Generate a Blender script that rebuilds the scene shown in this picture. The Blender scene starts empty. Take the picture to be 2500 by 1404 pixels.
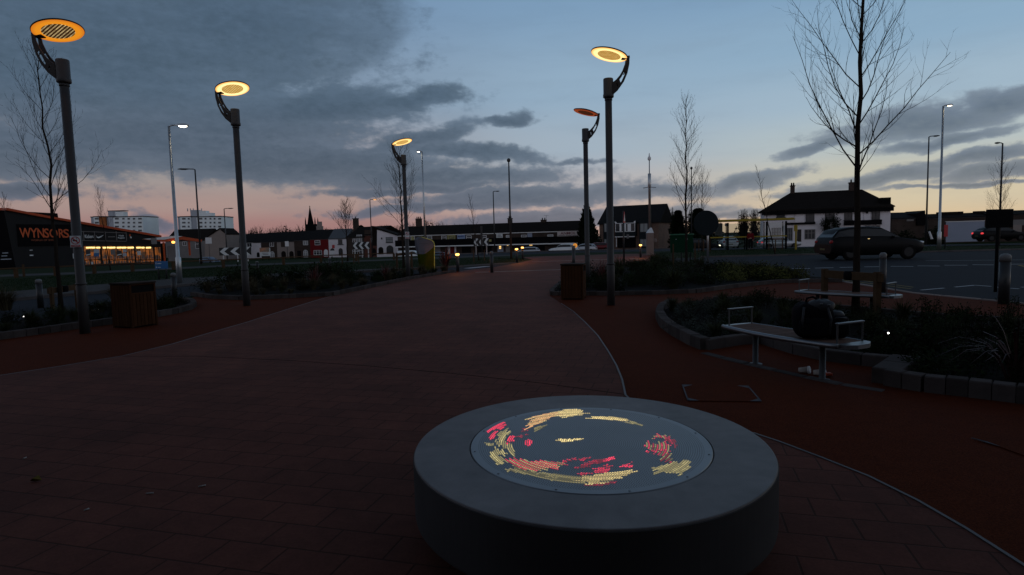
import bpy, math, random
from mathutils import Vector, Matrix
from mathutils.geometry import tessellate_polygon
R = math.radians
sin, cos, pi = math.sin, math.cos, math.pi
scene = bpy.context.scene
COL = scene.collection
# ------------------------------------------------------------------ camera
FL, PITCH, ROLL, EYE = 1490.0, 0.0818, -0.0262, 1.6
CAM = Vector((0, 0, EYE))
_f = Vector((0, cos(PITCH), -sin(PITCH)))
_u0 = Vector((0, sin(PITCH), cos(PITCH)))
_r0 = Vector((1, 0, 0))
_r = _r0 * cos(ROLL) + _u0 * sin(ROLL)
_u = -_r0 * sin(ROLL) + _u0 * cos(ROLL)
cd = bpy.data.cameras.new('camera')
cam = bpy.data.objects.new('camera', cd)
COL.objects.link(cam)
m = Matrix((_r, _u, -_f)).transposed().to_4x4()
m.translation = CAM
cam.matrix_world = m
cd.sensor_width = 36
cd.lens = 36 * FL / 2500
cd.clip_end = 5000
cd.clip_start = 0.05
scene.camera = cam

def ray(px, py):
    return _f + _r * ((px - 1250) / FL) + _u * ((702 - py) / FL)
def G(px, py, z=0.0):                       # the place on the level z seen there
    d = ray(px, py)
    return CAM + d * ((z - EYE) / d.z)
def P(px, py, Y):                           # a place Y metres ahead
    d = ray(px, py)
    return CAM + d * (Y / d.y)
def G2(px, py, z=0.0):
    p = G(px, py, z)
    return (p.x, p.y)

AMP = [(-1.2, 1.2), (-.58, 1.6), (-.48, 2.5), (-.2, 2.7), (-.1, 3.3), (.2, 3.0), (.4, 2.0), (1.2, 1.6)]
def terrain(x, y):
    if y < 5: return 0.0
    u = x / y
    a = AMP[0][1] if u <= AMP[0][0] else AMP[-1][1]
    for (u0, a0), (u1, a1) in zip(AMP, AMP[1:]):
        if u0 <= u <= u1:
            a = a0 + (a1 - a0) * (u - u0) / (u1 - u0)
    t = min(1, max(0, (math.hypot(x, y) - 58) / 75))
    return -a * t * t * (3 - 2 * t)

# ------------------------------------------------------------------ objects
def wloc(o):
    v = Vector((0, 0, 0))
    while o is not None:
        v = v + o.location; o = o.parent
    return v
def tag(o, label=None, cat=None, group=None, kind=None):
    if label: o['label'] = label
    if cat: o['category'] = cat
    if group: o['group'] = group
    if kind: o['kind'] = kind
    return o
def thing(name, label, cat, loc=(0, 0, 0), rz=0, group=None):
    o = bpy.data.objects.new(name, None)
    o.empty_display_size = .2
    COL.objects.link(o)
    o.location = loc; o.rotation_euler = (0, 0, rz)
    return tag(o, label, cat, group)
def copy_tree(o, parent=None):
    c = o.copy(); COL.objects.link(c); c.parent = parent
    for ch in list(o.children): copy_tree(ch, c)
    return c

class MB:
    def __init__(s): s.v = []; s.f = []; s.sm = []
    def add(s, vs, fs, smooth=False):
        b = len(s.v); s.v += [tuple(v) for v in vs]
        for f in fs:
            s.f.append(tuple(b + i for i in f)); s.sm.append(smooth)
        return s
    def hexa(s, c):                          # 4 bottom ccw, 4 top
        return s.add(c, [(3, 2, 1, 0), (4, 5, 6, 7), (0, 1, 5, 4), (1, 2, 6, 5), (2, 3, 7, 6), (3, 0, 4, 7)])
    def box(s, x0, x1, y0, y1, z0, z1):
        return s.hexa([(x0, y0, z0), (x1, y0, z0), (x1, y1, z0), (x0, y1, z0), (x0, y0, z1), (x1, y0, z1), (x1, y1, z1), (x0, y1, z1)])
    def rbox(s, x0, x1, y0, y1, z0, z1, b=.01):   # box with chamfered edges
        o = []
        for (z, i) in ((z0, b), (z0 + b, 0), (z1 - b, 0), (z1, b)):
            o.append([(x0 + b, y0 + i, z), (x1 - b, y0 + i, z), (x1 - i, y0 + b, z), (x1 - i, y1 - b, z), (x1 - b, y1 - i, z), (x0 + b, y1 - i, z), (x0 + i, y1 - b, z), (x0 + i, y0 + b, z)])
        return s.loft(o, True)
    def loft(s, rings, caps=True, smooth=False, closed=False):
        n = len(rings[0]); vs = [p for r in rings for p in r]; fs = []
        m = len(rings)
        for i in range(m if closed else m - 1):
            j = (i + 1) % m
            for k in range(n):
                l = (k + 1) % n
                fs.append((i * n + k, i * n + l, j * n + l, j * n + k))
        b = len(s.v); s.add(vs, fs, smooth)
        if caps and not closed:
            s.f.append(tuple(b + i for i in reversed(range(n)))); s.sm.append(False)
            s.f.append(tuple(b + (m - 1) * n + i for i in range(n))); s.sm.append(False)
        return s
    def tube(s, pts, rad, n=8, caps=True, smooth=True):
        pts = [Vector(p) for p in pts]
        if not hasattr(rad, '__len__'): rad = [rad] * len(pts)
        rings = []; side = None
        for i, p in enumerate(pts):
            t = (pts[min(i + 1, len(pts) - 1)] - pts[max(i - 1, 0)])
            if t.length < 1e-9: t = Vector((0, 0, 1))
            t.normalize()
            if side is None:
                side = t.orthogonal().normalized()
            else:
                side = (side - t * side.dot(t))
                side = side.normalized() if side.length > 1e-6 else t.orthogonal().normalized()
            b = t.cross(side)
            rings.append([p + (side * cos(2 * pi * k / n) + b * sin(2 * pi * k / n)) * rad[i] for k in range(n)])
        return s.loft(rings, caps, smooth)
    def lathe(s, prof, n=32, c=(0, 0), smooth=True, sx=1.0):   # prof (r,z) bottom to top
        rings = [[(c[0] + sx * r * cos(2 * pi * k / n), c[1] + r * sin(2 * pi * k / n), z) for k in range(n)] for r, z in prof]
        return s.loft(rings, True, smooth)
    def poly(s, pts, z0, z1=None):           # flat polygon, or a slab z0..z1
        tri = tessellate_polygon([[Vector((p[0], p[1], 0)) for p in pts]])
        n = len(pts)
        zt = z0 if z1 is None else z1
        fs = []
        for t in tri:
            a, b, c = (pts[i] for i in t)
            cr = (b[0] - a[0]) * (c[1] - a[1]) - (b[1] - a[1]) * (c[0] - a[0])
            fs.append(t if cr > 0 else t[::-1])
        s.add([(p[0], p[1], zt) for p in pts], fs)
        if z1 is not None:
            s.add([(p[0], p[1], z0) for p in pts], [f[::-1] for f in fs])
            area = sum(pts[i][0] * pts[(i + 1) % n][1] - pts[(i + 1) % n][0] * pts[i][1] for i in range(n))
            q = pts if area > 0 else pts[::-1]
            s.add([(p[0], p[1], z0) for p in q] + [(p[0], p[1], z1) for p in q], [(i, (i + 1) % n, n + (i + 1) % n, n + i) for i in range(n)])
        return s
    def xform(s, M, start=0):
        s.v[start:] = [tuple(M @ Vector(v)) for v in s.v[start:]]
        return s
    def build(s, name, mat, parent=None, world=False):
        me = bpy.data.meshes.new(name)
        v = s.v
        if world and parent is not None:
            o = wloc(parent); v = [(a - o.x, b - o.y, c - o.z) for a, b, c in v]
        me.from_pydata(v, [], s.f)
        if any(s.sm): me.polygons.foreach_set('use_smooth', s.sm)
        me.update()
        if mat: me.materials.append(mat)
        ob = bpy.data.objects.new(name, me); COL.objects.link(ob)
        if parent is not None: ob.parent = parent
        return ob
    def alone(s, name, mat, label, cat, group=None):   # a thing that is one mesh given in world coordinates
        n = len(s.v)
        c = (sum(p[0] for p in s.v) / n, sum(p[1] for p in s.v) / n, min(p[2] for p in s.v))
        s.v = [(a - c[0], b - c[1], d - c[2]) for a, b, d in s.v]
        o = s.build(name, mat); o.location = c
        return tag(o, label, cat, group)
    def struct(s, name, mat, kind='structure'):
        o = s.build(name, mat); o['kind'] = kind
        return o

# ------------------------------------------------------------------ materials
def lin(c):
    return tuple(((x / 255) / 12.92 if x / 255 <= .04045 else ((x / 255 + .055) / 1.055) ** 2.4) for x in c)
def nd(nt, t, **k):
    n = nt.nodes.new(t)
    for a, b in k.items():
        if a == 'op': n.operation = b
        else: setattr(n, a, b)
    return n
def inp(nt, n, i, v):
    if isinstance(v, bpy.types.NodeSocket): nt.links.new(v, n.inputs[i])
    elif v is not None: n.inputs[i].default_value = v
def mth(nt, op, a, b=None, c=None, clamp=False):
    n = nd(nt, 'ShaderNodeMath', op=op); n.use_clamp = clamp
    inp(nt, n, 0, a); inp(nt, n, 1, b); inp(nt, n, 2, c)
    return n.outputs[0]
def mixc(nt, f, a, b, mode='MIX'):
    n = nt.nodes.new('ShaderNodeMix'); n.data_type = 'RGBA'; n.blend_type = mode
    inp(nt, n, 0, f)
    for i, v in ((6, a), (7, b)):
        if isinstance(v, (tuple, list)): v = tuple(v) + (1,) if len(v) == 3 else v
        inp(nt, n, i, v)
    return n.outputs[2]
def noise(nt, vec, scale, detail=4, rough=.55, dist=0.0):
    n = nt.nodes.new('ShaderNodeTexNoise')
    inp(nt, n, 'Vector', vec); n.inputs['Scale'].default_value = scale
    n.inputs['Detail'].default_value = detail; n.inputs['Roughness'].default_value = rough
    n.inputs['Distortion'].default_value = dist
    return n.outputs[0]
def newmat(name):
    mt = bpy.data.materials.new(name); mt.use_nodes = True
    nt = mt.node_tree; bs = nt.nodes['Principled BSDF']
    return mt, nt, bs
def bump(nt, bs, h, strength=.3, dist=.02):
    b = nt.nodes.new('ShaderNodeBump'); b.inputs['Strength'].default_value = strength
    b.inputs['Distance'].default_value = dist
    nt.links.new(h, b.inputs['Height']); nt.links.new(b.outputs[0], bs.inputs['Normal'])
def M(name, c, rough=.6, metal=0., var=.25, vs=3., emit=None, es=0., island=0., bmp=0., bs_=40., spec=.3, world=False):
    mt, nt, bs = newmat(name)
    bs.inputs['Roughness'].default_value = rough; bs.inputs['Metallic'].default_value = metal
    bs.inputs['Specular IOR Level'].default_value = (spec if rough < .65 else .02)
    tc = nt.nodes.new('ShaderNodeTexCoord')
    if world:
        g = nt.nodes.new('ShaderNodeNewGeometry'); vec = g.outputs['Position']
    else: vec = tc.outputs['Object']
    n = noise(nt, vec, vs, 5)
    f = mth(nt, 'MULTIPLY_ADD', n, 2 * var, 1 - var)
    if island:
        g = nt.nodes.new('ShaderNodeNewGeometry')
        f = mth(nt, 'MULTIPLY', f, mth(nt, 'MULTIPLY_ADD', g.outputs['Random Per Island'], 2 * island, 1 - island))
    col = nt.nodes.new('ShaderNodeVectorMath'); col.operation = 'SCALE'
    col.inputs[0].default_value = c; nt.links.new(f, col.inputs['Scale'])
    nt.links.new(col.outputs[0], bs.inputs['Base Color'])
    if bmp: bump(nt, bs, noise(nt, vec, bs_, 5), bmp, .01)
    if emit:
        bs.inputs['Emission Color'].default_value = tuple(emit) + (1,)
        bs.inputs['Emission Strength'].default_value = es
    return mt

def brick_mat(name, c1, c2, mortar, bw, bh, ang=0., ms=.012, rough=.8, axis='XY', var=.3, big=.25):
    mt, nt, bs = newmat(name)
    g = nt.nodes.new('ShaderNodeNewGeometry'); pos = g.outputs['Position']
    mp = nt.nodes.new('ShaderNodeMapping'); nt.links.new(pos, mp.inputs[0])
    if axis == 'XY': mp.inputs['Rotation'].default_value = (0, 0, -ang)
    else: mp.inputs['Rotation'].default_value = (R(90), 0, 0)
    vec = mp.outputs[0]
    b = nt.nodes.new('ShaderNodeTexBrick'); nt.links.new(vec, b.inputs['Vector'])
    b.offset = .5; b.inputs['Scale'].default_value = 1
    b.inputs['Color1'].default_value = c1 + (1,); b.inputs['Color2'].default_value = c2 + (1,)
    b.inputs['Mortar'].default_value = mortar + (1,)
    b.inputs['Mortar Size'].default_value = ms; b.inputs['Mortar Smooth'].default_value = .4
    b.inputs['Brick Width'].default_value = bw; b.inputs['Row Height'].default_value = bh
    n1 = noise(nt, pos, 1.1, 5, .6); n2 = noise(nt, pos, 60, 4)
    n0 = noise(nt, pos, .28, 3, .6); n4 = noise(nt, pos, 7, 5, .7)
    f = mth(nt, 'MULTIPLY_ADD', n1, 2 * big, 1 - big)
    f = mth(nt, 'MULTIPLY', f, mth(nt, 'MULTIPLY_ADD', n0, .9, .55))
    f = mth(nt, 'MULTIPLY', f, mth(nt, 'MULTIPLY_ADD', n4, .7, .65))
    f = mth(nt, 'MULTIPLY', f, mth(nt, 'MULTIPLY_ADD', n2, 2 * var, 1 - var))
    sc = nt.nodes.new('ShaderNodeVectorMath'); sc.operation = 'SCALE'
    nt.links.new(b.outputs['Color'], sc.inputs[0]); nt.links.new(f, sc.inputs['Scale'])
    nt.links.new(sc.outputs[0], bs.inputs['Base Color'])
    bs.inputs['Roughness'].default_value = rough; bs.inputs['Specular IOR Level'].default_value = .08
    h = mth(nt, 'ADD', mth(nt, 'MULTIPLY', b.outputs['Fac'], -1.), mth(nt, 'MULTIPLY', n2, .35))
    bump(nt, bs, h, .5, .006)
    return mt

def speckle_mat(name, c, c2, scale=120, rough=.9, big=.2, grad=1.0):
    mt, nt, bs = newmat(name)
    g = nt.nodes.new('ShaderNodeNewGeometry'); pos = g.outputs['Position']
    n1 = noise(nt, pos, scale, 3, .7); n2 = noise(nt, pos, .6, 5, .6); n3 = noise(nt, pos, 6, 4, .6)
    r = mth(nt, 'MULTIPLY_ADD', n1, 4., -1.5, clamp=True)
    col = mixc(nt, r, c, c2)
    f = mth(nt, 'MULTIPLY_ADD', n2, 2 * big, 1 - big)
    f = mth(nt, 'MULTIPLY', f, mth(nt, 'MULTIPLY_ADD', n3, .4, .8))
    sc = nt.nodes.new('ShaderNodeVectorMath'); sc.operation = 'SCALE'
    nt.links.new(col, sc.inputs[0]); nt.links.new(f, sc.inputs['Scale'])
    nt.links.new(sc.outputs[0], bs.inputs['Base Color'])
    bs.inputs['Roughness'].default_value = rough; bs.inputs['Specular IOR Level'].default_value = .03
    bump(nt, bs, n1, .4, .006)
    return mt

def glass_mat(name, tint=(.8, .85, .85), f=.12):
    mt = bpy.data.materials.new(name); mt.use_nodes = True; nt = mt.node_tree
    nt.nodes.clear()
    o = nt.nodes.new('ShaderNodeOutputMaterial'); t = nt.nodes.new('ShaderNodeBsdfTransparent')
    t.inputs[0].default_value = tint + (1,)
    gl = nt.nodes.new('ShaderNodeBsdfGlossy'); gl.inputs['Roughness'].default_value = .05
    mx = nt.nodes.new('ShaderNodeMixShader')
    fr = nt.nodes.new('ShaderNodeFresnel'); fr.inputs[0].default_value = 1.5
    k = mth(nt, 'MULTIPLY_ADD', fr.outputs[0], .8, f * .2, clamp=True)
    nt.links.new(k, mx.inputs[0]); nt.links.new(t.outputs[0], mx.inputs[1]); nt.links.new(gl.outputs[0], mx.inputs[2])
    nt.links.new(mx.outputs[0], o.inputs[0])
    return mt
def emis(name, c, s, c2=None, scale=8.):
    mt, nt, bs = newmat(name)
    bs.inputs['Base Color'].default_value = (.1, .08, .05, 1)
    if c2:
        tc = nt.nodes.new('ShaderNodeTexCoord')
        n = noise(nt, tc.outputs['Object'], scale, 3)
        col = mixc(nt, mth(nt, 'MULTIPLY_ADD', n, 5., -2., clamp=True), c, c2)
        nt.links.new(col, bs.inputs['Emission Color'])
    else: bs.inputs['Emission Color'].default_value = tuple(c) + (1,)
    bs.inputs['Emission Strength'].default_value = s
    return mt

m_pave = brick_mat('paving_blocks', (.112, .037, .025), (.092, .032, .022), (.048, .019, .013), .36, .24, R(-15.5), .007, big=.42)
m_resin = speckle_mat('red_tarmac', (.098, .022, .008), (.05, .011, .005), 90)
m_asph = speckle_mat('asphalt', (.033, .038, .046), (.018, .022, .028), 110)
m_grass = speckle_mat('lawn', (.014, .026, .006), (.006, .013, .003), 30, big=.3)
m_soil = speckle_mat('soil', (.008, .007, .005), (.004, .003, .003), 40)
m_pavement = speckle_mat('pavement', (.075, .075, .075), (.05, .05, .05), 60)
m_kerb = M('kerb_stone', (.085, .078, .078), .85, var=.3, vs=6, island=.22, bmp=.4, bs_=60)
m_setts = M('granite_setts', (.058, .050, .048), .85, var=.3, vs=8, island=.3, bmp=.5, bs_=50)
m_line = M('road_paint', (.42, .44, .47), .7, var=.35, vs=4, world=True)
m_yline = M('yellow_road_paint', (.22, .17, .06), .7, var=.35, vs=4, world=True)
m_strip = M('metal_edging', (.058, .044, .042), .5, var=.5, vs=2, world=True)
m_flush = M('flush_kerb', (.20, .165, .15), .8, var=.3, vs=4, island=.2)
m_post = M('painted_post', (.036, .036, .038), .55, .0, var=.15, vs=4)
m_arm = M('cast_arm', (.02, .017, .017), .45, .3, var=.15)
m_shade = M('shade_metal', (.03, .02, .018), .4, .3)
m_galv = M('galvanised', (.42, .45, .47), .38, .85, var=.2, vs=6)
m_dkpole = M('dark_pole', (.035, .037, .04), .45, .3)
m_black = M('black_plastic', (.008, .008, .009), .7)
m_steel = M('stainless', (.18, .195, .21), .4, .8, var=.12, vs=10)
m_bark = M('bark', (.022, .018, .015), .9, var=.4, vs=12, bmp=.5, bs_=30)
m_twig = M('twig', (.02, .015, .013), .9, var=.3, vs=5)
m_stake = M('treated_stake', (.065, .042, .025), .85, var=.35, vs=8)
m_oak = M('timber_slat', (.050, .022, .011), .7, var=.35, vs=9, island=.2, bmp=.3)
m_oak2 = M('bench_slat', (.115, .075, .062), .7, var=.25, vs=9, island=.15)
m_leafd = M('dark_leaf', (.012, .02, .008), .7, var=.5, vs=2.5, island=.45)
m_leafg = M('grass_blade', (.032, .038, .018), .75, var=.4, vs=2.5, island=.4)
m_leafy = M('golden_leaf', (.07, .075, .022), .75, var=.4, vs=2.5, island=.45)
m_leafs = M('straw_blade', (.06, .052, .032), .8, var=.4, vs=2.5, island=.4)
m_leafr = M('red_leaf', (.065, .014, .012), .6, var=.4, vs=2.5, island=.4)
m_leafp = M('pink_leaf', (.04, .013, .012), .6, var=.4, vs=2.5, island=.4)
m_leafb = M('silver_leaf', (.042, .052, .046), .8, var=.4, vs=2.5, island=.4)
m_conif = M('conifer_leaf', (.008, .012, .006), .9, var=.4, vs=.8, island=.4)
m_white = M('white_render', (.62, .60, .63), .85, var=.14, vs=.8)
m_whitep = M('white_paint', (.62, .64, .66), .5, var=.08)
m_grend = M('grey_render', (.17, .165, .165), .9, var=.2, vs=.7)
m_beige = M('beige_render', (.23, .20, .185), .9, var=.16, vs=.7)
m_dbrick = brick_mat('dark_brick', (.05, .034, .028), (.035, .024, .02), (.05, .045, .04), .22, .075, axis='XZ', var=.2, ms=.01)
m_rbrick = brick_mat('red_brick', (.12, .04, .03), (.09, .03, .022), (.07, .05, .04), .22, .075, axis='XZ', var=.2, ms=.01)
m_pbrick = brick_mat('pale_brick', (.16, .10, .075), (.12, .075, .06), (.12, .10, .09), .22, .075, axis='XZ', var=.2, ms=.01)
m_redp = M('red_paint', (.13, .014, .016), .7, var=.2)
m_slate = M('slate_roof', (.014, .015, .016), .75, var=.35, vs=1.5)
m_slate2 = M('blue_slate_roof', (.065, .075, .085), .6, var=.25, vs=1.5)
m_tile = M('tile_roof', (.014, .012, .011), .85, var=.35, vs=1.5)
m_glass = M('window_glass', (.03, .035, .04), .12, var=.3, vs=1)
m_glassl = M('curtained_glass', (.2, .22, .23), .35, var=.3, vs=1)
m_clear = glass_mat('clear_glass')
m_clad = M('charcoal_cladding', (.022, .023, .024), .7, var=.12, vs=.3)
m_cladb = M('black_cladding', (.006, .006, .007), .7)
m_orange = M('orange_trim', (.40, .055, .010), .5, var=.2, vs=.5)
m_oletter = M('orange_letter', (.50, .085, .018), .45, var=.3, vs=.6)
m_bluegrey = M('blue_grey_cladding', (.015, .020, .023), .7, var=.15)
m_tower = M('tower_render', (.72, .80, .82), .85, var=.1, vs=.1)
m_towerg = M('tower_grey', (.36, .40, .45), .85, var=.1, vs=.1)
m_towero = M('tower_orange', (.42, .15, .055), .85, var=.1, vs=.1)
m_sblack = M('sign_black', (.012, .014, .016), .5)
m_swhite = M('sign_white', (.55, .60, .62), .45, var=.1)
m_sred = M('sign_red', (.38, .03, .035), .45, var=.1)
m_sblue = M('sign_blue', (.02, .11, .28), .45, var=.1)
m_syel = M('sign_yellow', (.26, .25, .10), .5, var=.2)
m_shyel = M('shelter_yellow', (.24, .18, .008), .4, var=.15)
m_lime = M('lime_panel', (.032, .040, .002), .65, var=.12)
m_limeedge = M('lime_edge', (.55, .6, .12), .3, var=.3, vs=4)
m_totgrey = M('totem_grey', (.095, .10, .125), .65, var=.1)
m_sgreen = M('green_panel', (.005, .028, .015), .7, var=.15)
m_signtxt = M('sign_text', (.16, .17, .2), .5)
m_panel = M('pale_hoarding', (.22, .26, .34), .6, var=.1, vs=.5)
m_tyre = M('tyre', (.01, .01, .01), .85)
m_rim = M('alloy_rim', (.014, .015, .016), .6, .0)
m_carg = M('car_glass', (.012, .015, .018), .15, var=.1)
m_ctail = emis('tail_lamp', (1, .05, .06), .8)
m_ctaild = M('tail_lamp_unlit', (.25, .01, .012), .3)
m_chead = M('headlamp', (.55, .58, .6), .15, .2)
m_cheadon = emis('headlamp_lit', (1, .85, .6), 3.)
m_cloth = M('black_nylon', (.008, .008, .010), .75, var=.4, vs=14, bmp=.5, bs_=25)
m_clothg = M('grey_nylon', (.022, .025, .03), .6, var=.4, vs=14)
m_skin = M('skin', (.3, .17, .12), .6)
m_paperw = M('paper_cup', (.35, .33, .31), .7)
def carpaint(name, c, metal=.4): return M(name, c, .28, metal, var=.05)
# ------------------------------------------------------------------ sky
def azel(px, py):
    d = ray(px, py).normalized()
    return math.atan2(d.x, d.y), math.asin(d.z)
w = bpy.data.worlds.new('World'); scene.world = w; w.use_nodes = True
nt = w.node_tree; nt.nodes.clear()
out = nt.nodes.new('ShaderNodeOutputWorld'); bg = nt.nodes.new('ShaderNodeBackground')
nt.links.new(bg.outputs[0], out.inputs[0])
tc = nt.nodes.new('ShaderNodeTexCoord'); D = tc.outputs['Generated']
sp = nt.nodes.new('ShaderNodeSeparateXYZ'); nt.links.new(D, sp.inputs[0])
dx, dy, dz = sp.outputs
AZ = mth(nt, 'ARCTAN2', dx, dy); EL = mth(nt, 'ARCSINE', dz)
ELD = mth(nt, 'MULTIPLY', EL, 180 / pi)
pc = nt.nodes.new('ShaderNodeCombineXYZ'); nt.links.new(AZ, pc.inputs[0]); nt.links.new(EL, pc.inputs[1])
PV = pc.outputs[0]
def ramp(val, stops, lo, hi):
    r = nt.nodes.new('ShaderNodeValToRGB'); r.color_ramp.interpolation = 'EASE'
    mr = nt.nodes.new('ShaderNodeMapRange'); nt.links.new(val, mr.inputs[0])
    mr.inputs[1].default_value = lo; mr.inputs[2].default_value = hi
    nt.links.new(mr.outputs[0], r.inputs[0])
    e = r.color_ramp.elements
    while len(e) < len(stops): e.new(.5)
    for i, (x, c) in enumerate(stops):
        e[i].position = (x - lo) / (hi - lo); e[i].color = lin(c) + (1,)
    return r.outputs[0]
right = ramp(ELD, [(0, (216, 188, 150)), (2.6, (211, 197, 168)), (4.2, (196, 193, 176)), (7, (180, 192, 194)), (10.5, (160, 183, 200)), (15, (140, 171, 196)), (21, (122, 156, 188)), (34, (90, 112, 140)), (60, (70, 82, 98))], 0, 60)
mid = ramp(ELD, [(0, (196, 160, 146)), (2.2, (190, 168, 160)), (4.5, (180, 176, 178)), (8, (160, 176, 190)), (13, (146, 172, 194)), (21, (124, 156, 186)), (34, (90, 112, 140)), (60, (70, 82, 98))], 0, 60)
left = ramp(ELD, [(0, (142, 110, 112)), (1.4, (160, 122, 119)), (3.4, (167, 143, 137)), (5.8, (158, 150, 148)), (8.5, (150, 152, 162)), (13, (130, 150, 172)), (21, (118, 146, 176)), (34, (88, 108, 136)), (60, (70, 82, 98))], 0, 60)
def sstep(v, a, b):
    mr = nt.nodes.new('ShaderNodeMapRange'); mr.interpolation_type = 'SMOOTHSTEP'
    inp(nt, mr, 0, v); mr.inputs[1].default_value = a; mr.inputs[2].default_value = b
    return mr.outputs[0]
clear = mixc(nt, sstep(AZ, -.28, .12), left, mid)
clear = mixc(nt, sstep(AZ, .10, .55), clear, right)
back = ramp(ELD, [(0, (190, 176, 182)), (8, (184, 184, 194)), (25, (150, 156, 170)), (60, (70, 82, 98))], 0, 60)
behind = sstep(mth(nt, 'MULTIPLY', dy, -1), -.35, .3)
clear = mixc(nt, behind, clear, back)
# the physical sky adds a little of the low sun's own colour
sky = nt.nodes.new('ShaderNodeTexSky'); sky.sky_type = 'NISHITA'; sky.sun_disc = False
sky.sun_elevation = R(1.0); sky.sun_rotation = R(58)
# cloud masks: soft ellipses on the sphere of directions
grp = bpy.data.node_groups.new('cloud_patch', 'ShaderNodeTree')
for nme, ty in (('P', 'NodeSocketVector'), ('C', 'NodeSocketVector'), ('U', 'NodeSocketVector'), ('V', 'NodeSocketVector'), ('W', 'NodeSocketFloat')):
    grp.interface.new_socket(nme, in_out='INPUT', socket_type=ty)
grp.interface.new_socket('F', in_out='OUTPUT', socket_type='NodeSocketFloat')
gi = grp.nodes.new('NodeGroupInput'); go = grp.nodes.new('NodeGroupOutput')
def vm(op, a, b):
    n = grp.nodes.new('ShaderNodeVectorMath'); n.operation = op
    grp.links.new(a, n.inputs[0]); grp.links.new(b, n.inputs[1]); return n
dv = vm('SUBTRACT', gi.outputs[0], gi.outputs[1]).outputs[0]
du = vm('DOT_PRODUCT', dv, gi.outputs[2]).outputs['Value']; dw = vm('DOT_PRODUCT', dv, gi.outputs[3]).outputs['Value']
q = mth(grp, 'ADD', mth(grp, 'MULTIPLY', du, du), mth(grp, 'MULTIPLY', dw, dw))
o_ = mth(grp, 'MULTIPLY', mth(grp, 'SUBTRACT', 1., mth(grp, 'SQRT', q)), gi.outputs[4])
grp.links.new(o_, go.inputs[0])
def patch(P_, cx, cy, rx, ry, ang=0., wgt=1.):
    c = azel(cx, cy); t = R(ang)
    a = azel(cx + rx * cos(t), cy - rx * sin(t)); b = azel(cx + ry * sin(t), cy + ry * cos(t))
    a = (a[0] - c[0], a[1] - c[1]); b = (b[0] - c[0], b[1] - c[1])
    det = a[0] * b[1] - a[1] * b[0]
    n = nt.nodes.new('ShaderNodeGroup'); n.node_tree = grp
    nt.links.new(P_, n.inputs[0])
    n.inputs[1].default_value = (c[0], c[1], 0)
    n.inputs[2].default_value = (b[1] / det, -b[0] / det, 0)
    n.inputs[3].default_value = (-a[1] / det, a[0] / det, 0)
    n.inputs[4].default_value = wgt
    return n.outputs[0]
def smax(a, b):
    n = nt.nodes.new('ShaderNodeMath'); n.operation = 'SMOOTH_MAX'
    nt.links.new(a, n.inputs[0]); nt.links.new(b, n.inputs[1]); n.inputs[2].default_value = .12
    return n.outputs[0]
# domain warp + billow noise, stretched along the horizon
mpn = nt.nodes.new('ShaderNodeMapping'); nt.links.new(PV, mpn.inputs[0]); mpn.inputs['Scale'].default_value = (12, 22, 1)
mpn.inputs['Rotation'].default_value = (0, 0, R(-5))
wn = nt.nodes.new('ShaderNodeTexNoise'); nt.links.new(mpn.outputs[0], wn.inputs['Vector']); wn.inputs['Scale'].default_value = 1.2; wn.inputs['Detail'].default_value = 5
ws = nt.nodes.new('ShaderNodeVectorMath'); ws.operation = 'MULTIPLY_ADD'
nt.links.new(wn.outputs['Color'], ws.inputs[0]); ws.inputs[1].default_value = (.09, .035, 0)
sb = nt.nodes.new('ShaderNodeVectorMath'); sb.operation = 'SUBTRACT'; nt.links.new(PV, sb.inputs[0]); sb.inputs[1].default_value = (.045, .0175, 0)
nt.links.new(sb.outputs[0], ws.inputs[2]); PW = ws.outputs[0]
nbig = noise(nt, mpn.outputs[0], 1.6, 8, .58, .15)
nfine = noise(nt, mpn.outputs[0], 5.5, 8, .6, .1)
mp2 = nt.nodes.new('ShaderNodeMapping'); nt.links.new(PV, mp2.inputs[0]); mp2.inputs['Scale'].default_value = (2.6, 13, 1); mp2.inputs['Rotation'].default_value = (0, 0, R(8)); mp2.inputs['Location'].default_value = (3.1, .7, 0)
nstr = noise(nt, mp2.outputs[0], 2.2, 8, .6, .2)
A_ = [  # the dark bank filling the upper left, then its tongues, then the right-hand banks
 (240, 120, 760, 330, 0), (560, 60, 420, 190, 0), (150, 360, 420, 90, 2), (450, 330, 560, 120, 0), (760, 270, 380, 62, 5), (1010, 245, 175, 34, 12),
 (700, 395, 560, 62, 0), (1000, 345, 220, 30, 14), (1120, 365, 290, 24, -6), (1060, 430, 430, 36, 2), (1240, 292, 80, 17, 4), (1000, 462, 300, 14, 3), (1110, 505, 360, 16, 4),
 (1320, 480, 430, 36, 3), (1610, 468, 210, 22, 3), (1480, 525, 420, 20, 2), (1810, 447, 190, 30, 14), (1720, 530, 320, 12, 5), (60, 465, 150, 22, -4), (380, 545, 90, 26, -22, .8),
 (2240, 300, 330, 48, 9), (2440, 255, 230, 42, 7), (2050, 345, 190, 17, 14), (2300, 345, 230, 22, 10), (2420, 380, 260, 20, 8), (2160, 432, 300, 24, 9), (2430, 418, 250, 24, 8), (2020, 455, 200, 16, 9), (2350, 452, 300, 8, 3), (1420, 395, 90, 8, -2, .6), (1330, 540, 330, 26, 2)]
acc = None
for a in A_:
    p_ = patch(PW, *a); acc = p_ if acc is None else smax(acc, p_)
dens = mth(nt, 'ADD', acc, mth(nt, 'MULTIPLY_ADD', nbig, 1.05, -.52))
dens = mth(nt, 'ADD', dens, mth(nt, 'MULTIPLY_ADD', nfine, .62, -.31))
far = mth(nt, 'ADD', mth(nt, 'MULTIPLY', behind, .0), mth(nt, 'MULTIPLY', sstep(ELD, 22., 40.), .7))
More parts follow.
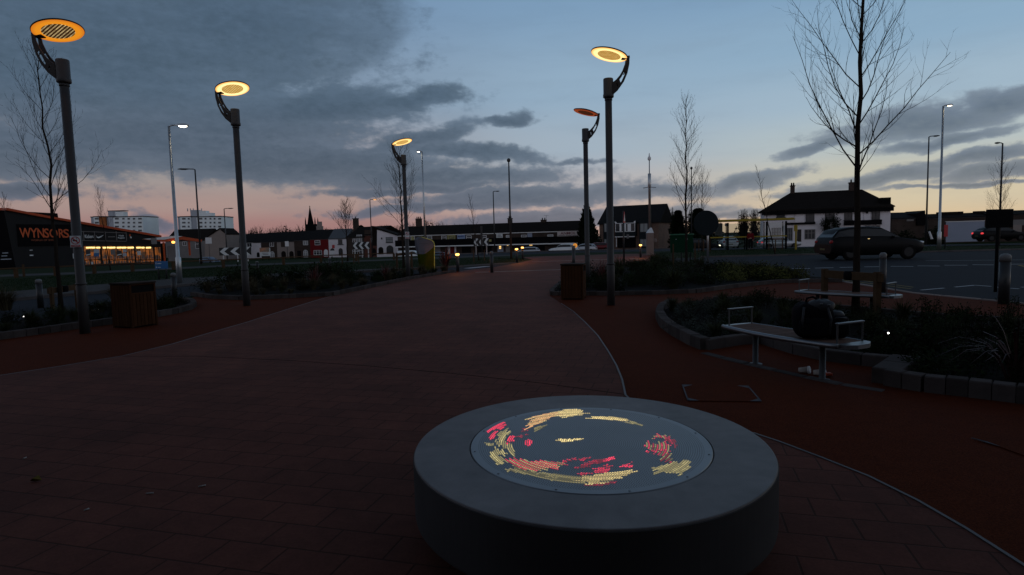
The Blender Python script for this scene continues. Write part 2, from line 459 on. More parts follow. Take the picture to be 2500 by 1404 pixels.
dens = mth(nt, 'ADD', dens, mth(nt, 'MULTIPLY', far, mth(nt, 'MAXIMUM', acc, -1.2)) if False else far)
mask = sstep(dens, -.12, .38)
# soft, smoky right edge of the top bank
soft = patch(PV, 725, 40, 315, 215, 0)
softm = mth(nt, 'MULTIPLY', sstep(mth(nt, 'ADD', soft, mth(nt, 'MULTIPLY_ADD', nbig, .5, -.25)), .0, .34), .92)
mask = mth(nt, 'MAXIMUM', mask, softm)
# cloud colour: slate on the left, paler and warmer to the right, with thick and thin parts
cl = ramp(ELD, [(0, (120, 112, 124)), (3.5, (84, 96, 112)), (7, (73, 88, 104)), (14, (70, 88, 104)), (22, (76, 94, 112)), (40, (74, 84, 98))], 0, 40)
cr = ramp(ELD, [(0, (150, 140, 138)), (3, (124, 130, 142)), (6, (108, 122, 140)), (12, (100, 116, 136)), (22, (92, 110, 134)), (40, (74, 84, 98))], 0, 40)
cc = mixc(nt, sstep(AZ, -.12, .42), cl, cr)
thin = mth(nt, 'ADD', mth(nt, 'MULTIPLY_ADD', nstr, 1.5, -.45, clamp=True), mth(nt, 'MULTIPLY_ADD', nfine, .35, -.17), clamp=True)
cc2 = mixc(nt, sstep(AZ, -.12, .42), lin((92, 112, 134)), lin((128, 140, 154)))
cc2 = mixc(nt, .25, cc2, clear)
cc = mixc(nt, mth(nt, 'MULTIPLY', sstep(thin, .22, .8), .85), cc, cc2)
mott = mth(nt, 'MULTIPLY_ADD', nfine, 1.3, mth(nt, 'MULTIPLY_ADD', nbig, 1.3, -.85), clamp=True)
cc = mixc(nt, mth(nt, 'MULTIPLY', mott, .85), cc, cc2)
core = sstep(dens, .1, .9)
cc = mixc(nt, mth(nt, 'MULTIPLY', core, .42), cc, lin((50, 70, 88)))
haze = mth(nt, 'MULTIPLY', sstep(nstr, .42, .8), .16)
clear = mixc(nt, haze, clear, cc)
mask = mth(nt, 'MULTIPLY', mask, .94)
full = mixc(nt, mask, clear, cc)
add = nt.nodes.new('ShaderNodeVectorMath'); add.operation = 'MULTIPLY_ADD'
nt.links.new(sky.outputs[0], add.inputs[0]); add.inputs[1].default_value = (.00006,) * 3; nt.links.new(full, add.inputs[2])
w.cycles.sampling_method = 'MANUAL'; w.cycles.sample_map_resolution = 128
nt.links.new(add.outputs[0], bg.inputs[0]); bg.inputs[1].default_value = 1.0
sd = bpy.data.lights.new('sun', 'SUN'); sd.energy = .035; sd.angle = R(8); sd.color = (1, .72, .5)
so = bpy.data.objects.new('sun', sd); COL.objects.link(so)
_s = Vector((sin(R(58)) * cos(R(2)), cos(R(58)) * cos(R(2)), sin(R(2))))
so.rotation_euler = _s.to_track_quat('Z', 'Y').to_euler()
scene.view_settings.view_transform = 'Standard'; scene.view_settings.look = 'None'
scene.view_settings.exposure = 0; scene.view_settings.gamma = 1
scene.render.engine = 'CYCLES'

# ------------------------------------------------------------------ ground, roads, paths
b = MB()
ys = [-12, -6, 0, 5, 10, 20, 30, 40, 50] + [50 + i * 4 for i in range(1, 34)] + [200, 230, 270, 330, 420, 600, 900, 1500, 3000]
us = [i / 12 * 1.6 for i in range(-12, 13)]
vs = []
for y in ys:
    for u in us:
        x = u * max(y, 0) + u * 16
        vs.append((x, y, terrain(x, y)))
n = len(us)
b.add(vs, [(j * n + i, j * n + i + 1, (j + 1) * n + i + 1, (j + 1) * n + i) for j in range(len(ys) - 1) for i in range(n - 1)])
b.struct('ground', m_grass)
def gpoly(name, px, z, mat):
    bb = MB(); bb.poly([G2(*p) for p in px], z); return bb.struct(name, mat)
BE = [(0, 919), (150, 896), (300, 871), (420, 842), (520, 812), (600, 789), (700, 757), (770, 735), (815, 722), (900, 704), (995, 684), (1060, 673), (1110, 665), (1160, 658)]
BR = [(1345, 716), (1342, 724), (1370, 742), (1400, 762), (1430, 790), (1460, 822), (1485, 860), (1505, 895), (1519, 930), (1527, 968), (1560, 1000), (1640, 1028), (1740, 1047), (1840, 1062), (1900, 1082), (2000, 1120), (2120, 1168), (2240, 1228), (2360, 1298), (2500, 1388), (2620, 1475)]
# asphalt
gpoly('side_road', [(-900, 900), (-300, 835), (0, 793), (250, 755), (480, 722), (700, 700), (1000, 676), (1160, 660), (1200, 655), (1300, 648), (1300, 640), (1262, 643), (1130, 652), (850, 668), (480, 697), (210, 720), (0, 738), (-300, 768), (-900, 830)], .004, m_asph)
gpoly('main_road', [(1560, 634), (1640, 632), (1712, 629), (2000, 622), (2230, 617), (2500, 610), (3300, 590), (3300, 830), (2900, 786), (2500, 742), (2230, 716), (2060, 688), (1900, 672), (1725, 652), (1640, 645), (1560, 641)], .004, m_asph)
gpoly('far_road', [(1090, 631), (1200, 626), (1300, 621), (1420, 617), (1640, 613), (1900, 606), (2500, 598), (2500, 594), (1640, 608), (1420, 612), (1200, 618), (1090, 622)], .004, m_asph)
gpoly('pavement', [(-900, 829), (-300, 767), (0, 737), (210, 719), (480, 696), (850, 667), (1130, 651), (1262, 642), (1262, 640), (1130, 648), (818, 661), (450, 679), (240, 695), (0, 714), (-300, 740), (-900, 800)], .006, m_pavement)
gpoly('pavement', [(-900, 700), (-200, 683), (230, 668), (570, 650), (870, 639), (1100, 630), (1250, 625), (1250, 622), (1100, 627), (870, 636), (570, 646), (230, 663), (-200, 678), (-900, 690)], .006, m_pavement)
# red tarmac
gpoly('red_tarmac_path', [(-900, 1500), (-900, 980), (-300, 870), (0, 825), (200, 795), (380, 770), (470, 750), (470, 726), (560, 714), (830, 706), (1000, 690), (1000, 900), (300, 1500)], .008, m_resin)
gpoly('red_tarmac_path', [(1200, 716), (1500, 716), (1700, 712), (1800, 696), (1900, 686), (2060, 689), (2230, 717), (2500, 743), (3000, 797), (3500, 860), (3500, 1900), (2000, 1900), (1200, 1100)], .008, m_resin)
# paving blocks
far_p = [(1200, 654), (1240, 647), (1275, 640), (1300, 635), (1292, 632), (1272, 629), (1300, 627), (1400, 624), (1500, 621), (1600, 619), (1600, 629), (1575, 634), (1545, 643), (1520, 652), (1480, 668), (1440, 680), (1375, 692)]
gpoly('paved_path', [(-900, 2200), (-900, 1060), (-300, 968)] + BE + far_p + BR + [(3300, 2000), (3300, 2200)], .013, m_pave)
def ribbon(px, wd, z0, z1, closed=False):
    pts = [Vector(G2(*p)) for p in px]; bb = MB(); L = []; Rr = []
    for i, p in enumerate(pts):
        t = (pts[min(i + 1, len(pts) - 1)] - pts[max(i - 1, 0)]).normalized(); nn = Vector((-t.y, t.x))
        L.append(p + nn * wd / 2); Rr.append(p - nn * wd / 2)
    for i in range(len(pts) - 1):
        a, c, d, e = Rr[i], Rr[i + 1], L[i + 1], L[i]
        bb.hexa([(a.x, a.y, z0), (c.x, c.y, z0), (d.x, d.y, z0), (e.x, e.y, z0), (a.x, a.y, z1), (c.x, c.y, z1), (d.x, d.y, z1), (e.x, e.y, z1)])
    return bb
def blocks(px, wd, z0, z1, L=.3, gap=.008, seed=1):
    rnd = random.Random(seed); pts = [Vector(G2(*p)) for p in px]; bb = MB()
    # resample
    out = [pts[0]]; acc_ = 0
    d = [0]
    for a, c in zip(pts, pts[1:]): d.append(d[-1] + (c - a).length)
    N = max(1, round(d[-1] / L)); smp = []
    for i in range(N + 1):
        s = d[-1] * i / N; k = 0
        while k < len(d) - 2 and d[k + 1] < s: k += 1
        t = (s - d[k]) / max(1e-9, d[k + 1] - d[k]); smp.append(pts[k].lerp(pts[k + 1], t))
    for a, c in zip(smp, smp[1:]):
        t = (c - a); l = t.length; t.normalize(); nn = Vector((-t.y, t.x)) * wd / 2
        a2 = a + t * gap / 2; c2 = c - t * gap / 2; zz = z1 + rnd.uniform(-.004, .004); o = nn * rnd.uniform(.96, 1.04); h = .012
        q = [(a2 - o), (c2 - o), (c2 + o), (a2 + o)]
        cen = sum(q, Vector((0, 0))) / 4
        q2 = [cen + (v - cen) * (1 - h / (wd)) for v in q]
        bb.loft([[(v.x, v.y, z0) for v in q], [(v.x, v.y, zz - h) for v in q], [(v.x, v.y, zz) for v in q2]], True)
    return bb
marks_ = None
ribbon([(300, 872), (480, 872), (700, 882), (900, 896), (1110, 915), (1320, 938), (1525, 966)], .014, .005, .0142).struct('paving_joint', m_soil)
ribbon([(-300, 968)] + BE, .03, .005, .0155).struct('path_edging', m_strip)
ribbon(BR[2:], .02, .005, .019).struct('path_edging', m_strip)
blocks([(1160, 666), (1370, 659), (1440, 657)], .34, .0, .022, .9, .01).struct('flush_kerb', m_flush)
blocks([(1298, 640), (1420, 636), (1510, 633)], .3, .0, .022, .9, .01).struct('flush_kerb', m_flush)
blocks([(1540, 632), (1562, 634)], .3, .0, .022, .9, .01).struct('flush_kerb', m_flush)
blocks([(-900, 829), (-300, 767), (0, 738), (210, 720), (480, 697), (850, 668), (1130, 652)], .14, .0, .11, .9).struct('road_kerb', m_kerb)
blocks([(1712, 629), (2000, 622), (2230, 617), (2500, 610), (2900, 600)], .25, .0, .09, .9).struct('road_kerb', m_kerb)
blocks([(2060, 689), (2230, 717), (2500, 743), (2900, 786)], .13, .0, .03, .9).struct('road_kerb', m_flush)
blocks([(1090, 622), (1200, 618), (1420, 612), (1640, 608)], .25, .0, .1, .9).struct('road_kerb', m_kerb)
def marks(name, segs, wd, mat=m_line, z=.0085):
    bb = MB()
    for (a, c) in segs:
        p, q = Vector(G2(*a)), Vector(G2(*c)); t = (q - p).normalized(); nn = Vector((-t.y, t.x)) * wd / 2
        bb.add([(v.x, v.y, z) for v in (p - nn, q - nn, q + nn, p + nn)], [(0, 1, 2, 3)])
    return bb.struct(name, mat)
marks('lane_marking', [((1933, 656), (1978, 656)), ((1990, 655), (2035, 654)), ((2050, 653.5), (2095, 652.5)), ((2110, 652), (2155, 651.5)), ((2175, 650.8), (2230, 651)), ((2240, 649.5), (2294, 650)), ((2306, 648), (2362, 648)), ((2374, 646.8), (2426, 647.2)), ((2440, 645.8), (2530, 645))], .16)
marks('edge_line', [((2260, 637), (2700, 633))], .08)
marks('zigzag_marking', [((2248, 709), (2305, 704)), ((2332, 701.5), (2380, 697)), ((2380, 697), (2420, 700)), ((2430, 701.6), (2488, 706)), ((2493, 702), (2560, 699))], .08)
marks('yellow_line', [((2040, 682), (2225, 706)), ((2085, 683), (2230, 702))], .07, m_yline)
marks('yellow_line', [((2488, 648), (2520, 655))], .14, m_yline)
marks('road_line', [((1140, 655.5), (1192, 650.5))], .5, m_line)
marks('road_line', [((255, 749), (285, 746)), ((340, 742), (372, 738))], .1, m_line)
# planting beds: soil and block kerbs
BA = [(-500, 905), (-200, 862), (0, 830), (110, 815), (200, 802), (290, 790), (380, 775), (430, 766), (462, 757), (474, 749), (468, 741), (440, 737)]
BA2 = [(440, 737), (425, 733), (380, 741), (250, 757), (0, 795), (-500, 870)]
BB = [(470, 722), (520, 730), (590, 733), (700, 729), (812, 723), (900, 704), (995, 684), (1060, 673), (1110, 665)]
BBk = [(1110, 665), (1060, 668), (1000, 672), (850, 679), (700, 695), (560, 706), (470, 722)]
BC = [(1375, 691), (1347, 716), (1350, 722), (1500, 722), (1600, 720), (1700, 716), (1770, 706), (1840, 698), (1900, 692), (1990, 690), (2055, 690)]
BCk = [(2055, 690), (2000, 680), (1900, 670), (1725, 652), (1650, 645), (1600, 640), (1560, 637), (1520, 650), (1480, 664), (1375, 691)]
BD = [(1640, 748), (1615, 762), (1610, 778), (1622, 800), (1650, 820), (1690, 842), (1722, 855), (1800, 842), (1860, 838), (1930, 862), (2010, 880), (2110, 893), (2212, 903), (2163, 940), (2250, 955), (2380, 970), (2500, 985), (2900, 1040)]
BDk = [(2900, 850), (2500, 792), (2350, 783), (2200, 771), (2100, 760), (2000, 754), (1900, 738), (1840, 734), (1740, 734), (1640, 748)]
def gp(name, px, z, mat): return gpoly(name, px, z, mat)
gp('planting_bed', BA + BA2[1:], .05, m_soil); gp('planting_bed', BB + BBk[1:], .05, m_soil)
gp('planting_bed', BC + BCk[1:], .05, m_soil); gp('planting_bed', BD + BDk, .05, m_soil)
blocks(BA, .14, 0, .14, .20, seed=2).struct('bed_kerb', m_setts)
blocks(BB, .13, 0, .13, .20, seed=3).struct('bed_kerb', m_setts)
blocks(BC, .13, 0, .12, .20, seed=4).struct('bed_kerb', m_setts)
blocks(BD[:7], .15, 0, .17, .16, .003, seed=5).struct('bed_kerb', m_setts)
blocks(BD[6:9], .13, 0, .15, .4, .004, seed=6).struct('bed_kerb', m_setts)
blocks(BD[8:13], .13, 0, .15, .4, .004, seed=7).struct('bed_kerb', m_setts)
blocks(BD[12:14], .26, 0, .17, .5, .004, seed=8).struct('bed_kerb', m_setts)
blocks(BD[13:], .15, 0, .17, .18, seed=9).struct('bed_kerb', m_setts)
blocks(BDk[:-1], .12, 0, .10, .4, seed=10).struct('bed_kerb', m_setts)
blocks([(1718, 863), (1800, 885), (1880, 903), (1960, 921), (2050, 940), (2160, 957)], .12, 0, .018, .4, .004, seed=11).struct('bench_edging', m_setts)
# ------------------------------------------------------------------ seat with the light display
DH = .45
c0 = (G(1400, 965, DH) + G(1520, 1292, DH)) / 2
DR = (G(1400, 965, DH) - G(1520, 1292, DH)).length / 2
lx, rx = G(1005, 1112, DH), G(1892, 1128, DH)
SXK = .945
c0.x -= .012
m_conc = None
def conc():
    mt, nt, bs = newmat('smooth_concrete')
    tc = nt.nodes.new('ShaderNodeTexCoord'); v = tc.outputs['Object']
    n1 = noise(nt, v, 2.2, 6, .6); n2 = noise(nt, v, 9, 5, .6); n3 = noise(nt, v, 150, 2)
    f = mth(nt, 'ADD', mth(nt, 'MULTIPLY_ADD', n1, 1.2, .4), mth(nt, 'MULTIPLY_ADD', n2, .5, -.25))
    f = mth(nt, 'MULTIPLY', f, mth(nt, 'MULTIPLY_ADD', n3, .3, .85))
    s = nt.nodes.new('ShaderNodeVectorMath'); s.operation = 'SCALE'; s.inputs[0].default_value = (.128, .117, .115)
    nt.links.new(f, s.inputs['Scale']); nt.links.new(s.outputs[0], bs.inputs['Base Color'])
    bs.inputs['Roughness'].default_value = .55; bs.inputs['Specular IOR Level'].default_value = .35
    bump(nt, bs, n3, .15, .002)
    return mt
m_conc = conc()
seat = thing('round_bench', 'large round concrete seat with a glowing perforated display set in its top', 'seat', (c0.x, c0.y, 0))
IR = DR * .686
NN = 128
def ringpts(r, z, n=NN): return [(SXK * r * cos(2 * pi * k / n), r * sin(2 * pi * k / n), z) for k in range(n)]
b = MB(); b.loft([ringpts(DR * .9, .139), ringpts(DR + .002, .139), ringpts(DR + .004, .15), ringpts(DR + .004, DH - .011), ringpts(DR + .001, DH - .008)], True, False); b.build('side_shade_band', M('shaded_side', (.062, .060, .061), .8, var=.3, vs=2.), seat)  # thin shell round the slab; shade on the side is put into its darker colour
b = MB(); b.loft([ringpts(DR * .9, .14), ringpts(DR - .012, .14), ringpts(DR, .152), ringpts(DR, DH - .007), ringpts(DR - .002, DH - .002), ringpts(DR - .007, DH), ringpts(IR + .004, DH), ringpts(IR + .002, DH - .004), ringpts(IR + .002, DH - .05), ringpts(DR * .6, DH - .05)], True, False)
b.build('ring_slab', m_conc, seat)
b = MB(); b.lathe([(DR * .8, 0), (DR * .8, .139)], 64, sx=SXK); b.build('plinth', m_black, seat)
HOLE = DR * .0118
def plate_mat():
    mt, nt, bs = newmat('perforated_plate')
    tc = nt.nodes.new('ShaderNodeTexCoord'); sp = nt.nodes.new('ShaderNodeSeparateXYZ'); nt.links.new(tc.outputs['Object'], sp.inputs[0])
    X = mth(nt, 'DIVIDE', sp.outputs[0], SXK); Y = sp.outputs[1]
    r = mth(nt, 'SQRT', mth(nt, 'ADD', mth(nt, 'MULTIPLY', X, X), mth(nt, 'MULTIPLY', Y, Y)))
    a = mth(nt, 'ARCTAN2', Y, X)
    ri = mth(nt, 'DIVIDE', r, HOLE); row = mth(nt, 'ROUND', ri)
    fr = mth(nt, 'SUBTRACT', ri, row)
    cnt = mth(nt, 'ROUND', mth(nt, 'MULTIPLY', row, 2 * pi * .9))
    t = mth(nt, 'MULTIPLY', mth(nt, 'DIVIDE', a, 2 * pi), cnt)
    ft = mth(nt, 'DIVIDE', mth(nt, 'SUBTRACT', t, mth(nt, 'ROUND', t)), .9)
    d = mth(nt, 'SQRT', mth(nt, 'ADD', mth(nt, 'MULTIPLY', fr, fr), mth(nt, 'MULTIPLY', ft, ft)))
    h = nt.nodes.new('ShaderNodeMapRange'); nt.links.new(d, h.inputs[0]); h.inputs[1].default_value = .24; h.inputs[2].default_value = .34
    inside = mth(nt, 'LESS_THAN', r, IR * .93)
    k = mth(nt, 'SUBTRACT', 1., mth(nt, 'MULTIPLY', mth(nt, 'SUBTRACT', 1., h.outputs[0]), inside))
    n1 = noise(nt, tc.outputs['Object'], 3, 5, .6)
    met = mixc(nt, n1, (.15, .175, .195), (.23, .25, .27))
    nt.links.new(mixc(nt, k, (.008, .009, .01), met), bs.inputs['Base Color'])
    bs.inputs['Roughness'].default_value = .42; bs.inputs['Metallic'].default_value = .35
    return mt
b = MB(); b.lathe([(IR - .003, DH - .03), (IR - .003, DH - .002), (IR - .006, DH + .002)], NN, sx=SXK, smooth=False)
plate = b.build('display_plate', plate_mat(), seat)
b = MB()
for k in range(12):
    t = 2 * pi * (k + .3) / 12
    b.lathe([(.006, DH + .002), (.005, DH + .005)], 8, (SXK * IR * .965 * cos(t), IR * .965 * sin(t)))
b.build('screw', m_steel, plate)['kind'] = 'stuff'
Z = lambda l: [(1120 + x / 3.906, 960 + y / 3.906) for x, y in l]
PATCH = [  # colour key, brightness, outline seen in the photograph's close-up
 ('y', 1.0, [(940, 180), (1040, 150), (1130, 150), (1200, 185), (1170, 212), (1100, 215), (1010, 240), (930, 222)]),
 ('o', .95, [(650, 250), (720, 225), (860, 190), (940, 180), (930, 222), (870, 235), (830, 265), (780, 290), (655, 345), (650, 300), (700, 265)]),
 ('y', 1.0, [(1240, 235), (1320, 222), (1480, 230), (1610, 248), (1590, 266), (1500, 268), (1400, 255), (1250, 245)]),
 ('d', .6, [(1600, 262), (1680, 275), (1755, 305), (1700, 312), (1620, 290)]),
 ('y', 1.0, [(890, 455), (950, 445), (1060, 440), (1215, 432), (1170, 448), (1060, 465), (1020, 474), (960, 465)]),
 ('r', 1.0, [(260, 390), (290, 340), (340, 310), (350, 270), (400, 252), (435, 270), (430, 300), (450, 310), (410, 350), (330, 350), (280, 390)]),
 ('r', 1.0, [(285, 440), (300, 400), (340, 370), (375, 365), (350, 410), (310, 450)]),
 ('r', 1.0, [(460, 485), (475, 430), (500, 405), (545, 430), (510, 460), (480, 490)]),
 ('r', .9, [(620, 465), (650, 445), (710, 465), (680, 515), (655, 518)]),
 ('r', .35, [(520, 403), (600, 395), (680, 405), (600, 418)]), ('r', .35, [(555, 345), (640, 345), (700, 350), (640, 360)]),
 ('d', .5, [(690, 360), (760, 318), (825, 305), (820, 330), (740, 365)]),
 ('d', .8, [(355, 440), (380, 380), (430, 355), (505, 375), (455, 410), (440, 460), (450, 490), (400, 480)]),
 ('d', .65, [(245, 485), (350, 465), (470, 490), (510, 500), (550, 590), (530, 610), (480, 560), (440, 540), (400, 500), (330, 500), (270, 510)]),
 ('d', .85, [(300, 600), (300, 560), (340, 540), (420, 540), (470, 590), (400, 600), (420, 680), (380, 698), (330, 640)]),
 ('p', .75, [(400, 630), (520, 630), (640, 640), (850, 650), (1050, 680), (960, 700), (850, 735), (760, 755), (620, 735), (480, 680)]),
 ('d', .5, [(450, 750), (520, 700), (640, 745), (860, 765), (1040, 790), (1180, 800), (1200, 870), (1100, 860), (880, 840), (700, 790), (520, 760)]),
 ('y', .72, [(1190, 800), (1340, 780), (1500, 755), (1690, 730), (1690, 760), (1600, 790), (1400, 860), (1200, 880)]),
 ('r', .5, [(970, 680), (1040, 640), (1130, 605), (1110, 640), (1020, 670)]), ('r', .5, [(1100, 650), (1180, 625), (1280, 608), (1200, 645)]),
 ('r', .35, [(1105, 725), (1200, 680), (1290, 640), (1400, 630), (1400, 670), (1300, 680), (1170, 730)]), ('r', .9, [(1395, 660), (1420, 620), (1490, 610), (1470, 650)]),
 ('r', .65, [(1110, 790), (1200, 765), (1340, 720), (1430, 680), (1450, 700), (1400, 750), (1250, 780)]), ('r', .9, [(1555, 715), (1580, 685), (1650, 660), (1620, 720)]),
 ('r', .35, [(1200, 880), (1350, 860), (1500, 845), (1400, 885), (1250, 895)]),
 ('d', .7, [(1850, 710), (1950, 690), (2100, 650), (2215, 655), (2205, 720), (2110, 795), (2080, 760), (1980, 775), (1860, 750)]),
 ('p', .5, [(1785, 480), (1800, 455), (1830, 490), (1900, 480), (2000, 490), (2020, 540), (2000, 560), (1810, 540)]),
 ('r', .7, [(1770, 490), (2020, 485), (2020, 499), (1780, 502)]), ('r', .7, [(1770, 555), (1900, 540), (2025, 545), (2000, 570), (1800, 562)]),
 ('r', .4, [(1900, 440), (2000, 425), (2060, 450), (2085, 510), (2060, 520), (2000, 460)]), ('p', .6, [(1800, 440), (1940, 400), (2035, 410), (1940, 430)]),
 ('p', .4, [(1860, 570), (2020, 570), (2050, 670), (1960, 650), (1900, 610)])]
def inpoly(x, y, pl):
    r = False; j = len(pl) - 1
    for i in range(len(pl)):
        if (pl[i][1] > y) != (pl[j][1] > y) and x < (pl[j][0] - pl[i][0]) * (y - pl[i][1]) / (pl[j][1] - pl[i][1]) + pl[i][0]: r = not r
        j = i
    return r
PC = [(k, br, [((g.x - c0.x), (g.y - c0.y)) for g in (G(u, v, DH) for u, v in Z(pl))]) for k, br, pl in PATCH]
cols = {'y': (1., .76, .30), 'o': (1., .50, .20), 'd': (.60, .50, .20), 'p': (1., .38, .24), 'r': (1., .045, .11)}
leds = {}
rnd = random.Random(4)
row = 4
while HOLE * row < IR * .93:
    cnt = round(row * 2 * pi * .9); r = HOLE * row; rs = rnd.gauss(0, HOLE * 1.3 * min(1, r / (.5 * IR)) ** 2); rb = rnd.uniform(.6, 1.2)
    for q in range(cnt):
        t = 2 * pi * q / cnt
        if t > pi: t -= 2 * pi
        x, y = SXK * r * cos(t), r * sin(t)
        for k, br, pl in PC:
            jx = rs + rnd.gauss(0, HOLE * .25)
            if inpoly(x - sin(t) * jx, y + cos(t) * jx, pl):
                k2 = k
                if k == 'p': k2 = 'r' if row % 2 else 'd'
                if k == 'o' and row % 3 == 0: k2 = 'y'
                key = (k2, max(.25, round(br * rb * rnd.uniform(.85, 1.15) * 4) / 4))
                b = leds.setdefault(key, MB()); s = HOLE * .36
                er = Vector((cos(t), sin(t))); et = Vector((-sin(t), cos(t)))
                b.add([(x + (er.x * i * s * .8 + et.x * j * s), y + (er.y * i * s * .8 + et.y * j * s), DH + .0035) for i, j in ((-1, -.6), (-.6, -1), (.6, -1), (1, -.6), (1, .6), (.6, 1), (-.6, 1), (-1, .6))], [tuple(range(8))])
                break
    row += 1
for (k, br), b in leds.items():
    o = b.build('red_lights' if k == 'r' else 'yellow_lights' if k in 'yd' else 'orange_lights', emis('led_%s%d' % (k, int(br * 10)), cols[k], br ** 1.2 * 1.65), plate)
    o['kind'] = 'stuff'

# ------------------------------------------------------------------ disc-headed path lamps
def ring_mat(name, c1, c2, s):
    mt, nt, bs = newmat(name)
    tc = nt.nodes.new('ShaderNodeTexCoord'); sp = nt.nodes.new('ShaderNodeSeparateXYZ'); nt.links.new(tc.outputs['Object'], sp.inputs[0])
    r = mth(nt, 'SQRT', mth(nt, 'ADD', mth(nt, 'MULTIPLY', sp.outputs[0], sp.outputs[0]), mth(nt, 'MULTIPLY', sp.outputs[1], sp.outputs[1])))
    mr = nt.nodes.new('ShaderNodeMapRange'); nt.links.new(r, mr.inputs[0]); mr.inputs[1].default_value = .33; mr.inputs[2].default_value = .405
    nt.links.new(mixc(nt, mr.outputs[0], c1, c2), bs.inputs['Emission Color']); bs.inputs['Emission Strength'].default_value = s
    bs.inputs['Base Color'].default_value = (.3, .25, .15, 1); bs.inputs['Roughness'].default_value = .4
    return mt
def louvre_mat(name, dark, lit, s, k=95., th=.35):
    mt, nt, bs = newmat(name)
    tc = nt.nodes.new('ShaderNodeTexCoord'); sp = nt.nodes.new('ShaderNodeSeparateXYZ'); nt.links.new(tc.outputs['Object'], sp.inputs[0])
    u = mth(nt, 'SINE', mth(nt, 'MULTIPLY', mth(nt, 'ADD', sp.outputs[0], mth(nt, 'MULTIPLY', sp.outputs[1], .577)), k))
    v = mth(nt, 'SINE', mth(nt, 'MULTIPLY', mth(nt, 'SUBTRACT', sp.outputs[0], mth(nt, 'MULTIPLY', sp.outputs[1], .577)), k))
    d = mth(nt, 'MULTIPLY', u, v)
    n1 = noise(nt, tc.outputs['Object'], 9, 2)
    f = sstep_(nt, d, th, th + .3)
    f = mth(nt, 'MULTIPLY', f, mth(nt, 'MULTIPLY_ADD', n1, 2.6, -.5, clamp=True))
    nt.links.new(mixc(nt, f, dark, lit), bs.inputs['Emission Color']); bs.inputs['Emission Strength'].default_value = s
    bs.inputs['Base Color'].default_value = (.03, .02, .01, 1)
    return mt
def sstep_(nt, v, a, c):
    mr = nt.nodes.new('ShaderNodeMapRange'); mr.interpolation_type = 'SMOOTHSTEP'
    inp(nt, mr, 0, v); mr.inputs[1].default_value = a; mr.inputs[2].default_value = c
    return mr.outputs[0]
LAMPS = [  # foot, arm direction, ring colours, strength, louvre, label
 ((208, 815), (180, 153), ((.80, .27, .012), (.62, .16, .012), 1.0), ((.035, .012, .003), (1., .75, .35), 1.), 'dark disc-headed lamp post nearest the camera, its disc glowing deep amber', .02),
 ((603, 747), (173, 142), ((1.35, .98, .42), (1.0, .36, .05), 1.15), ((.52, .28, .05), (1., .85, .4), 1.), 'disc-headed lamp post second from the left, its disc glowing bright yellow', .0),
 ((997, 682), (172, 158), ((1.3, .88, .32), (1., .38, .06), 1.12), ((.6, .32, .06), (1., .8, .35), 1.), 'disc-headed lamp post in front of the small bare tree beside the lime totem sign', .0),
 ((1492, 746), (0, 10), ((1.35, .95, .40), (1., .40, .07), 1.12), ((.40, .20, .03), (1.2, .85, .35), 1.), 'tall disc-headed lamp post with bright yellow disc, right of the paved path by the bin', .0),
 ((1435, 694), (-2, 0), ((.28, .045, .012), (.13, .02, .008), .8), ((.04, .01, .004), (.1, .03, .01), .8), 'disc-headed lamp post behind the right-hand timber bin, its disc barely lit dull red', .0)]
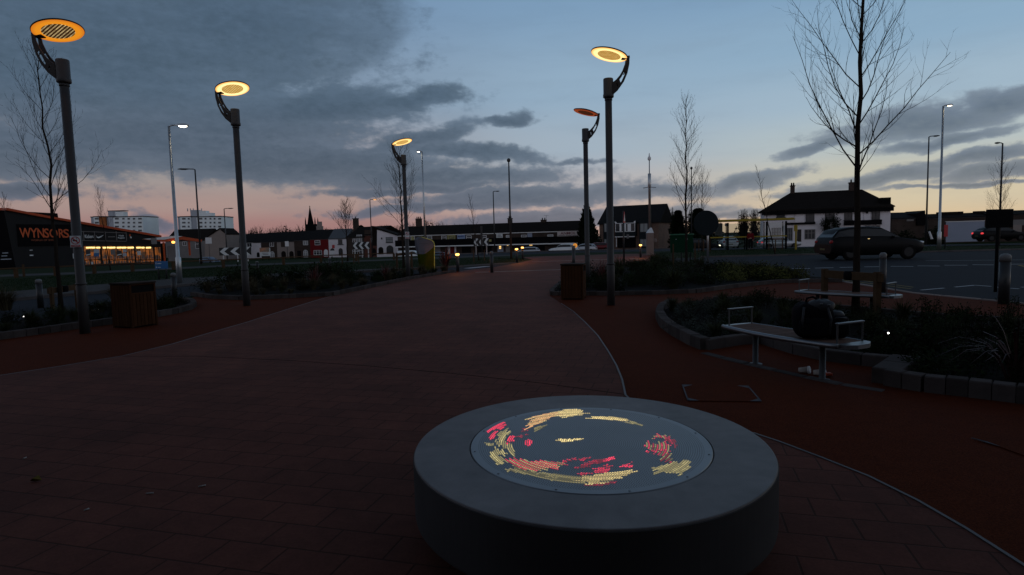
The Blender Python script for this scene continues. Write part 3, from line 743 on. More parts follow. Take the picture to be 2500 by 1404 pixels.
def lamp(foot, deg, ring, louv, label, _):
    g = G(*foot); deg, tdeg = deg
    t = thing('disc_lamp_post', label, 'street lamp', (g.x, g.y, 0), R(deg), 'disc-headed lamp posts along the path')
    b = MB(); b.lathe([(.088, 0), (.088, .9), (.078, .92), (.076, 4.67)], 24); b.build('pole', m_post, t)
    b = MB(); b.lathe([(.093, .93), (.093, .96)], 24); b.build('pole_band', m_post, t); b = MB(); b.lathe([(.085, 4.56), (.085, 4.60)], 24)
    col = MB(); col.lathe([(.108, 4.62), (.118, 4.63), (.118, 4.69), (.110, 4.70), (.110, 5.02), (.100, 5.035)], 28); cb = col.build('collar', m_post, t)
    b.build('pole_band', m_post, t)
    OUT = [(.08, 4.67), (.22, 4.79), (.33, 4.94), (.41, 5.12), (.455, 5.32), (.462, 5.50)]
    INN = [(.08, 4.93), (.17, 5.0), (.26, 5.10), (.33, 5.22), (.385, 5.36), (.405, 5.48)]
    def interp(L, s):
        s *= len(L) - 1; i = min(int(s), len(L) - 2); f = s - i
        return (L[i][0] + (L[i + 1][0] - L[i][0]) * f, L[i][1] + (L[i + 1][1] - L[i][1]) * f)
    for y0 in (-.085, .068):
        b = MB(); N = 20
        for i in range(N):
            s0, s1 = i / N, (i + 1) / N
            for w0, w1 in ((0, .32), (.32, .68), (.68, 1)):
                if w0 == .32 and (.12 < s0 < .20 or .28 < s0 < .56): continue
                q = []
                for s_, w_ in ((s0, w0), (s1, w0), (s1, w1), (s0, w1)):
                    a = interp(OUT, s_); c = interp(INN, s_); q.append((a[0] + (c[0] - a[0]) * w_, a[1] + (c[1] - a[1]) * w_))
                b.hexa([(q[0][0], y0, q[0][1]), (q[1][0], y0, q[1][1]), (q[1][0], y0 + .017, q[1][1]), (q[0][0], y0 + .017, q[0][1]), (q[3][0], y0, q[3][1]), (q[2][0], y0, q[2][1]), (q[2][0], y0 + .017, q[2][1]), (q[3][0], y0 + .017, q[3][1])])
        b.build('arm_plate', m_arm, t)
    for s_ in (.2, .55, .95):
        b = MB(); a = interp(OUT, s_); c = interp(INN, s_); p = ((a[0] + c[0]) / 2, (a[1] + c[1]) / 2)
        b.tube([(p[0], -.07, p[1]), (p[0], .07, p[1])], .012, 8)
        b.build('cross_brace', m_arm, t)
    # head, tilted so the end on the arm hangs lower
    h = MB(); h.lathe([(.395, -.012), (.41, 0), (.405, .012), (.30, .045), (.12, .062)], 56)
    hd = h.build('shade', m_shade, t); hd.location = (.03, 0, 5.55); hd.rotation_euler = (0, R(14.5), R(tdeg - deg))
    rg = MB(); NR = 56
    rr = [(.398, -.0135), (.36, -.020), (.30, -.023), (.262, -.020), (.255, -.0135)]
    rg.loft([[(r * cos(-2 * pi * k / NR), r * sin(-2 * pi * k / NR), z) for k in range(NR)] for r, z in rr], False, True)
    ro = rg.build('light_ring', ring_mat('ring_light', *ring), hd)
    lv = MB(); lv.loft([[(r * cos(2 * pi * k / NR), r * sin(2 * pi * k / NR), z) for k in range(NR)] for r, z in ((.256, -.0185), (.256, -.014))], True, False)
    lv.build('louvre', louvre_mat('louvre_light', *louv), hd)
    b = MB(); b.rbox(.30, .47, -.07, .07, -.01, .05, .01); b.xform(Matrix.Translation((0, 0, 5.45))); b.build('hinge', m_arm, t)
    return t
lamps = [lamp(*a) for a in LAMPS]
# no-smoking plates on two of the posts
def text_mesh(s, w, h, mat, parent, name='lettering', at=(0, 0, 0), u=(1, 0, 0), up=(0, 0, 1), depth=.004, spacing=1., shear=0.):
    cu = bpy.data.curves.new('txt', 'FONT'); cu.body = s; cu.extrude = depth / 2; cu.space_character = spacing; cu.offset = .012; cu.shear = shear; cu.resolution_u = 3
    o = bpy.data.objects.new('txt', cu); COL.objects.link(o)
    bpy.context.view_layer.update()
    dg = bpy.context.evaluated_depsgraph_get()
    me = bpy.data.meshes.new_from_object(o.evaluated_get(dg))
    bpy.data.objects.remove(o)
    xs = [v.co.x for v in me.vertices]; ys_ = [v.co.y for v in me.vertices]
    x0, x1, y0, y1 = min(xs), max(xs), min(ys_), max(ys_)
    u = Vector(u).normalized(); up = Vector(up); n_ = u.cross(up)
    at = Vector(at)
    for v in me.vertices:
        a = ((v.co.x - x0) / (x1 - x0) - .5) * w; c = ((v.co.y - y0) / (y1 - y0) - .5) * h
        v.co = at + u * a + up * c + n_ * v.co.z
    me.materials.clear(); me.materials.append(mat)
    ob = bpy.data.objects.new(name, me); COL.objects.link(ob); ob.parent = parent
    return ob
def nosmoke(t, z, wd, hgt, label, yaw):
    o = thing('no_smoking_sign', label, 'sign', (t.location.x, t.location.y, z), yaw)
    b = MB(); b.rbox(-wd / 2, wd / 2, -.1, -.093, 0, hgt, .001); b.build('plate', m_swhite, o)
    rr = wd * .42; cz = hgt - wd * .5; b = MB(); N = 32
    for k in range(N):
        a, c = 2 * pi * k / N, 2 * pi * (k + 1) / N
        b.hexa([(cos(a) * rr, -.103, cz + sin(a) * rr), (cos(c) * rr, -.103, cz + sin(c) * rr), (cos(c) * rr, -.1, cz + sin(c) * rr), (cos(a) * rr, -.1, cz + sin(a) * rr)] + [(cos(a) * rr * .82, -.103, cz + sin(a) * rr * .82), (cos(c) * rr * .82, -.103, cz + sin(c) * rr * .82), (cos(c) * rr * .82, -.1, cz + sin(c) * rr * .82), (cos(a) * rr * .82, -.1, cz + sin(a) * rr * .82)])
    s = rr * .62; q = rr * .09
    b.hexa([(-s - q, -.105, cz + s - q), (s - q, -.105, cz - s - q), (s - q, -.101, cz - s - q), (-s - q, -.101, cz + s - q), (-s + q, -.105, cz + s + q), (s + q, -.105, cz - s + q), (s + q, -.101, cz - s + q), (-s + q, -.101, cz + s + q)])
    b.build('red_ring', m_sred, o)
    b = MB(); b.box(-wd * .24, wd * .16, -.1035, -.1, cz - .012, cz + .012); b.tube([(wd * .1, -.102, cz + .03), (wd * .18, -.102, cz + .05), (wd * .14, -.102, cz + .07)], .004, 5); b.build('cigarette', m_sblack, o)
    b = MB(); b.box(-wd * .43, wd * .43, -.1035, -.1, hgt * .04, hgt * .2); b.build('red_band', m_sred, o)
    text_mesh('NO SMOKING', wd * .7, hgt * .07, m_swhite, o, at=(0, -.105, hgt * .12))
    return o
nosmoke(lamps[0], 1.63, .17, .21, 'square no-smoking plate on the amber-lit lamp post, above eye level', R(18))
nosmoke(lamps[2], 1.66, .17, .28, 'small no-smoking plate on the lamp post beside the lime totem sign', R(24))

# ------------------------------------------------------------------ timber litter bins
def make_bin():
    t = thing('litter_bin', 'timber slatted litter bin with a dark opening, left of the path by the amber lamp', 'bin', group='timber litter bins')
    W = .28; b = MB(); b.box(-W + .03, W - .03, -W + .03, W - .03, .02, .88); b.build('liner', m_black, t)
    b = MB()
    for s in (0, 1, 2, 3):
        for k in range(6):
            a0 = -W + .045 + k * (2 * W - .09) / 6; a1 = a0 + (2 * W - .09) / 6 - .008
            z1 = .68 if s == 0 else .86
            if s == 0: b.rbox(W - .028, W - .002, a0, a1, .04, z1, .003)
            elif s == 1: b.rbox(a0, a1, W - .028, W - .002, .04, z1, .003)
            elif s == 2: b.rbox(-W + .002, -W + .028, a0, a1, .04, z1, .003)
            else: b.rbox(a0, a1, -W + .002, -W + .028, .04, z1, .003)
    b.build('slats', m_oak, t)
    b = MB()
    for sx in (-1, 1):
        for sy in (-1, 1):
            b.rbox(min(sx * W, sx * (W - .04)), max(sx * W, sx * (W - .04)), min(sy * W, sy * (W - .04)), max(sy * W, sy * (W - .04)), 0, .87, .004)
    b.build('corner_posts', m_oak, t)
    b = MB(); b.rbox(W - .02, W + .002, -W + .04, W - .04, .68, .705, .003); b.rbox(W - .02, W + .002, -W + .04, W - .04, .85, .872, .003); b.build('opening_frame', m_oak, t)
    b = MB(); b.rbox(-W - .015, W + .015, -W - .015, W + .015, .874, .905, .006); b.build('lid', M('bin_lid', (.03, .022, .018), .7), t)
    return t
b1 = make_bin(); g = G(322, 803); b1.location = (g.x - .12, g.y + .33, 0); b1.rotation_euler.z = R(-22)
b2 = copy_tree(b1); g = G(1404, 733); b2.location = (g.x, g.y + .3, 0); b2.rotation_euler.z = R(-14)
b2['label'] = 'timber slatted litter bin right of the path, in front of the barely lit lamp post'

# ------------------------------------------------------------------ benches
m_dsteel = M('dull_steel', (.085, .09, .095), .55, .5)
def make_bench():
    t = thing('bench', 'curved timber and steel bench with a black bag on it, nearest the camera', 'bench', group='curved benches among the planting')
    L, W_ = .88, .26
    def ed(x):                     # plan outline: front bows out, ends taper
        k = x / L
        f = -W_ - .10 * (1 - k * k) + .02; r = W_ * (1 - .12 * k * k)
        return f, r
    b = MB(); N = 22
    for i in range(N):
        x0 = -L + .06 + i * (2 * L - .12) / N; x1 = x0 + (2 * L - .12) / N - .012
        f, r = ed((x0 + x1) / 2); b.rbox(x0, x1, f + .03, r - .02, .425, .45, .004)
    b.build('slats', m_oak2, t)
    b = MB(); pts = [(-L + 2 * L * i / 24, ed(-L + 2 * L * i / 24)[0], .437) for i in range(25)]
    b.tube(pts, .026, 10); b.build('front_rail', m_steel, t)
    b = MB(); pts = [(-L + 2 * L * i / 24, ed(-L + 2 * L * i / 24)[1], .437) for i in range(25)]
    b.tube(pts, .016, 8); b.build('back_rail', m_steel, t)
    b = MB(); e = [(L - .05, ed(L)[0]), (L + .06, ed(L)[0] + .05), (L + .11, -.08), (L + .10, .1), (L + .02, .22), (L - .05, .24)]
    b.poly(e, .41, .452); e2 = [(-L + .05, .22), (-L + .05, ed(L)[0] + .02), (-L, ed(L)[0] + .02), (-L - .03, 0), (-L, .2)]
    b.poly(e2, .41, .452); b.build('end_caps', m_steel, t)
    for s in (-1, 1):
        x = s * (L - .06); z1 = .66; b = MB(); b.tube([(x, -.19, .44), (x, -.19, z1 - .02), (x, -.17, z1 - .012), (x, .17, z1 - .012), (x, .19, z1 - .02), (x, .19, .44)], .010, 6, smooth=False); ar = b.build('armrest', m_dsteel, t); b = MB(); b.rbox(x - .02, x + .02, -.206, .206, z1 - .009, z1 + .002, .003); b.build('arm_top', m_steel, ar)
    for x in (-.52, .50):
        b = MB(); b.lathe([(.085, .004), (.085, .012), (.034, .016), (.034, .41)], 18, (x, -.03)); b.box(x - .03, x + .03, -.24, .2, .405, .425); b.build('leg', m_dsteel, t)
    return t
be = make_bench()
pA, pB = G(1752, 792, .45), G(2100, 852, .45); pC = G(1864, 787, .45)
ax = (pB - pA); ax.z = 0; ang = math.atan2(ax.y, ax.x)
nrm = Vector((-ax.y, ax.x, 0)).normalized()
ctr = (pA + pB) / 2 + nrm * .27
be.location = (ctr.x - .07, ctr.y + .04, 0); be.rotation_euler.z = ang
be.scale = (ax.length / 2.12, .95, 1)
be2 = copy_tree(be); be2['label'] = 'curved steel and timber bench by the main road, behind the staked tree'
pA, pB = G(1985, 712, .45), G(2190, 723, .45)
ax2 = pB - pA; ctr2 = (pA + pB) / 2 + Vector((0, .25, 0)); be2.location = (ctr2.x, ctr2.y, 0); be2.rotation_euler.z = math.atan2(ax2.y, ax2.x)
print('bench', ax.length, ax2.length)
# bag on the bench
def blob(mb, c, r, sub=3, seed=1, amp=.08, sq=.75):
    rn = random.Random(seed); ph = [rn.uniform(0, 6) for _ in range(6)]
    rings = []; NV, NU = 14, 22
    for i in range(NV + 1):
        th = -pi / 2 + pi * (i + .02) / (NV + .04)
        row = []
        for j in range(NU):
            a = 2 * pi * j / NU
            f = lambda v, e: math.copysign(abs(v) ** e, v)
            k = 1 + amp * (sin(3 * a + ph[0]) * cos(2 * th + ph[1]) * .5 + sin(5 * a + ph[2] + 3 * th) * .35)
            row.append((c[0] + r[0] * k * f(cos(th), sq) * f(cos(a), sq), c[1] + r[1] * k * f(cos(th), sq) * f(sin(a), sq), c[2] + r[2] * k * f(sin(th), sq)))
        rings.append(row)
    mb.loft(rings, True, True); return mb
gb = G(2002, 830, .455)
bag = thing('backpack', 'bulging black camera backpack standing on the right end of the nearest bench', 'bag', (gb.x, gb.y + .16, .455), R(-12))
b = MB(); blob(b, (0, 0, .19), (.20, .15, .19), amp=.06, sq=.62); b.build('body', m_cloth, bag)
b = MB(); blob(b, (.07, -.03, .34), (.13, .12, .07), seed=3, amp=.15, sq=.8); b.build('top_flap', m_clothg, bag)
b = MB(); blob(b, (-.02, -.14, .13), (.15, .045, .10), seed=5, amp=.06, sq=.6); b.build('front_pocket', m_cloth, bag)
b = MB(); b.tube([(-.07, 0, .36), (-.06, 0, .42), (.0, 0, .435), (.05, 0, .40), (.06, 0, .36)], .011, 8); b.build('handle', m_cloth, bag)
b = MB(); b.tube([(-.12, -.14, .34), (-.14, -.175, .22), (-.13, -.16, .06)], .012, 6); b.tube([(.10, -.14, .36), (.13, -.18, .22), (.12, -.16, .06)], .012, 6); b.build('strap', m_clothg, bag)
b = MB(); b.rbox(.03, .055, -.16, -.15, .37, .385, .003); b.rbox(.10, .13, -.16, -.15, .36, .372, .003); b.build('buckle', m_steel, bag)
gb2 = G(2058, 832, .455)
bag2 = thing('camera_bag', 'smaller black shoulder bag with grey rolled top beside the backpack on the bench', 'bag', (gb2.x, gb2.y + .18, .455), R(10))
b = MB(); blob(b, (0, 0, .125), (.14, .12, .125), seed=8, amp=.05, sq=.6); b.build('body', m_cloth, bag2)
b = MB(); blob(b, (.01, .03, .235), (.12, .09, .055), seed=9, amp=.12, sq=.8); b.build('top_flap', m_clothg, bag2)
b = MB(); b.tube([(-.12, 0, .16), (-.05, -.11, .23), (.06, -.10, .22), (.13, 0, .14)], .01, 6); b.build('strap', m_clothg, bag2)
# litter below and around
def cup(px, py, label, lying=True, mat=m_paperw, h=.11):
    g = G(px, py); t = thing('paper_cup', label, 'cup', (g.x, g.y, .04))
    b = MB(); b.lathe([(.026, -h / 2), (.040, h / 2)], 18)
    b.xform(Matrix.Rotation(R(80), 4, 'Y') @ Matrix.Rotation(R(40), 4, 'X')); b.build('body', mat, t)
    b = MB(); b.lathe([(.038, h / 2 - .012), (.044, h / 2 - .010), (.044, h / 2 + .002), (.036, h / 2 + .008)], 18)
    b.xform(Matrix.Rotation(R(80), 4, 'Y') @ Matrix.Rotation(R(40), 4, 'X')); b.build('rim', m_whitep, t); return t
cup(1963, 912, 'pale paper cup lying on its side under the nearest bench')
cup(2000, 918, 'crushed pale cup lying at the foot of the bench leg')
b = MB(); g = G(2022, 921); b.rbox(g.x - .035, g.x + .035, g.y - .03, g.y + .03, .016, .05, .008); b.alone('drink_carton', M('orange_card', (.42, .06, .02), .6), 'small orange-red carton on the base plate of the bench leg', 'carton')
b = MB(); g = G(86, 1181)
b.add([(g.x - .035, g.y, .02), (g.x, g.y - .02, .045), (g.x + .04, g.y + .01, .022), (g.x + .005, g.y + .03, .05), (g.x, g.y, .016)], [(0, 1, 3), (1, 2, 3), (0, 4, 1), (1, 4, 2), (0, 3, 4), (2, 4, 3)])
b.alone('fallen_leaf', M('dry_leaf', (.11, .08, .02), .7), 'curled yellowish leaf lying alone on the paving at lower left', 'leaf')
for i, (px, py, lb) in enumerate([(366, 1211, 'nearest the lower left of the paving'), (494, 1193, 'short one, right of the other butts'), (212, 1251, 'lowest one, below the curled leaf'), (61, 1124, 'smallest one, above the curled leaf')]):
    g = G(px, py); b = MB(); a = R(10 + 25 * i); l = .022 if i < 2 else .014
    b.tube([(g.x - l * cos(a), g.y - l * sin(a), .019), (g.x + l * cos(a), g.y + l * sin(a), .019)], .0045, 7)
    b.alone('cigarette_butt', m_paperw, 'pale cigarette butt on the paving, ' + lb, 'cigarette butt', 'cigarette butts on the paving')
# manhole covers with pale corner plates
m_cover = M('worn_steel', (.10, .11, .12), .7, var=.4)
def cover(cs, label):
    P4 = [Vector(G2(*c)) for c in cs]; cen = sum(P4, Vector((0, 0))) / 4
    t = thing('manhole_cover', label, 'manhole cover', (cen.x, cen.y, .012))
    b = MB(); b.poly([(p.x - cen.x, p.y - cen.y) for p in P4], 0, .004); b.build('lid', m_resin, t)
    for i in range(4):
        p = P4[i] - cen; a = (P4[(i + 1) % 4] - P4[i]).normalized(); c = (P4[i - 1] - P4[i]).normalized()
        b = MB(); b.poly([tuple(p), tuple(p + a * .10), tuple(p + c * .10)], .004, .007); b.build('corner_plate', m_cover, t)
    b = MB()
    for i in (1, 3):
        p, q = P4[i] - cen, P4[(i + 1) % 4] - cen; d = (q - p).normalized(); nn = Vector((-d.y, d.x)) * .006
        b.poly([tuple(p - nn), tuple(q - nn), tuple(q + nn), tuple(p + nn)], .004, .007)
    b.build('edge_strip', m_cover, t)
cover([(1680, 982), (1858, 984), (1826, 946), (1666, 943)], 'recessed square manhole cover with pale metal corners, behind the round seat')
cover([(2410, 1084), (2700, 1190), (2620, 1130), (2372, 1075)], 'recessed manhole cover cut by the right edge, one pale corner showing')
# ------------------------------------------------------------------ bollards and lit bollards
def make_bollard():
    t = thing('bollard', 'x', 'bollard', group='plain grey bollards')
    b = MB(); b.lathe([(.075, 0), (.075, .84)], 20); b.build('post', m_dkpole, t)
    b = MB(); b.lathe([(.078, .842), (.078, .95), (.060, .985), (.03, 1.0)], 20); b.build('cap', M('bollard_cap', (.12, .125, .13), .5), t)
    return t
BOL = [((100, 752), .8, 'plain grey bollard in the far-left bed, left of the staked tree'), ((427, 727), .78, 'plain grey bollard between the two left beds, under the tall white lamp column'),
       ((629, 664), .62, 'plain rounded bollard behind the left bed, right of the second disc-headed lamp'), ((806, 659), .72, 'plain rounded bollard behind the left bed, below the red painted house'),
       ((1201, 666), 1.0, 'dark grey bollard standing in the mouth of the paved path, right of a lit bollard'), ((1401, 660), 1.15, 'dark grey bollard behind the right-hand timber bin with a small orange sign above it'),
       ((2450, 743), 1.0, 'thick dark bollard at the kerb of the main road, rightmost in view'), ((2154, 716), 1.0, 'dark bollard with a thin reflective edge behind the staked tree')]
bol0 = None
for (px, py), hs, lb in BOL:
    g = G(px, py)
    if bol0 is None: bol0 = o = make_bollard()
    else: o = copy_tree(bol0)
    o.location = (g.x, g.y, 0); o.scale = (1, 1, hs) if px < 2400 else (1.25, 1.25, hs * 1.02); o['label'] = lb
m_bglow = emis('bollard_glow', (1., .62, .22), 4.5); m_bglow2 = emis('bollard_rim', (1., .20, .03), 1.4)
def lens_mat():
    mt = bpy.data.materials.new('amber_lens'); mt.use_nodes = True; nt = mt.node_tree; nt.nodes.clear()
    o = nt.nodes.new('ShaderNodeOutputMaterial'); t = nt.nodes.new('ShaderNodeBsdfTransparent'); t.inputs[0].default_value = (1, .8, .5, 1)
    e = nt.nodes.new('ShaderNodeEmission'); e.inputs[0].default_value = (1., .50, .13, 1); e.inputs[1].default_value = 7.
    mx = nt.nodes.new('ShaderNodeMixShader'); mx.inputs[0].default_value = .45
    nt.links.new(t.outputs[0], mx.inputs[1]); nt.links.new(e.outputs[0], mx.inputs[2]); nt.links.new(mx.outputs[0], o.inputs[0]); return mt
m_blens = lens_mat()
def make_litbollard():
    t = thing('lit_bollard', 'x', 'bollard light', group='bollard lights with glowing amber heads')
    b = MB(); b.lathe([(.075, 0), (.075, .80)], 20); b.build('post', m_dkpole, t)
    b = MB(); b.lathe([(.060, .802), (.092, .815), (.096, .86), (.075, .893)], 20); h = b.build('lamp_head', m_blens, t)
    b = MB(); b.lathe([(.098, .895), (.102, .91), (.06, .955), (.02, .965)], 20); b.build('hood', M('hood_amber', (.12, .03, .01), .4), t)
    return t
LB = [((1118, 664), 1.0, 'lit amber bollard at the left edge of the paved path, beside the red-leaved plant'), ((1262, 641), .98, 'lit amber bollard on the tip of the grass island, left of a pair'),
      ((1276, 633), .98, 'lit amber bollard on the grass island, right and farther of a pair'), ((1564, 629), 1.0, 'lit amber bollard beside the grey cabinet mast, right of the path')]
lb0 = None
for (px, py), hs, lb in LB:
    g = G(px, py)
    o = make_litbollard() if lb0 is None else copy_tree(lb0); lb0 = lb0 or o
    o.location = (g.x, g.y, 0); o['label'] = lb
    ld = bpy.data.lights.new('bollard_lamp', 'POINT'); ld.energy = 42; ld.color = (1., .35, .08); ld.shadow_soft_size = .04
    lo = bpy.data.objects.new('bollard_lamp', ld); COL.objects.link(lo); lo.parent = o; lo.location = (0, 0, .86)
# ground spotlights in the beds
m_spot = emis('spot_lens', (1, .97, .9), 6.)
for px, py, lb in [(61, 772, 'tiny white ground light in the far-left bed, leftmost'), (243, 756, 'tiny white ground light in the far-left bed, beside the left bin'), (2164, 812, 'tiny white ground light in the bed behind the nearest bench')]:
    hz = .3 if px > 2000 else .12; g = G(px, py, hz); t = thing('ground_light', lb, 'ground light', (g.x, g.y, hz - .1))
    b = MB(); b.tube([(0, 0, -hz + .1), (0, 0, .07)], .012, 8); b.lathe([(.03, .07), (.035, .08), (.035, .12), (.03, .13)], 12); b.build('housing', m_black, t)
    b = MB(); b.tube([(0, -.036, .10), (0, -.042, .10)], .010, 10); b.build('lens', m_spot, t)

# ------------------------------------------------------------------ road lighting columns
def column(px_top, py_top, d, px_bot, mat, r, arm, lit, label, head='box', z0=None, step=0, lc=(1., .75, .45), ls=5.):
    top = P(px_top, py_top, d); bx = P(px_bot, py_top + 250, d)
    z0 = terrain(top.x, d) if z0 is None else z0
    t = thing('street_light', label, 'street light', (top.x, d, z0), 0, 'road lighting columns')
    H = top.z - z0; b = MB()
    pr = [(r * 1.5, 0), (r * 1.5, step), (r, step + .05), (r * .72, H)] if step else [(r, 0), (r * .6, H)]
    b.lathe(pr, 12); b.build('pole', mat, t)
    ax_, ay_ = arm
    if ax_ or ay_:
        L = math.hypot(ax_, ay_); u = Vector((ax_ / L, ay_ / L, 0)); b = MB()
        b.tube([(0, 0, H - .02), Vector((0, 0, H + .04)) + u * .12, Vector((0, 0, H + .06)) + u * L * .6], r * .45, 8); b.build('arm', mat, t)
        b = MB(); s = Vector((-u.y, u.x, 0)); c = Vector((0, 0, H + .05))
        rings = []
        for q, w_, h0, h1 in ((.35, .05, -.03, .03), (.5, .11, -.05, .05), (.85, .13, -.05, .06), (1.05, .05, -.03, .02)):
            p = c + u * L * q; rings.append([p - s * w_ + Vector((0, 0, h0)), p + s * w_ + Vector((0, 0, h0)), p + s * w_ * .7 + Vector((0, 0, h1)), p - s * w_ * .7 + Vector((0, 0, h1))])
        b.loft(rings, True); hd = b.build('lamp_head', m_dkpole if not lit else mat, t)
        b = MB(); rings = []
        for q, w_, z in ((.5, .06, -.055), (.6, .1, -.075), (.8, .1, -.075), (.92, .05, -.055)):
            p = c + u * L * q; rings.append([p - s * w_ + Vector((0, 0, z)), p + s * w_ + Vector((0, 0, z)), p + s * w_ * .9 + Vector((0, 0, z + .06)), p - s * w_ * .9 + Vector((0, 0, z + .06))])
        b.loft(rings, True); b.build('lens', emis('street_lens', lc, ls) if lit else m_glass, hd)
    else:
        b = MB(); b.lathe([(r * .6, H), (r * 1.6, H + .05), (r * 1.8, H + .18), (r * .9, H + .28)], 12); b.build('lamp_head', m_dkpole, t)
    return t
column(412, 308, 26.4, 432, m_galv, .075, (.75, .15), True, 'tall pale lamp column with small lit head, left of the second disc-headed lamp', step=1.1, lc=(1, .85, .65), ls=9.)
column(476, 414, 53, 488, m_dkpole, .09, (-1.3, -.2), False, 'tall dark lamp column with an unlit head slanting left, between the tower blocks')
column(547, 510, 90, 553, m_dkpole, .10, (1.3, 0), False, 'distant thin lamp column with unlit head pointing right, beside the right tower block')
column(903, 488, 90, 908, m_dkpole, .10, (1.0, 0), True, 'distant thin lamp column with an orange lit head, left of the small bare tree', lc=(1., .45, .12), ls=4.)
column(1030, 370, 42, 1040, m_galv, .075, (-.35, .1), True, 'silver lamp column with a small white lit head, above the lime totem sign', lc=(1, .92, .75), ls=7.)
column(1204, 468, 82, 1206, m_dkpole, .10, (.8, 0), False, 'thin dark lamp column with short unlit head, left of the tallest mid-distance column')
column(1242, 396, 46, 1250, m_dkpole, .08, (0, 0), False, 'dark lamp column with a knob-like head seen end on, behind the shopping parade signs')
column(1688, 414, 62, 1690, m_dkpole, .07, (0, 0), False, 'slim dark lamp column just right of the tall bare tree by the green board')
column(2268, 334, 60, 2266, m_dkpole, .09, (.85, -.2), False, 'dark lamp column with unlit head pointing right, left of the tallest right-hand column')
column(2303, 259, 42, 2299, m_galv, .085, (.55, -.1), True, 'tallest lamp column on the right, small lit head, red board at its foot', step=1.2, lc=(1, .82, .55), ls=8.)
column(2448, 350, 50, 2440, m_dkpole, .09, (-.6, 0), False, 'dark lamp column near the right edge with a head pointing left')

# ------------------------------------------------------------------ bare trees
def bare_tree(name, label, base, H, spread, seed, first=.3, r0=.05, nb=26, up=1.0, sub=3, droop=0., lean=(0, 0), group='bare young trees', cat='tree', tw=1.0, tuft=False):
    rn = random.Random(seed)
    t = thing(name, label, cat, base, 0, group)
    b = MB(); N = 14; path = []
    for i in range(N + 1):
        k = i / N; path.append(Vector((lean[0] * k + rn.uniform(-1, 1) * .012 * H * k, lean[1] * k + rn.uniform(-1, 1) * .01 * H * k, H * k)))
    rad = [r0 * (1 - .88 * (i / N) ** .9) for i in range(N + 1)]; rad[0] *= 1.15
    b.tube(path, rad, 8); b.build('trunk', m_bark, t)
    cr = MB()
    def at(k):
        s = k * N; i = min(int(s), N - 1); return path[i].lerp(path[i + 1], s - i)
    def branch(p, d, L, r, lvl):
        n = 6 if lvl == 0 else 4 if lvl == 1 else 3
        pts = [p]; q = p.copy(); v = d.copy(); rads = [r]
        for i in range(n):
            v = (v + Vector((rn.uniform(-1, 1), rn.uniform(-1, 1), rn.uniform(-.6, 1))) * (.15 if lvl == 0 else .22) + Vector((0, 0, .10 * up))).normalized()
            q = q + v * (L / n); pts.append(q.copy()); rads.append(r * (1 - .78 * (i + 1) / n))
        cr.tube(pts, rads, 5 if lvl == 0 else 3, caps=False, smooth=False)
        if lvl < sub:
            m_ = max(2, int((8, 5, 4, 3)[lvl] * min(1.3, L / (H * .2) + .25)))
            for j in range(m_):
                k = (j + .6 + rn.uniform(-.3, .3)) / m_ * .85 + .12; i = min(int(k * n), n - 1)
                pp = pts[i].lerp(pts[i + 1], k * n - i); t_ = (pts[i + 1] - pts[i]).normalized()
                side = t_.cross(Vector((rn.uniform(-1, 1), rn.uniform(-1, 1), rn.uniform(-1, 1)))).normalized()
                dd = (t_ * rn.uniform(.75, 1.0) + side * rn.uniform(.5, .85) + Vector((0, 0, .18 * up))).normalized()
                branch(pp, dd, L * rn.uniform(.28, .5) * (1.15 - k * .5), max(rads[i] * .55, .0022 * tw), lvl + 1)
    ga = rn.uniform(0, 6)
    for i in range(nb):
        k = first + (1 - first) * (max(0, i + rn.uniform(-.3, .3)) / nb) ** .95 * .97; k = min(.985, max(first, k))
        ga += 2.4 + rn.uniform(-.4, .4)
        inc = rn.uniform(.85, 1.15) * (.92 - .35 * k)      # angle from vertical
        prof = spread(k) if callable(spread) else spread * (1.05 - k)
        d = Vector((cos(ga) * sin(inc), sin(ga) * sin(inc), cos(inc) * up))
        branch(at(k), d.normalized(), max(.12, prof) * rn.uniform(.8, 1.15) / max(.4, sin(inc)), max(.005 * tw, r0 * .30 * (1.05 - k)), 0)
    c = cr.build('crown', m_twig, t)
    return t
g = G(150, 762); bare_tree('bare_tree', 'bare young tree with two stakes behind the amber-lit lamp post, far left', (g.x, g.y, .03), 6.45, lambda k: 1.65 * (1.02 - k) ** .7 + .1, 11, .34, .055, 26, sub=2, tw=1.3)
g = G(2088, 772); bare_tree('bare_tree', 'tall bare tree tied to a stake frame behind the nearest bench', (g.x, g.y, .03), 7.9, lambda k: (1.9 * (1.02 - k) ** .6 if k > .4 else 1.6), 23, .29, .068, 32, sub=2, tw=1.1, up=.8)
g = G(986, 660); bare_tree('bare_tree', 'bare tree directly behind the lamp post beside the lime totem sign', (g.x, g.y, .03), 6.5, lambda k: 1.9 * (1.02 - k) ** .7 + .1, 31, .3, .07, 26, sub=2, tw=2.)
g = G(1676, 657); bare_tree('bare_tree', 'slender pointed bare tree rising behind the green board', (g.x, g.y, .03), 7.5, lambda k: 1.35 * (1.02 - k) ** .55, 45, .28, .065, 38, sub=2, tw=1.8)
g = P(849, 640, 50); bare_tree('bare_tree', 'small spreading tree with a twiggy reddish crown in front of the taller brick house', (g.x, 50, 0), 4.7, lambda k: 1.75 * (1.08 - k) + .15, 5, .42, .07, 26, up=1.0, sub=2, tw=2.6)
g = P(1169, 637, 44); bare_tree('bare_tree', 'thin pale leaning sapling in front of the shopping parade', (g.x, 44, 0), 4.75, lambda k: .85 * (1.05 - k) + .15, 61, .34, .035, 16, sub=1, tw=2., lean=(-.55, 0))
g = P(1893, 620, 40); bare_tree('bare_tree', 'thin sapling leaning left behind the bus shelter, in front of the pub gable', (g.x, 40, 0), 5.9, lambda k: .9 * (1.05 - k) + .1, 71, .42, .045, 16, sub=1, tw=2., lean=(-1.35, 0))
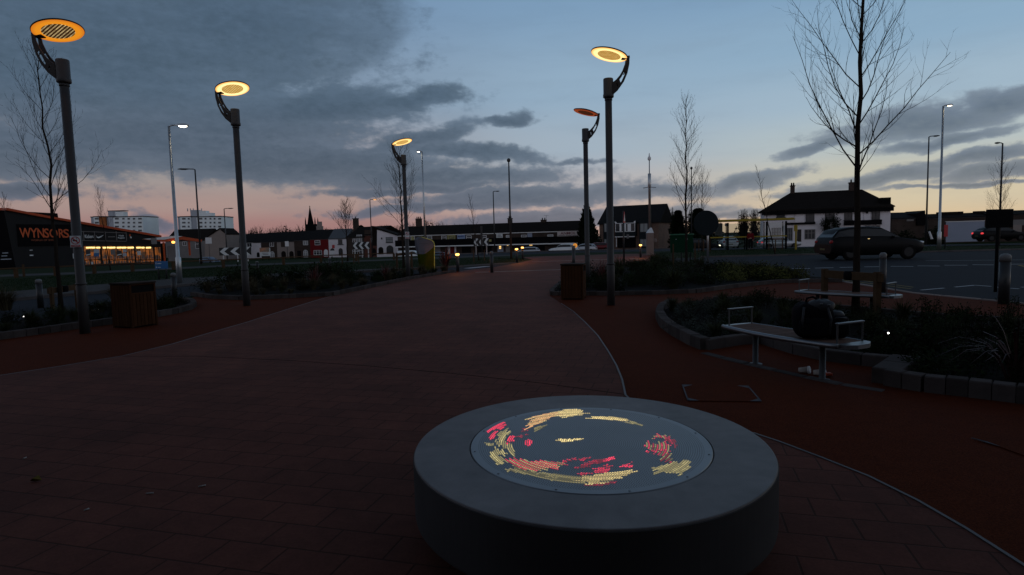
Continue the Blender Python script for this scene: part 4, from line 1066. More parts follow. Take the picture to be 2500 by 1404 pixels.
g = P(2438, 600, 46); bare_tree('bare_tree', 'faint bare tree against the yellow sky behind the dark sign board, far right', (g.x, 46, 0), 6.6, lambda k: 1.9 * (1.05 - k) ** .8, 81, .25, .06, 26, sub=2, tw=1.8)
g = P(18, 600, 112); bare_tree('bare_tree', 'bare tree top showing over the shoe shop roof at the left edge', (g.x, 112, -1), 13.2, lambda k: 3.6 * (1.1 - k), 91, .3, .14, 22, sub=2, tw=4.)
g = P(270, 660, 44); bare_tree('bare_tree', 'faint thin bare tree in front of the shoe shop and the left tower block', (g.x, 44, 0), 5.9, lambda k: 1.2 * (1.1 - k) + .1, 95, .42, .04, 24, sub=2, tw=1.4, lean=(-.5, 0), up=1.5)
g = P(1714, 600, 52); bare_tree('bare_tree', 'small bare tree right of the slim lamp column above the dark rounded conifers', (g.x, 52, 0), 6.6, lambda k: 1.9 * (1.1 - k) + .3, 99, .4, .06, 20, sub=2, tw=2.2)
# stakes and ties
def stakes(pts, z, label, bar=True, r=.045):
    P_ = [G(*p) for p in pts]; t = thing('tree_stakes', label, 'stakes', (P_[0].x, P_[0].y, 0))
    for p in P_:
        b = MB(); b.box(p.x - r, p.x + r, p.y - r, p.y + r, 0, z); b.build('stake', m_stake, t, True)
    if bar:
        for p, q in zip(P_, P_[1:]):
            b = MB(); d = (q - p).normalized(); n_ = Vector((-d.y, d.x, 0)) * .025; a, c = p - d * .05, q + d * .05
            b.hexa([tuple(v) for v in (a - n_ - Vector((0, .07, -z + .16)), c - n_ - Vector((0, .07, -z + .16)), c + n_ - Vector((0, .07, -z + .16)), a + n_ - Vector((0, .07, -z + .16)), a - n_ - Vector((0, .07, -z + .02)), c - n_ - Vector((0, .07, -z + .02)), c + n_ - Vector((0, .07, -z + .02)), a + n_ - Vector((0, .07, -z + .02)))])
            b.build('crossbar', m_stake, t, True)
            m_ = (p + q) / 2; b = MB(); b.lathe([(.085, z - .17), (.10, z - .12), (.10, z - .06), (.085, z - .01)], 14, (m_.x, m_.y + .0)); b.build('rubber_tie', m_black, t, True)
    return t
stakes([(2012, 768), (2140, 788)], .86, 'two square timber stakes and a crossbar around the tall bare tree behind the bench')
stakes([(130, 765), (190, 752)], .66, 'two leaning timber stakes with a bar around the far-left bare tree', r=.035)
stakes([(970, 662), (1006, 655)], .95, 'pair of timber stakes with a bar at the bare tree beside the lime totem')
stakes([(836, 645), (864, 643), (876, 643)], .85, 'pale timber stakes round the small spreading tree', bar=False, r=.03)
stakes([(1157, 640), (1183, 638)], .8, 'pale timber stakes round the thin pale sapling', bar=False, r=.03)
stakes([(1644, 662), (1697, 658)], 1.15, 'two thin timber stakes round the slender tree by the green board', bar=False, r=.025)
stakes([(1877, 610), (1893, 614), (1910, 610)], .95, 'three thin timber stakes in the verge beneath the bus shelter', bar=False, r=.03)
stakes([(1706, 615), (1718, 615), (1733, 615)], 1.0, 'three thin stakes in the verge left of the bus shelter', bar=False, r=.03)
stakes([(59, 676)], .75, 'single pale leaning stake in the grass before the shoe shop', bar=False, r=.045)
# knee rail along the grass
t = thing('knee_rail_fence', 'low timber knee-rail fence crossing the grass in front of the shop and the terrace', 'fence', (P(300, 650, 42).x, 42, 0))
fp = [(-160, 690), (40, 678), (137, 674), (231, 668), (324, 663), (424, 659), (546, 654), (693, 647), (784, 641), (870, 638), (962, 634)]
FPp = [G(*p) for p in fp]
for p in FPp:
    b = MB(); b.box(p.x - .08, p.x + .08, p.y - .08, p.y + .08, 0, .52); b.build('post', m_stake, t, True)
for p, q in zip(FPp, FPp[1:]):
    b = MB(); d = (q - p).normalized(); n_ = Vector((-d.y, d.x, 0)) * .05; z0, z1 = Vector((0, 0, .52)), Vector((0, 0, .60)); a, c = p - d * .0, q
    b.hexa([a - n_ + z0, c - n_ + z0, c + n_ + z0, a + n_ + z0, a - n_ + z1, c - n_ + z1, c + n_ + z1, a + n_ + z1]); b.build('rail', m_stake, t, True)

# ------------------------------------------------------------------ planting
def leafcloud(mb, c, r, n, s, rn, hemi=True, shell=.55):
    for _ in range(n):
        th = rn.uniform(0, 2 * pi); zz = rn.uniform(0 if hemi else -1, 1); q = math.sqrt(1 - zz * zz)
        k = rn.uniform(shell, 1.0) * (1 + .18 * sin(3 * th + c[0] * 7) + .14 * sin(5 * zz + 2 * th))
        p = Vector((c[0] + r[0] * q * cos(th) * k, c[1] + r[1] * q * sin(th) * k, c[2] + r[2] * zz * k))
        a = Vector((rn.gauss(0, 1), rn.gauss(0, 1), rn.gauss(0, .8))).normalized(); b_ = a.orthogonal().normalized(); e = s * rn.uniform(.6, 1.4)
        mb.add([p - a * e, p + b_ * e * .45, p + a * e, p - b_ * e * .45], [(0, 1, 2, 3)])
def shrub(seed, r=(.45, .4, .4), n=520, s=.035, mat=None, twig=True):
    rn = random.Random(seed); t = thing('shrub', 'x', 'shrub')
    b = MB()
    for k in range(5):
        leafcloud(b, (rn.uniform(-.5, .5) * r[0], rn.uniform(-.5, .5) * r[1], 0), (r[0] * .65, r[1] * .65, r[2] * rn.uniform(.7, 1.05)), n // 5, s, rn)
    b.build('foliage', mat or m_leafd, t)
    b = MB()
    for k in range(16):
        a = rn.uniform(0, 2 * pi); L = rn.uniform(.6, 1.0); b.tube([(cos(a) * r[0] * .1, sin(a) * r[1] * .1, 0), (cos(a) * r[0] * .5 * L, sin(a) * r[1] * .5 * L, r[2] * .7 * L), (cos(a) * r[0] * .8 * L, sin(a) * r[1] * .8 * L, r[2] * 1.12 * L)], [.006, .004, .002], 3, False, False)
    b.build('stems', m_twig, t)
    return t
def tussock(seed, h=.5, w=.45, n=170, mat=None, droop=1., bw=.006, name='grass_tussock', cat='ornamental grass', stiff=.5):
    rn = random.Random(seed); t = thing(name, 'x', cat); b = MB()
    for k in range(n):
        a = rn.uniform(0, 2 * pi); R_ = rn.uniform(.25, 1.) * w; L = h * rn.uniform(.65, 1.1); d = Vector((cos(a), sin(a), 0)); s = Vector((-sin(a), cos(a), 0)) * bw * rn.uniform(.7, 1.3)
        b0 = d * rn.uniform(0, .18) * w; pts = []
        for i in range(5):
            q = i / 4; pts.append(b0 + d * R_ * q ** 1.4 + Vector((0, 0, L * (q * (1 + stiff) - droop * q * q * (.35 + .75 * R_ / w) * (stiff + .45)))))
        vs = []
        for i, p in enumerate(pts):
            ww = (1, 1, .85, .6, .1)[i]; vs += [p - s * ww, p + s * ww]
        b.add(vs, [(2 * i, 2 * i + 1, 2 * i + 3, 2 * i + 2) for i in range(4)])
    b.build('blades', mat or m_leafg, t); return t
def stalks(seed, h=.55, n=26, mat=None):
    rn = random.Random(seed); t = thing('stemmed_plant', 'x', 'plant'); b = MB(); f = MB()
    for k in range(n):
        x, y = rn.gauss(0, .14), rn.gauss(0, .14); L = h * rn.uniform(.5, 1.05); lx_, ly_ = rn.uniform(-.08, .08), rn.uniform(-.08, .08)
        b.tube([(x, y, 0), (x + lx_, y + ly_, L)], [.004, .002], 3, False, False)
        for j in range(9):
            q = rn.uniform(.15, 1.0); p = Vector((x + lx_ * q, y + ly_ * q, L * q)); a = Vector((rn.uniform(-1, 1), rn.uniform(-1, 1), rn.uniform(-.2, .9))).normalized(); e = rn.uniform(.02, .04); o_ = a.orthogonal().normalized() * e * .35
            f.add([p, p + a * e + o_, p + a * e * 2, p + a * e - o_], [(0, 1, 2, 3)])
    b.build('stems', m_twig, t); f.build('leaves', mat or m_leafd, t); return t
protos = {
 'shrubA': [shrub(s, n=620, s=.03) for s in (1, 2, 3)], 'shrubG': [shrub(s, (.6, .5, .38), 900, .028, m_leafy) for s in (4, 5)],
 'shrubS': [shrub(s, (.5, .42, .36), 900, .022, m_leafb) for s in (6, 7)],
 'tus': [tussock(s) for s in (8, 9, 10)], 'straw': [tussock(s, .55, .5, 220, m_leafs, 1.15) for s in (11, 12)],
 'low': [tussock(s, .28, .34, 150, m_leafs, 1.) for s in (13, 14)],
 'redarch': [tussock(s, .75, .85, 30, m_leafp, 1.2, .010, 'red_leaved_plant', 'plant', .55) for s in (25,)],
 'red': [tussock(s, .62, .42, 46, m_leafr, .75, .016, 'red_leaved_plant', 'plant', .7) for s in (15, 16)], 'stem': [stalks(s) for s in (17, 18, 19)]}
used = set()
def plant(kind, x, y, z, sc, rz, label, group, rnd):
    p = rnd.choice(protos[kind])
    if p.name in used: o = copy_tree(p)
    else: o = p; used.add(p.name)
    o.location = (x, y, z); o.scale = (sc, sc, sc * rnd.uniform(.85, 1.15)); o.rotation_euler = (0, 0, rz); o['label'] = label; o['group'] = group
    return o
rnd = random.Random(77)
def fill(poly_px, n, kinds, where, mind, scr=(.8, 1.2), excl=()):
    pl = [G2(*p) for p in poly_px]; xs = [p[0] for p in pl]; ys_ = [p[1] for p in pl]; pts = []; tries = 0
    KN = {'shrubA': 'dark evergreen shrub', 'shrubG': 'golden-green leafy shrub', 'shrubS': 'silvery low shrub', 'tus': 'green grass tussock', 'straw': 'arching straw-coloured grass tussock', 'low': 'low straw-coloured grass clump', 'red': 'red-leaved strappy plant', 'stem': 'upright leafy-stemmed plant'}
    while len(pts) < n and tries < n * 60:
        tries += 1; x, y = rnd.uniform(min(xs), max(xs)), rnd.uniform(min(ys_), max(ys_))
        if not inpoly(x, y, pl) or any((x - a) ** 2 + (y - c) ** 2 < mind ** 2 for a, c in pts): continue
        if any((x - a) ** 2 + (y - c) ** 2 < r_ ** 2 for a, c, r_ in excl): continue
        pts.append((x, y)); k = rnd.choice(kinds)
        plant(k, x, y, .045, rnd.uniform(*scr), rnd.uniform(0, 6.28), '%s among the plants of %s' % (KN[k], where), '%ss of %s' % (KN[k], where), rnd)
wA, wB, wC, wD = 'the bed at far left', 'the bed left of the path', 'the bed behind the right-hand bin', 'the bed behind the nearest bench'
A_in = [(-60, 835), (0, 822), (200, 796), (290, 783), (380, 768), (440, 755), (455, 745), (430, 738), (380, 744), (250, 760), (0, 800), (-60, 812)]
fill(A_in, 34, ['shrubA', 'shrubA', 'stem', 'low', 'tus'], wA, .42, (.5, .8))
fill([(490, 718), (600, 726), (800, 718), (960, 688), (960, 680), (840, 682), (700, 694), (560, 704), (480, 716)], 52, ['straw', 'low', 'tus', 'shrubA', 'straw'], wB, .42, (.6, .95))
fill([(500, 710), (640, 700), (840, 684), (840, 676), (700, 690), (560, 700)], 26, ['shrubA', 'shrubA', 'shrubA', 'shrubA'], wB, .8, (1.3, 1.9))
fill([(960, 688), (1060, 671), (1105, 664), (1060, 666), (960, 676), (900, 682)], 26, ['low', 'tus', 'straw', 'shrubA'], wB, .6, (.7, 1.2))
C_in = [(1385, 690), (1360, 714), (1500, 718), (1600, 715), (1700, 710), (1770, 701), (1840, 693), (1980, 686), (1900, 674), (1725, 655), (1600, 644), (1520, 653), (1480, 666)]
fill(C_in, 64, ['shrubA', 'shrubA', 'shrubA', 'tus', 'shrubS'], wC, .62, (.85, 1.4))
fill([(1780, 690), (1960, 684), (1900, 675), (1760, 665)], 12, ['shrubG'], wC, .8, (.9, 1.25))
fill([(1385, 700), (1370, 714), (1500, 716), (1500, 690)], 9, ['low', 'stem', 'shrubS'], wC, .4, (.5, .8))
fill([(1650, 755), (1625, 778), (1660, 815), (1740, 845), (1800, 832), (1800, 760), (1720, 742)], 15, ['shrubS', 'shrubS', 'tus'], wD, .42, (.55, .8))
fill([(1760, 745), (1800, 825), (1880, 825), (2010, 862), (2200, 890), (2180, 800), (2000, 762), (1860, 740)], 34, ['shrubA', 'stem', 'stem', 'shrubA', 'tus'], wD, .38, (.5, .8))
fill([(2130, 782), (2200, 890), (2220, 925), (2500, 962), (2640, 980), (2700, 830), (2500, 800), (2300, 787)], 56, ['stem', 'shrubA', 'shrubA', 'stem', 'tus'], wD, .38, (.5, .85))
def one(kind, px, py, sc, label):
    g = G(px, py); plant(kind, g.x, g.y, .045, sc, 1., label, 'single plants picked out by colour', rnd)
one('red', 1088, 665, 1.5, 'dark red strappy plant beside the lit bollard left of the path')
one('red', 768, 707, 1.1, 'dark red strappy plant right of the second disc-headed lamp, behind grasses')
one('red', 942, 686, 1.0, 'dark red strappy plant left of the lamp with the small no-smoking plate')
one('red', 1470, 690, 1.0, 'dark red strappy plant just right of the right-hand timber bin')
one('redarch', 2480, 935, .95, 'large pinkish-red arching plant cut by the right edge')
one('straw', 15, 762, 1.35, 'big rounded tussock lit orange at the left edge')
one('straw', 285, 742, 1.15, 'fountain-shaped pale tussock behind the left bin')
one('straw', 330, 742, .9, 'smaller fountain tussock right behind the left bin')
for k, L in protos.items():
    for p in L:
        if p.name not in used:
            for c in list(p.children): bpy.data.objects.remove(c)
            bpy.data.objects.remove(p)
# rough grass: short blades on the near verges and the edge of the lawns
def turf(name, poly_px, n, h, mat, seed):
    rn = random.Random(seed); pl = [G2(*p) for p in poly_px]; xs = [p[0] for p in pl]; ys_ = [p[1] for p in pl]; b = MB(); c = 0
    while c < n:
        x, y = rn.uniform(min(xs), max(xs)), rn.uniform(min(ys_), max(ys_))
        if not inpoly(x, y, pl): continue
        c += 1; a = rn.uniform(0, 2 * pi); e = h * rn.uniform(.5, 1.2); z = terrain(x, y); w_ = .008
        b.add([(x - w_ * cos(a), y - w_ * sin(a), z), (x + w_ * cos(a), y + w_ * sin(a), z), (x + e * .5 * sin(a), y - e * .5 * cos(a), z + e)], [(0, 1, 2)])
    tag(b.build(name, mat), 'short rough grass of the verge', 'grass', kind='stuff')
turf('verge_grass', [(0, 713), (450, 678), (818, 660), (1130, 647), (1262, 640), (1290, 636), (1270, 630), (1100, 632), (870, 641), (570, 651), (230, 669), (0, 684)], 30000, .05, m_grass, 1)
turf('verge_grass', [(1560, 632), (1640, 631), (1712, 628), (2000, 620), (2500, 608), (2500, 597), (1900, 606), (1640, 614), (1580, 620)], 20000, .05, m_grass, 2)
# ------------------------------------------------------------------ facades
class Fac:
    def __init__(s, pa, da, pb, db):
        A, B = P(pa, 600, da), P(pb, 600, db)
        s.o = Vector((A.x, A.y, 0)); s.u = Vector((B.x - A.x, B.y - A.y, 0)); s.len = s.u.length; s.u.normalize(); s.n = Vector((s.u.y, -s.u.x, 0))
    def sz(s, px, py, off=0.):
        d = ray(px, py); t = (off + s.o.dot(s.n) - CAM.dot(s.n)) / d.dot(s.n); p = CAM + d * t
        return (p - s.o).dot(s.u), p.z
    def w(s, sv, z, off=0.):
        p = s.o + s.u * sv + s.n * off; return (p.x, p.y, z)
    def rect(s, x0, y0, x1, y1, off=0.):
        ym, xm = (y0 + y1) / 2, (x0 + x1) / 2
        return s.sz(x0, ym, off)[0], s.sz(x1, ym, off)[0], s.sz(xm, y1, off)[1], s.sz(xm, y0, off)[1]
    def sbox(s, mb, s0, s1, z0, z1, o0, o1):
        return mb.hexa([s.w(s0, z0, o1), s.w(s1, z0, o1), s.w(s1, z0, o0), s.w(s0, z0, o0), s.w(s0, z1, o1), s.w(s1, z1, o1), s.w(s1, z1, o0), s.w(s0, z1, o0)])
    def box(s, mb, x0, y0, x1, y1, o0, o1):
        a = s.rect(x0, y0, x1, y1); return s.sbox(mb, a[0], a[1], a[2], a[3], o0, o1)
    def plate(s, mb, pts, o0, o1):            # slab from an outline in (s,z)
        tri = tessellate_polygon([[Vector((p[0], p[1], 0)) for p in pts]]); n = len(pts)
        ar = sum(pts[i][0] * pts[(i + 1) % n][1] - pts[(i + 1) % n][0] * pts[i][1] for i in range(n))
        if ar < 0: pts = pts[::-1]; tri = [tuple(n - 1 - i for i in t) for t in tri]
        fx = []
        for t in tri:
            a, b_, c = (pts[i] for i in t); fx.append(t if (b_[0] - a[0]) * (c[1] - a[1]) - (b_[1] - a[1]) * (c[0] - a[0]) > 0 else t[::-1])
        mb.add([s.w(p[0], p[1], o1) for p in pts] + [s.w(p[0], p[1], o0) for p in pts], fx + [tuple(n + i for i in f[::-1]) for f in fx] + [(i, n + i, n + (i + 1) % n, (i + 1) % n) for i in range(n)])
        return mb
    def pxplate(s, mb, px, o0, o1): return s.plate(mb, [s.sz(x, y) for x, y in px], o0, o1)
def base_of(F, x0, x1, ):
    p = P((x0 + x1) / 2, 600, 50); a = F.sz((x0 + x1) / 2, 600)[0]; q = F.w(a, 0); return (q[0], q[1], terrain(q[0], q[1]))
def roofpart(F, root, s0, s1, ze, zr, dep, mat, ov=.25, hip=(0, 0), name='roof'):
    b = MB(); f0, f1 = ov, -dep - ov; mid = -dep / 2; th = .14
    A = [F.w(s0 - ov, ze, f0), F.w(s1 + ov, ze, f0), F.w(s1 + ov, ze, f1), F.w(s0 - ov, ze, f1)]
    Rg = [F.w(s0 - ov + hip[0], zr, mid), F.w(s1 + ov - hip[1], zr, mid)]
    up = lambda v: (v[0], v[1], v[2] + th)
    v = A + Rg + [up(q) for q in A] + [up(q) for q in Rg]
    b.add(v, [(6, 7, 11, 10), (8, 9, 10, 11), (7, 8, 11), (9, 6, 10), (1, 0, 4, 5), (3, 2, 5, 4), (0, 1, 7, 6), (1, 2, 8, 7), (2, 3, 9, 8), (3, 0, 6, 9)] + ([(2, 1, 5), (0, 3, 4)]))
    return b.build(name, mat, root, True)
def wallpart(F, root, s0, s1, z0, ze, zr, dep, mat, hip=(0, 0), name='wall'):
    b = MB(); F.sbox(b, s0, s1, z0, ze + .02, -dep, 0)
    for sv, hp in ((s0, hip[0]), (s1, hip[1])):
        if hp == 0 and zr > ze:
            e = .12 if sv == s0 else -.12
            b.add([F.w(sv, ze, 0), F.w(sv, ze, -dep), F.w(sv, zr - .05, -dep / 2), F.w(sv + e, ze, 0), F.w(sv + e, ze, -dep), F.w(sv + e, zr - .05, -dep / 2)], [(0, 1, 2), (5, 4, 3), (0, 2, 5, 3), (2, 1, 4, 5)])
    return b.build(name, mat, root, True)
def window(F, root, x0, y0, x1, y1, style='2', glass=None, fmat=None, off=.0, arch=False, name='window'):
    glass = glass or m_glass; fmat = fmat or m_whitep
    a, c, z0, z1 = F.rect(x0, y0, x1, y1); fw = min(.09, (c - a) * .12)
    b = MB()
    if arch:
        r = (c - a) / 2; zc = z1 - r; pts = [(a, z0), (c, z0)] + [(a + r + r * cos(pi * k / 10), zc + r * sin(pi * k / 10)) for k in range(11)]
        F.plate(b, pts, off - .05, off + .03); g_ = b.build(name, glass, root, True)
        b = MB()
        for k in range(10):
            t0, t1 = pi * k / 10, pi * (k + 1) / 10
            F.plate(b, [(a + r + r * cos(t0), zc + r * sin(t0)), (a + r + r * cos(t1), zc + r * sin(t1)), (a + r + (r - fw) * cos(t1), zc + (r - fw) * sin(t1)), (a + r + (r - fw) * cos(t0), zc + (r - fw) * sin(t0))], off + .031, off + .06)
        F.sbox(b, a, a + fw, z0, zc, off + .031, off + .06); F.sbox(b, c - fw, c, z0, zc, off + .031, off + .06); F.sbox(b, a + fw, c - fw, z0, z0 + fw, off + .031, off + .06)
        if 'm' in style: F.sbox(b, (a + c) / 2 - fw * .4, (a + c) / 2 + fw * .4, z0 + fw, z1 - fw, off + .031, off + .058)
        if 't' in style: F.sbox(b, a + fw, c - fw, zc - fw * .4, zc + fw * .4, off + .031, off + .057)
        b.build('frame', fmat, g_, True); return g_
    F.sbox(b, a, c, z0, z1, off - .05, off + .02); g_ = b.build(name, glass, root, True)
    b = MB(); f0, f1 = off + .021, off + .055
    F.sbox(b, a, c, z0, z0 + fw, f0, f1); F.sbox(b, a, c, z1 - fw, z1, f0, f1); F.sbox(b, a, a + fw, z0 + fw, z1 - fw, f0, f1); F.sbox(b, c - fw, c, z0 + fw, z1 - fw, f0, f1)
    if style.startswith('h'): F.sbox(b, a + fw, c - fw, z1 - (z1 - z0) * .42, z1 - (z1 - z0) * .42 + fw, f0, f1 - .002)
    else:
        n = int(style[0]) if style[0].isdigit() else 1
        for k in range(1, n): m_ = a + (c - a) * k / n; F.sbox(b, m_ - fw / 2, m_ + fw / 2, z0 + fw, z1 - fw, f0, f1 - .002)
        if 't' in style: F.sbox(b, a + fw, c - fw, z0 + (z1 - z0) * .6, z0 + (z1 - z0) * .6 + fw * .8, f0, f1 - .004)
    b.build('frame', fmat, g_, True)
    if 's' in style:
        b = MB(); F.sbox(b, a - .08, c + .08, z0 - .12, z0, -.02, off + .10); b.build('sill', m_swhite if fmat is m_whitep else m_dkpole, g_, True)
    return g_
def door(F, root, x0, y0, x1, y1, mat, arch=False, off=0.):
    a, c, z0, z1 = F.rect(x0, y0, x1, y1); b = MB()
    if arch:
        r = (c - a) / 2; zc = z1 - r; pts = [(a, z0), (c, z0)] + [(a + r + r * cos(pi * k / 10), zc + r * sin(pi * k / 10)) for k in range(11)]
        F.plate(b, pts, off - .05, off + .04)
    else: F.sbox(b, a, c, z0, z1, off - .05, off + .04)
    d = b.build('door', mat, root, True); b = MB(); F.sbox(b, c - (c - a) * .2, c - (c - a) * .12, z0 + .45 * (z1 - z0), z0 + .5 * (z1 - z0), off + .041, off + .08); b.build('handle', m_black, d, True)
    return d
def chimney(F, root, px, py0, py1, wpx, off, mat, pots=2):
    a, c, z0, z1 = F.rect(px - wpx / 2, py0, px + wpx / 2, py1, off); b = MB(); F.sbox(b, a, c, z0 - 1.2, z1, off - .5, off + .3); F.sbox(b, a - .08, c + .08, z1, z1 + .12, off - .58, off + .38)
    ch = b.build('chimney', mat, root, True); b = MB()
    for k in range(pots):
        q = F.w(a + (c - a) * (k + .5) / pots, 0, off - .1); b.lathe([(.13, z1 + .121), (.10, z1 + .55)], 8, (q[0], q[1]))
    b.build('chimney_pots', m_tile, ch, True); return ch
def building(name, F, label, cat, x0, x1, group=None): return thing(name, label, cat, base_of(F, x0, x1), 0, group)
def house(F, label, x0, x1, ye, yr, dep, wm, rm, group='terraced houses beyond the roundabout', name='terraced_house', hip=(0, 0)):
    t = building(name, F, label, 'house', x0, x1, group)
    s0, s1, z0, ze = F.rect(x0, ye, x1, 640); ze = F.sz((x0 + x1) / 2, ye)[1]; zr = F.sz((x0 + x1) / 2, yr, -dep / 2)[1]
    zb = t.location.z - .8
    w_ = wallpart(F, t, s0, s1, zb, ze, zr, dep, wm, hip); r = roofpart(F, t, s0, s1, ze, zr, dep, rm, hip=hip, ov=.02 if 'terraced' in name else .25)
    b = MB(); F.sbox(b, s0 + .01, s1 - .01, ze - .12, ze + .02, .003, .12); b.build('gutter', m_dkpole, t, True)
    return t, r
# --- terrace left of centre
FT = Fac(500, 178, 1000, 168)
t, r = house(FT, 'grey rendered end house with gable and white notice board, left end of the terrace', 405, 505, 588, 561, 9, m_grend, m_tile)
window(FT, t, 477, 588, 488, 607, 'h'); window(FT, t, 446, 590, 456, 600, '2')
FG = Fac(500, 166, 548, 166); a = [FG.sz(x, y) for x, y in [(500, 583), (537, 559), (552, 572), (552, 640), (500, 640)]]
t = building('gable_house', FG, 'house with a pale stone gable end facing the road, above the parked silver car', 'house', 500, 552, 'terraced houses beyond the roundabout')
b = MB(); FG.plate(b, a, -8, 0); b.build('wall', m_beige, t, True); b = MB()
FG.plate(b, [FG.sz(*q) for q in [(498, 585), (537, 559.5), (553, 573), (553, 570.5), (537, 556.5), (498, 582)]], -8.2, .2); b.build('roof', m_tile, t, True)
t, r = house(FT, 'low grey-brown house behind the black and white chevron board', 552, 588, 592, 573, 8, m_grend, m_slate); window(FT, t, 529 + 30, 596, 541 + 30, 605, 'h')
t, r = house(FT, 'white fronted terraced house left of the second disc-headed lamp', 588, 620, 592, 572, 8, m_white, m_slate); window(FT, t, 603, 593, 615, 603, '2'); window(FT, t, 600, 606, 612, 622, '1', glass=m_glass)
t, r = house(FT, 'narrow white terraced house with white garden wall behind the advert board', 620, 638, 592, 571, 8, m_white, m_slate); door(FT, t, 627, 616, 634, 628, m_black, True)
t, r = house(FT, 'dark brick terraced house with one small white double window', 638, 677, 591, 569, 8, m_dbrick, m_slate); window(FT, t, 658, 591, 669, 602, '2'); window(FT, t, 660, 614, 670, 631, 'mt', arch=True, glass=m_glassl)
t, r = house(FT, 'beige terraced house with two dark round-headed openings', 677, 719, 590, 567, 8, m_beige, m_slate)
door(FT, t, 687, 613, 698, 630, m_tile, True); door(FT, t, 706.5, 613, 717, 630, m_tile, True); b = MB(); FT.box(b, 686, 591, 699, 603, 0, .05); b.build('boarded_window', m_dbrick, t, True)
t, r = house(FT, 'dark brick terraced house with tall round-headed white window', 719, 758, 587, 565, 8, m_dbrick, m_slate); window(FT, t, 740, 588, 752, 598.5, '2', glass=m_glassl); window(FT, t, 741, 610, 752, 628, 'mt', arch=True, glass=m_glassl); door(FT, t, 726, 612, 735, 630, m_black)
t, r = house(FT, 'deep red painted terraced house with white arched door', 758, 803, 584, 562, 8, m_redp, m_slate); window(FT, t, 768.5, 587, 782, 598.5, 'h'); window(FT, t, 766, 611, 786, 622.5, '3t'); door(FT, t, 791, 609, 801, 626, m_whitep, True)
t, r = house(FT, 'bright white terraced house with arched door and red wall plaque', 803, 848, 583, 560, 8, m_white, m_slate2)
window(FT, t, 825.5, 584.5, 836, 597, '2', fmat=m_dkpole); door(FT, t, 806, 612, 817, 626, m_whitep, False); b = MB(); q = FT.sz(811.5, 612); r_ = 5.5 / 8.6
FT.plate(b, [(q[0] + r_ * cos(pi * k / 10), q[1] + .02 + r_ * sin(pi * k / 10)) for k in range(11)], .0, .05); b.build('fanlight', m_glass, t, True)
window(FT, t, 827, 606, 837, 624, 'm', arch=True, fmat=m_dkpole); b = MB(); FT.box(b, 811, 598, 817, 606, 0, .1); b.build('red_plaque', m_sred, t, True); b = MB(); FT.box(b, 824, 596.5, 838.5, 598, 0, .2); b.build('sill', m_dkpole, t, True)
# taller brick houses
FB = Fac(846, 160, 925, 152)
t, r = house(FB, 'taller dark brick house with green-framed upper windows behind the right chevron board', 848, 890, 580, 556, 9, m_dbrick, m_tile, name='brick_house')
chimney(FB, t, 868, 534, 556, 9, -4.5, m_dbrick, 1); window(FB, t, 861, 583, 870, 592, '2t'); window(FB, t, 871, 573, 884, 592, '2', glass=m_glassl); window(FB, t, 861, 610, 879, 621, '3t'); window(FB, t, 889 - 14, 611, 899 - 12, 625, '1')
t, r = house(FB, 'red-brown brick house with small white windows left of the white gable', 890, 921, 574, 554, 9, m_rbrick, m_tile, name='brick_house')
window(FB, t, 906, 581, 919, 592, '2t'); door(FB, t, 909, 606, 918, 624, m_black, True); b = MB(); FB.box(b, 890, 561, 921, 574, .01, .05); b.build('gable_panel', m_dbrick, t, True)
# white gable house
FW = Fac(920, 146, 971, 146)
t = building('gable_house', FW, 'white rendered gable house with two dark arches, left of the shopping parade', 'house', 920, 971, 'terraced houses beyond the roundabout')
b = MB(); FW.plate(b, [FW.sz(*q) for q in [(920.5, 561), (971, 575), (971, 650), (920.5, 650)]], -9, 0); b.build('wall', m_white, t, True)
b = MB(); FW.plate(b, [FW.sz(*q) for q in [(908, 554.5), (972, 576), (972, 573.5), (908, 551.5)]], -9.2, .3); FW.plate(b, [FW.sz(*q) for q in [(908, 554), (920, 560), (920, 600), (908, 600)]], -9, -.5); b.build('roof', m_tile, t, True)
window(FW, t, 942, 579, 959, 592, 'hs', glass=m_glassl, fmat=m_dkpole); window(FW, t, 943.5, 599, 960.5, 620, 't', arch=True, glass=m_glass, fmat=m_dkpole); door(FW, t, 924, 603, 936, 621, m_tile, True)
b = MB(); FW.box(b, 930.5, 580, 933.5, 584.5, 0, .15); b.build('wall_light', m_dkpole, t, True)
# --- shopping parade
FP_ = Fac(960, 136, 1425, 122)
t = building('shopping_parade', FP_, 'long two-storey brick shopping parade with dark roof and white fascia strip', 'building', 971, 1418)
s0, s1, _, _ = FP_.rect(971, 580, 1418, 600); ze = FP_.sz(1195, 569.5)[1]; zr = FP_.sz(1195, 547.5, -4.5)[1]
wallpart(FP_, t, s0, s1, t.location.z - 1, ze, zr, 9, m_dbrick); roofpart(FP_, t, s0, s1, ze, zr, 9, m_tile, .12)
def pslope(x): return (1195 - x) * .0335       # rows of the parade climb to the right in the picture
b = MB(); zz = FP_.sz(1195, 599.5)[1]; FP_.sbox(b, s0, s1, zz, zz + .22, 1.2, 1.32); FP_.sbox(b, s1 - .12, s1, zz + .22, zz + 1.5, 1.2, 1.32); b.build('fascia_trim', m_whitep, t, True)
b = MB(); FP_.sbox(b, s0, s1, zz + .221, zz + 1.55, 0, 1.19); b.build('canopy', m_cladb, t, True)
b = MB(); FP_.sbox(b, s0, s1, ze - .15, ze, .003, .12); b.build('gutter', m_galv, t, True)
for x, w_, g_ in [(1049, 12, m_glass), (1084, 12, m_glass), (1145, 13, m_glass), (1182, 12, m_glass), (1242, 13, m_glassl), (1279, 13, m_glass), (1344, 14, m_glassl), (1008, 10, m_glass)]:
    dy = pslope(x) * .35; window(FP_, t, x - w_ / 2, 574.5 + dy, x + w_ / 2, 587.5 + dy, 'h', glass=g_)
m_shoplit = emis('shop_light', (1., .62, .2), 1.4)
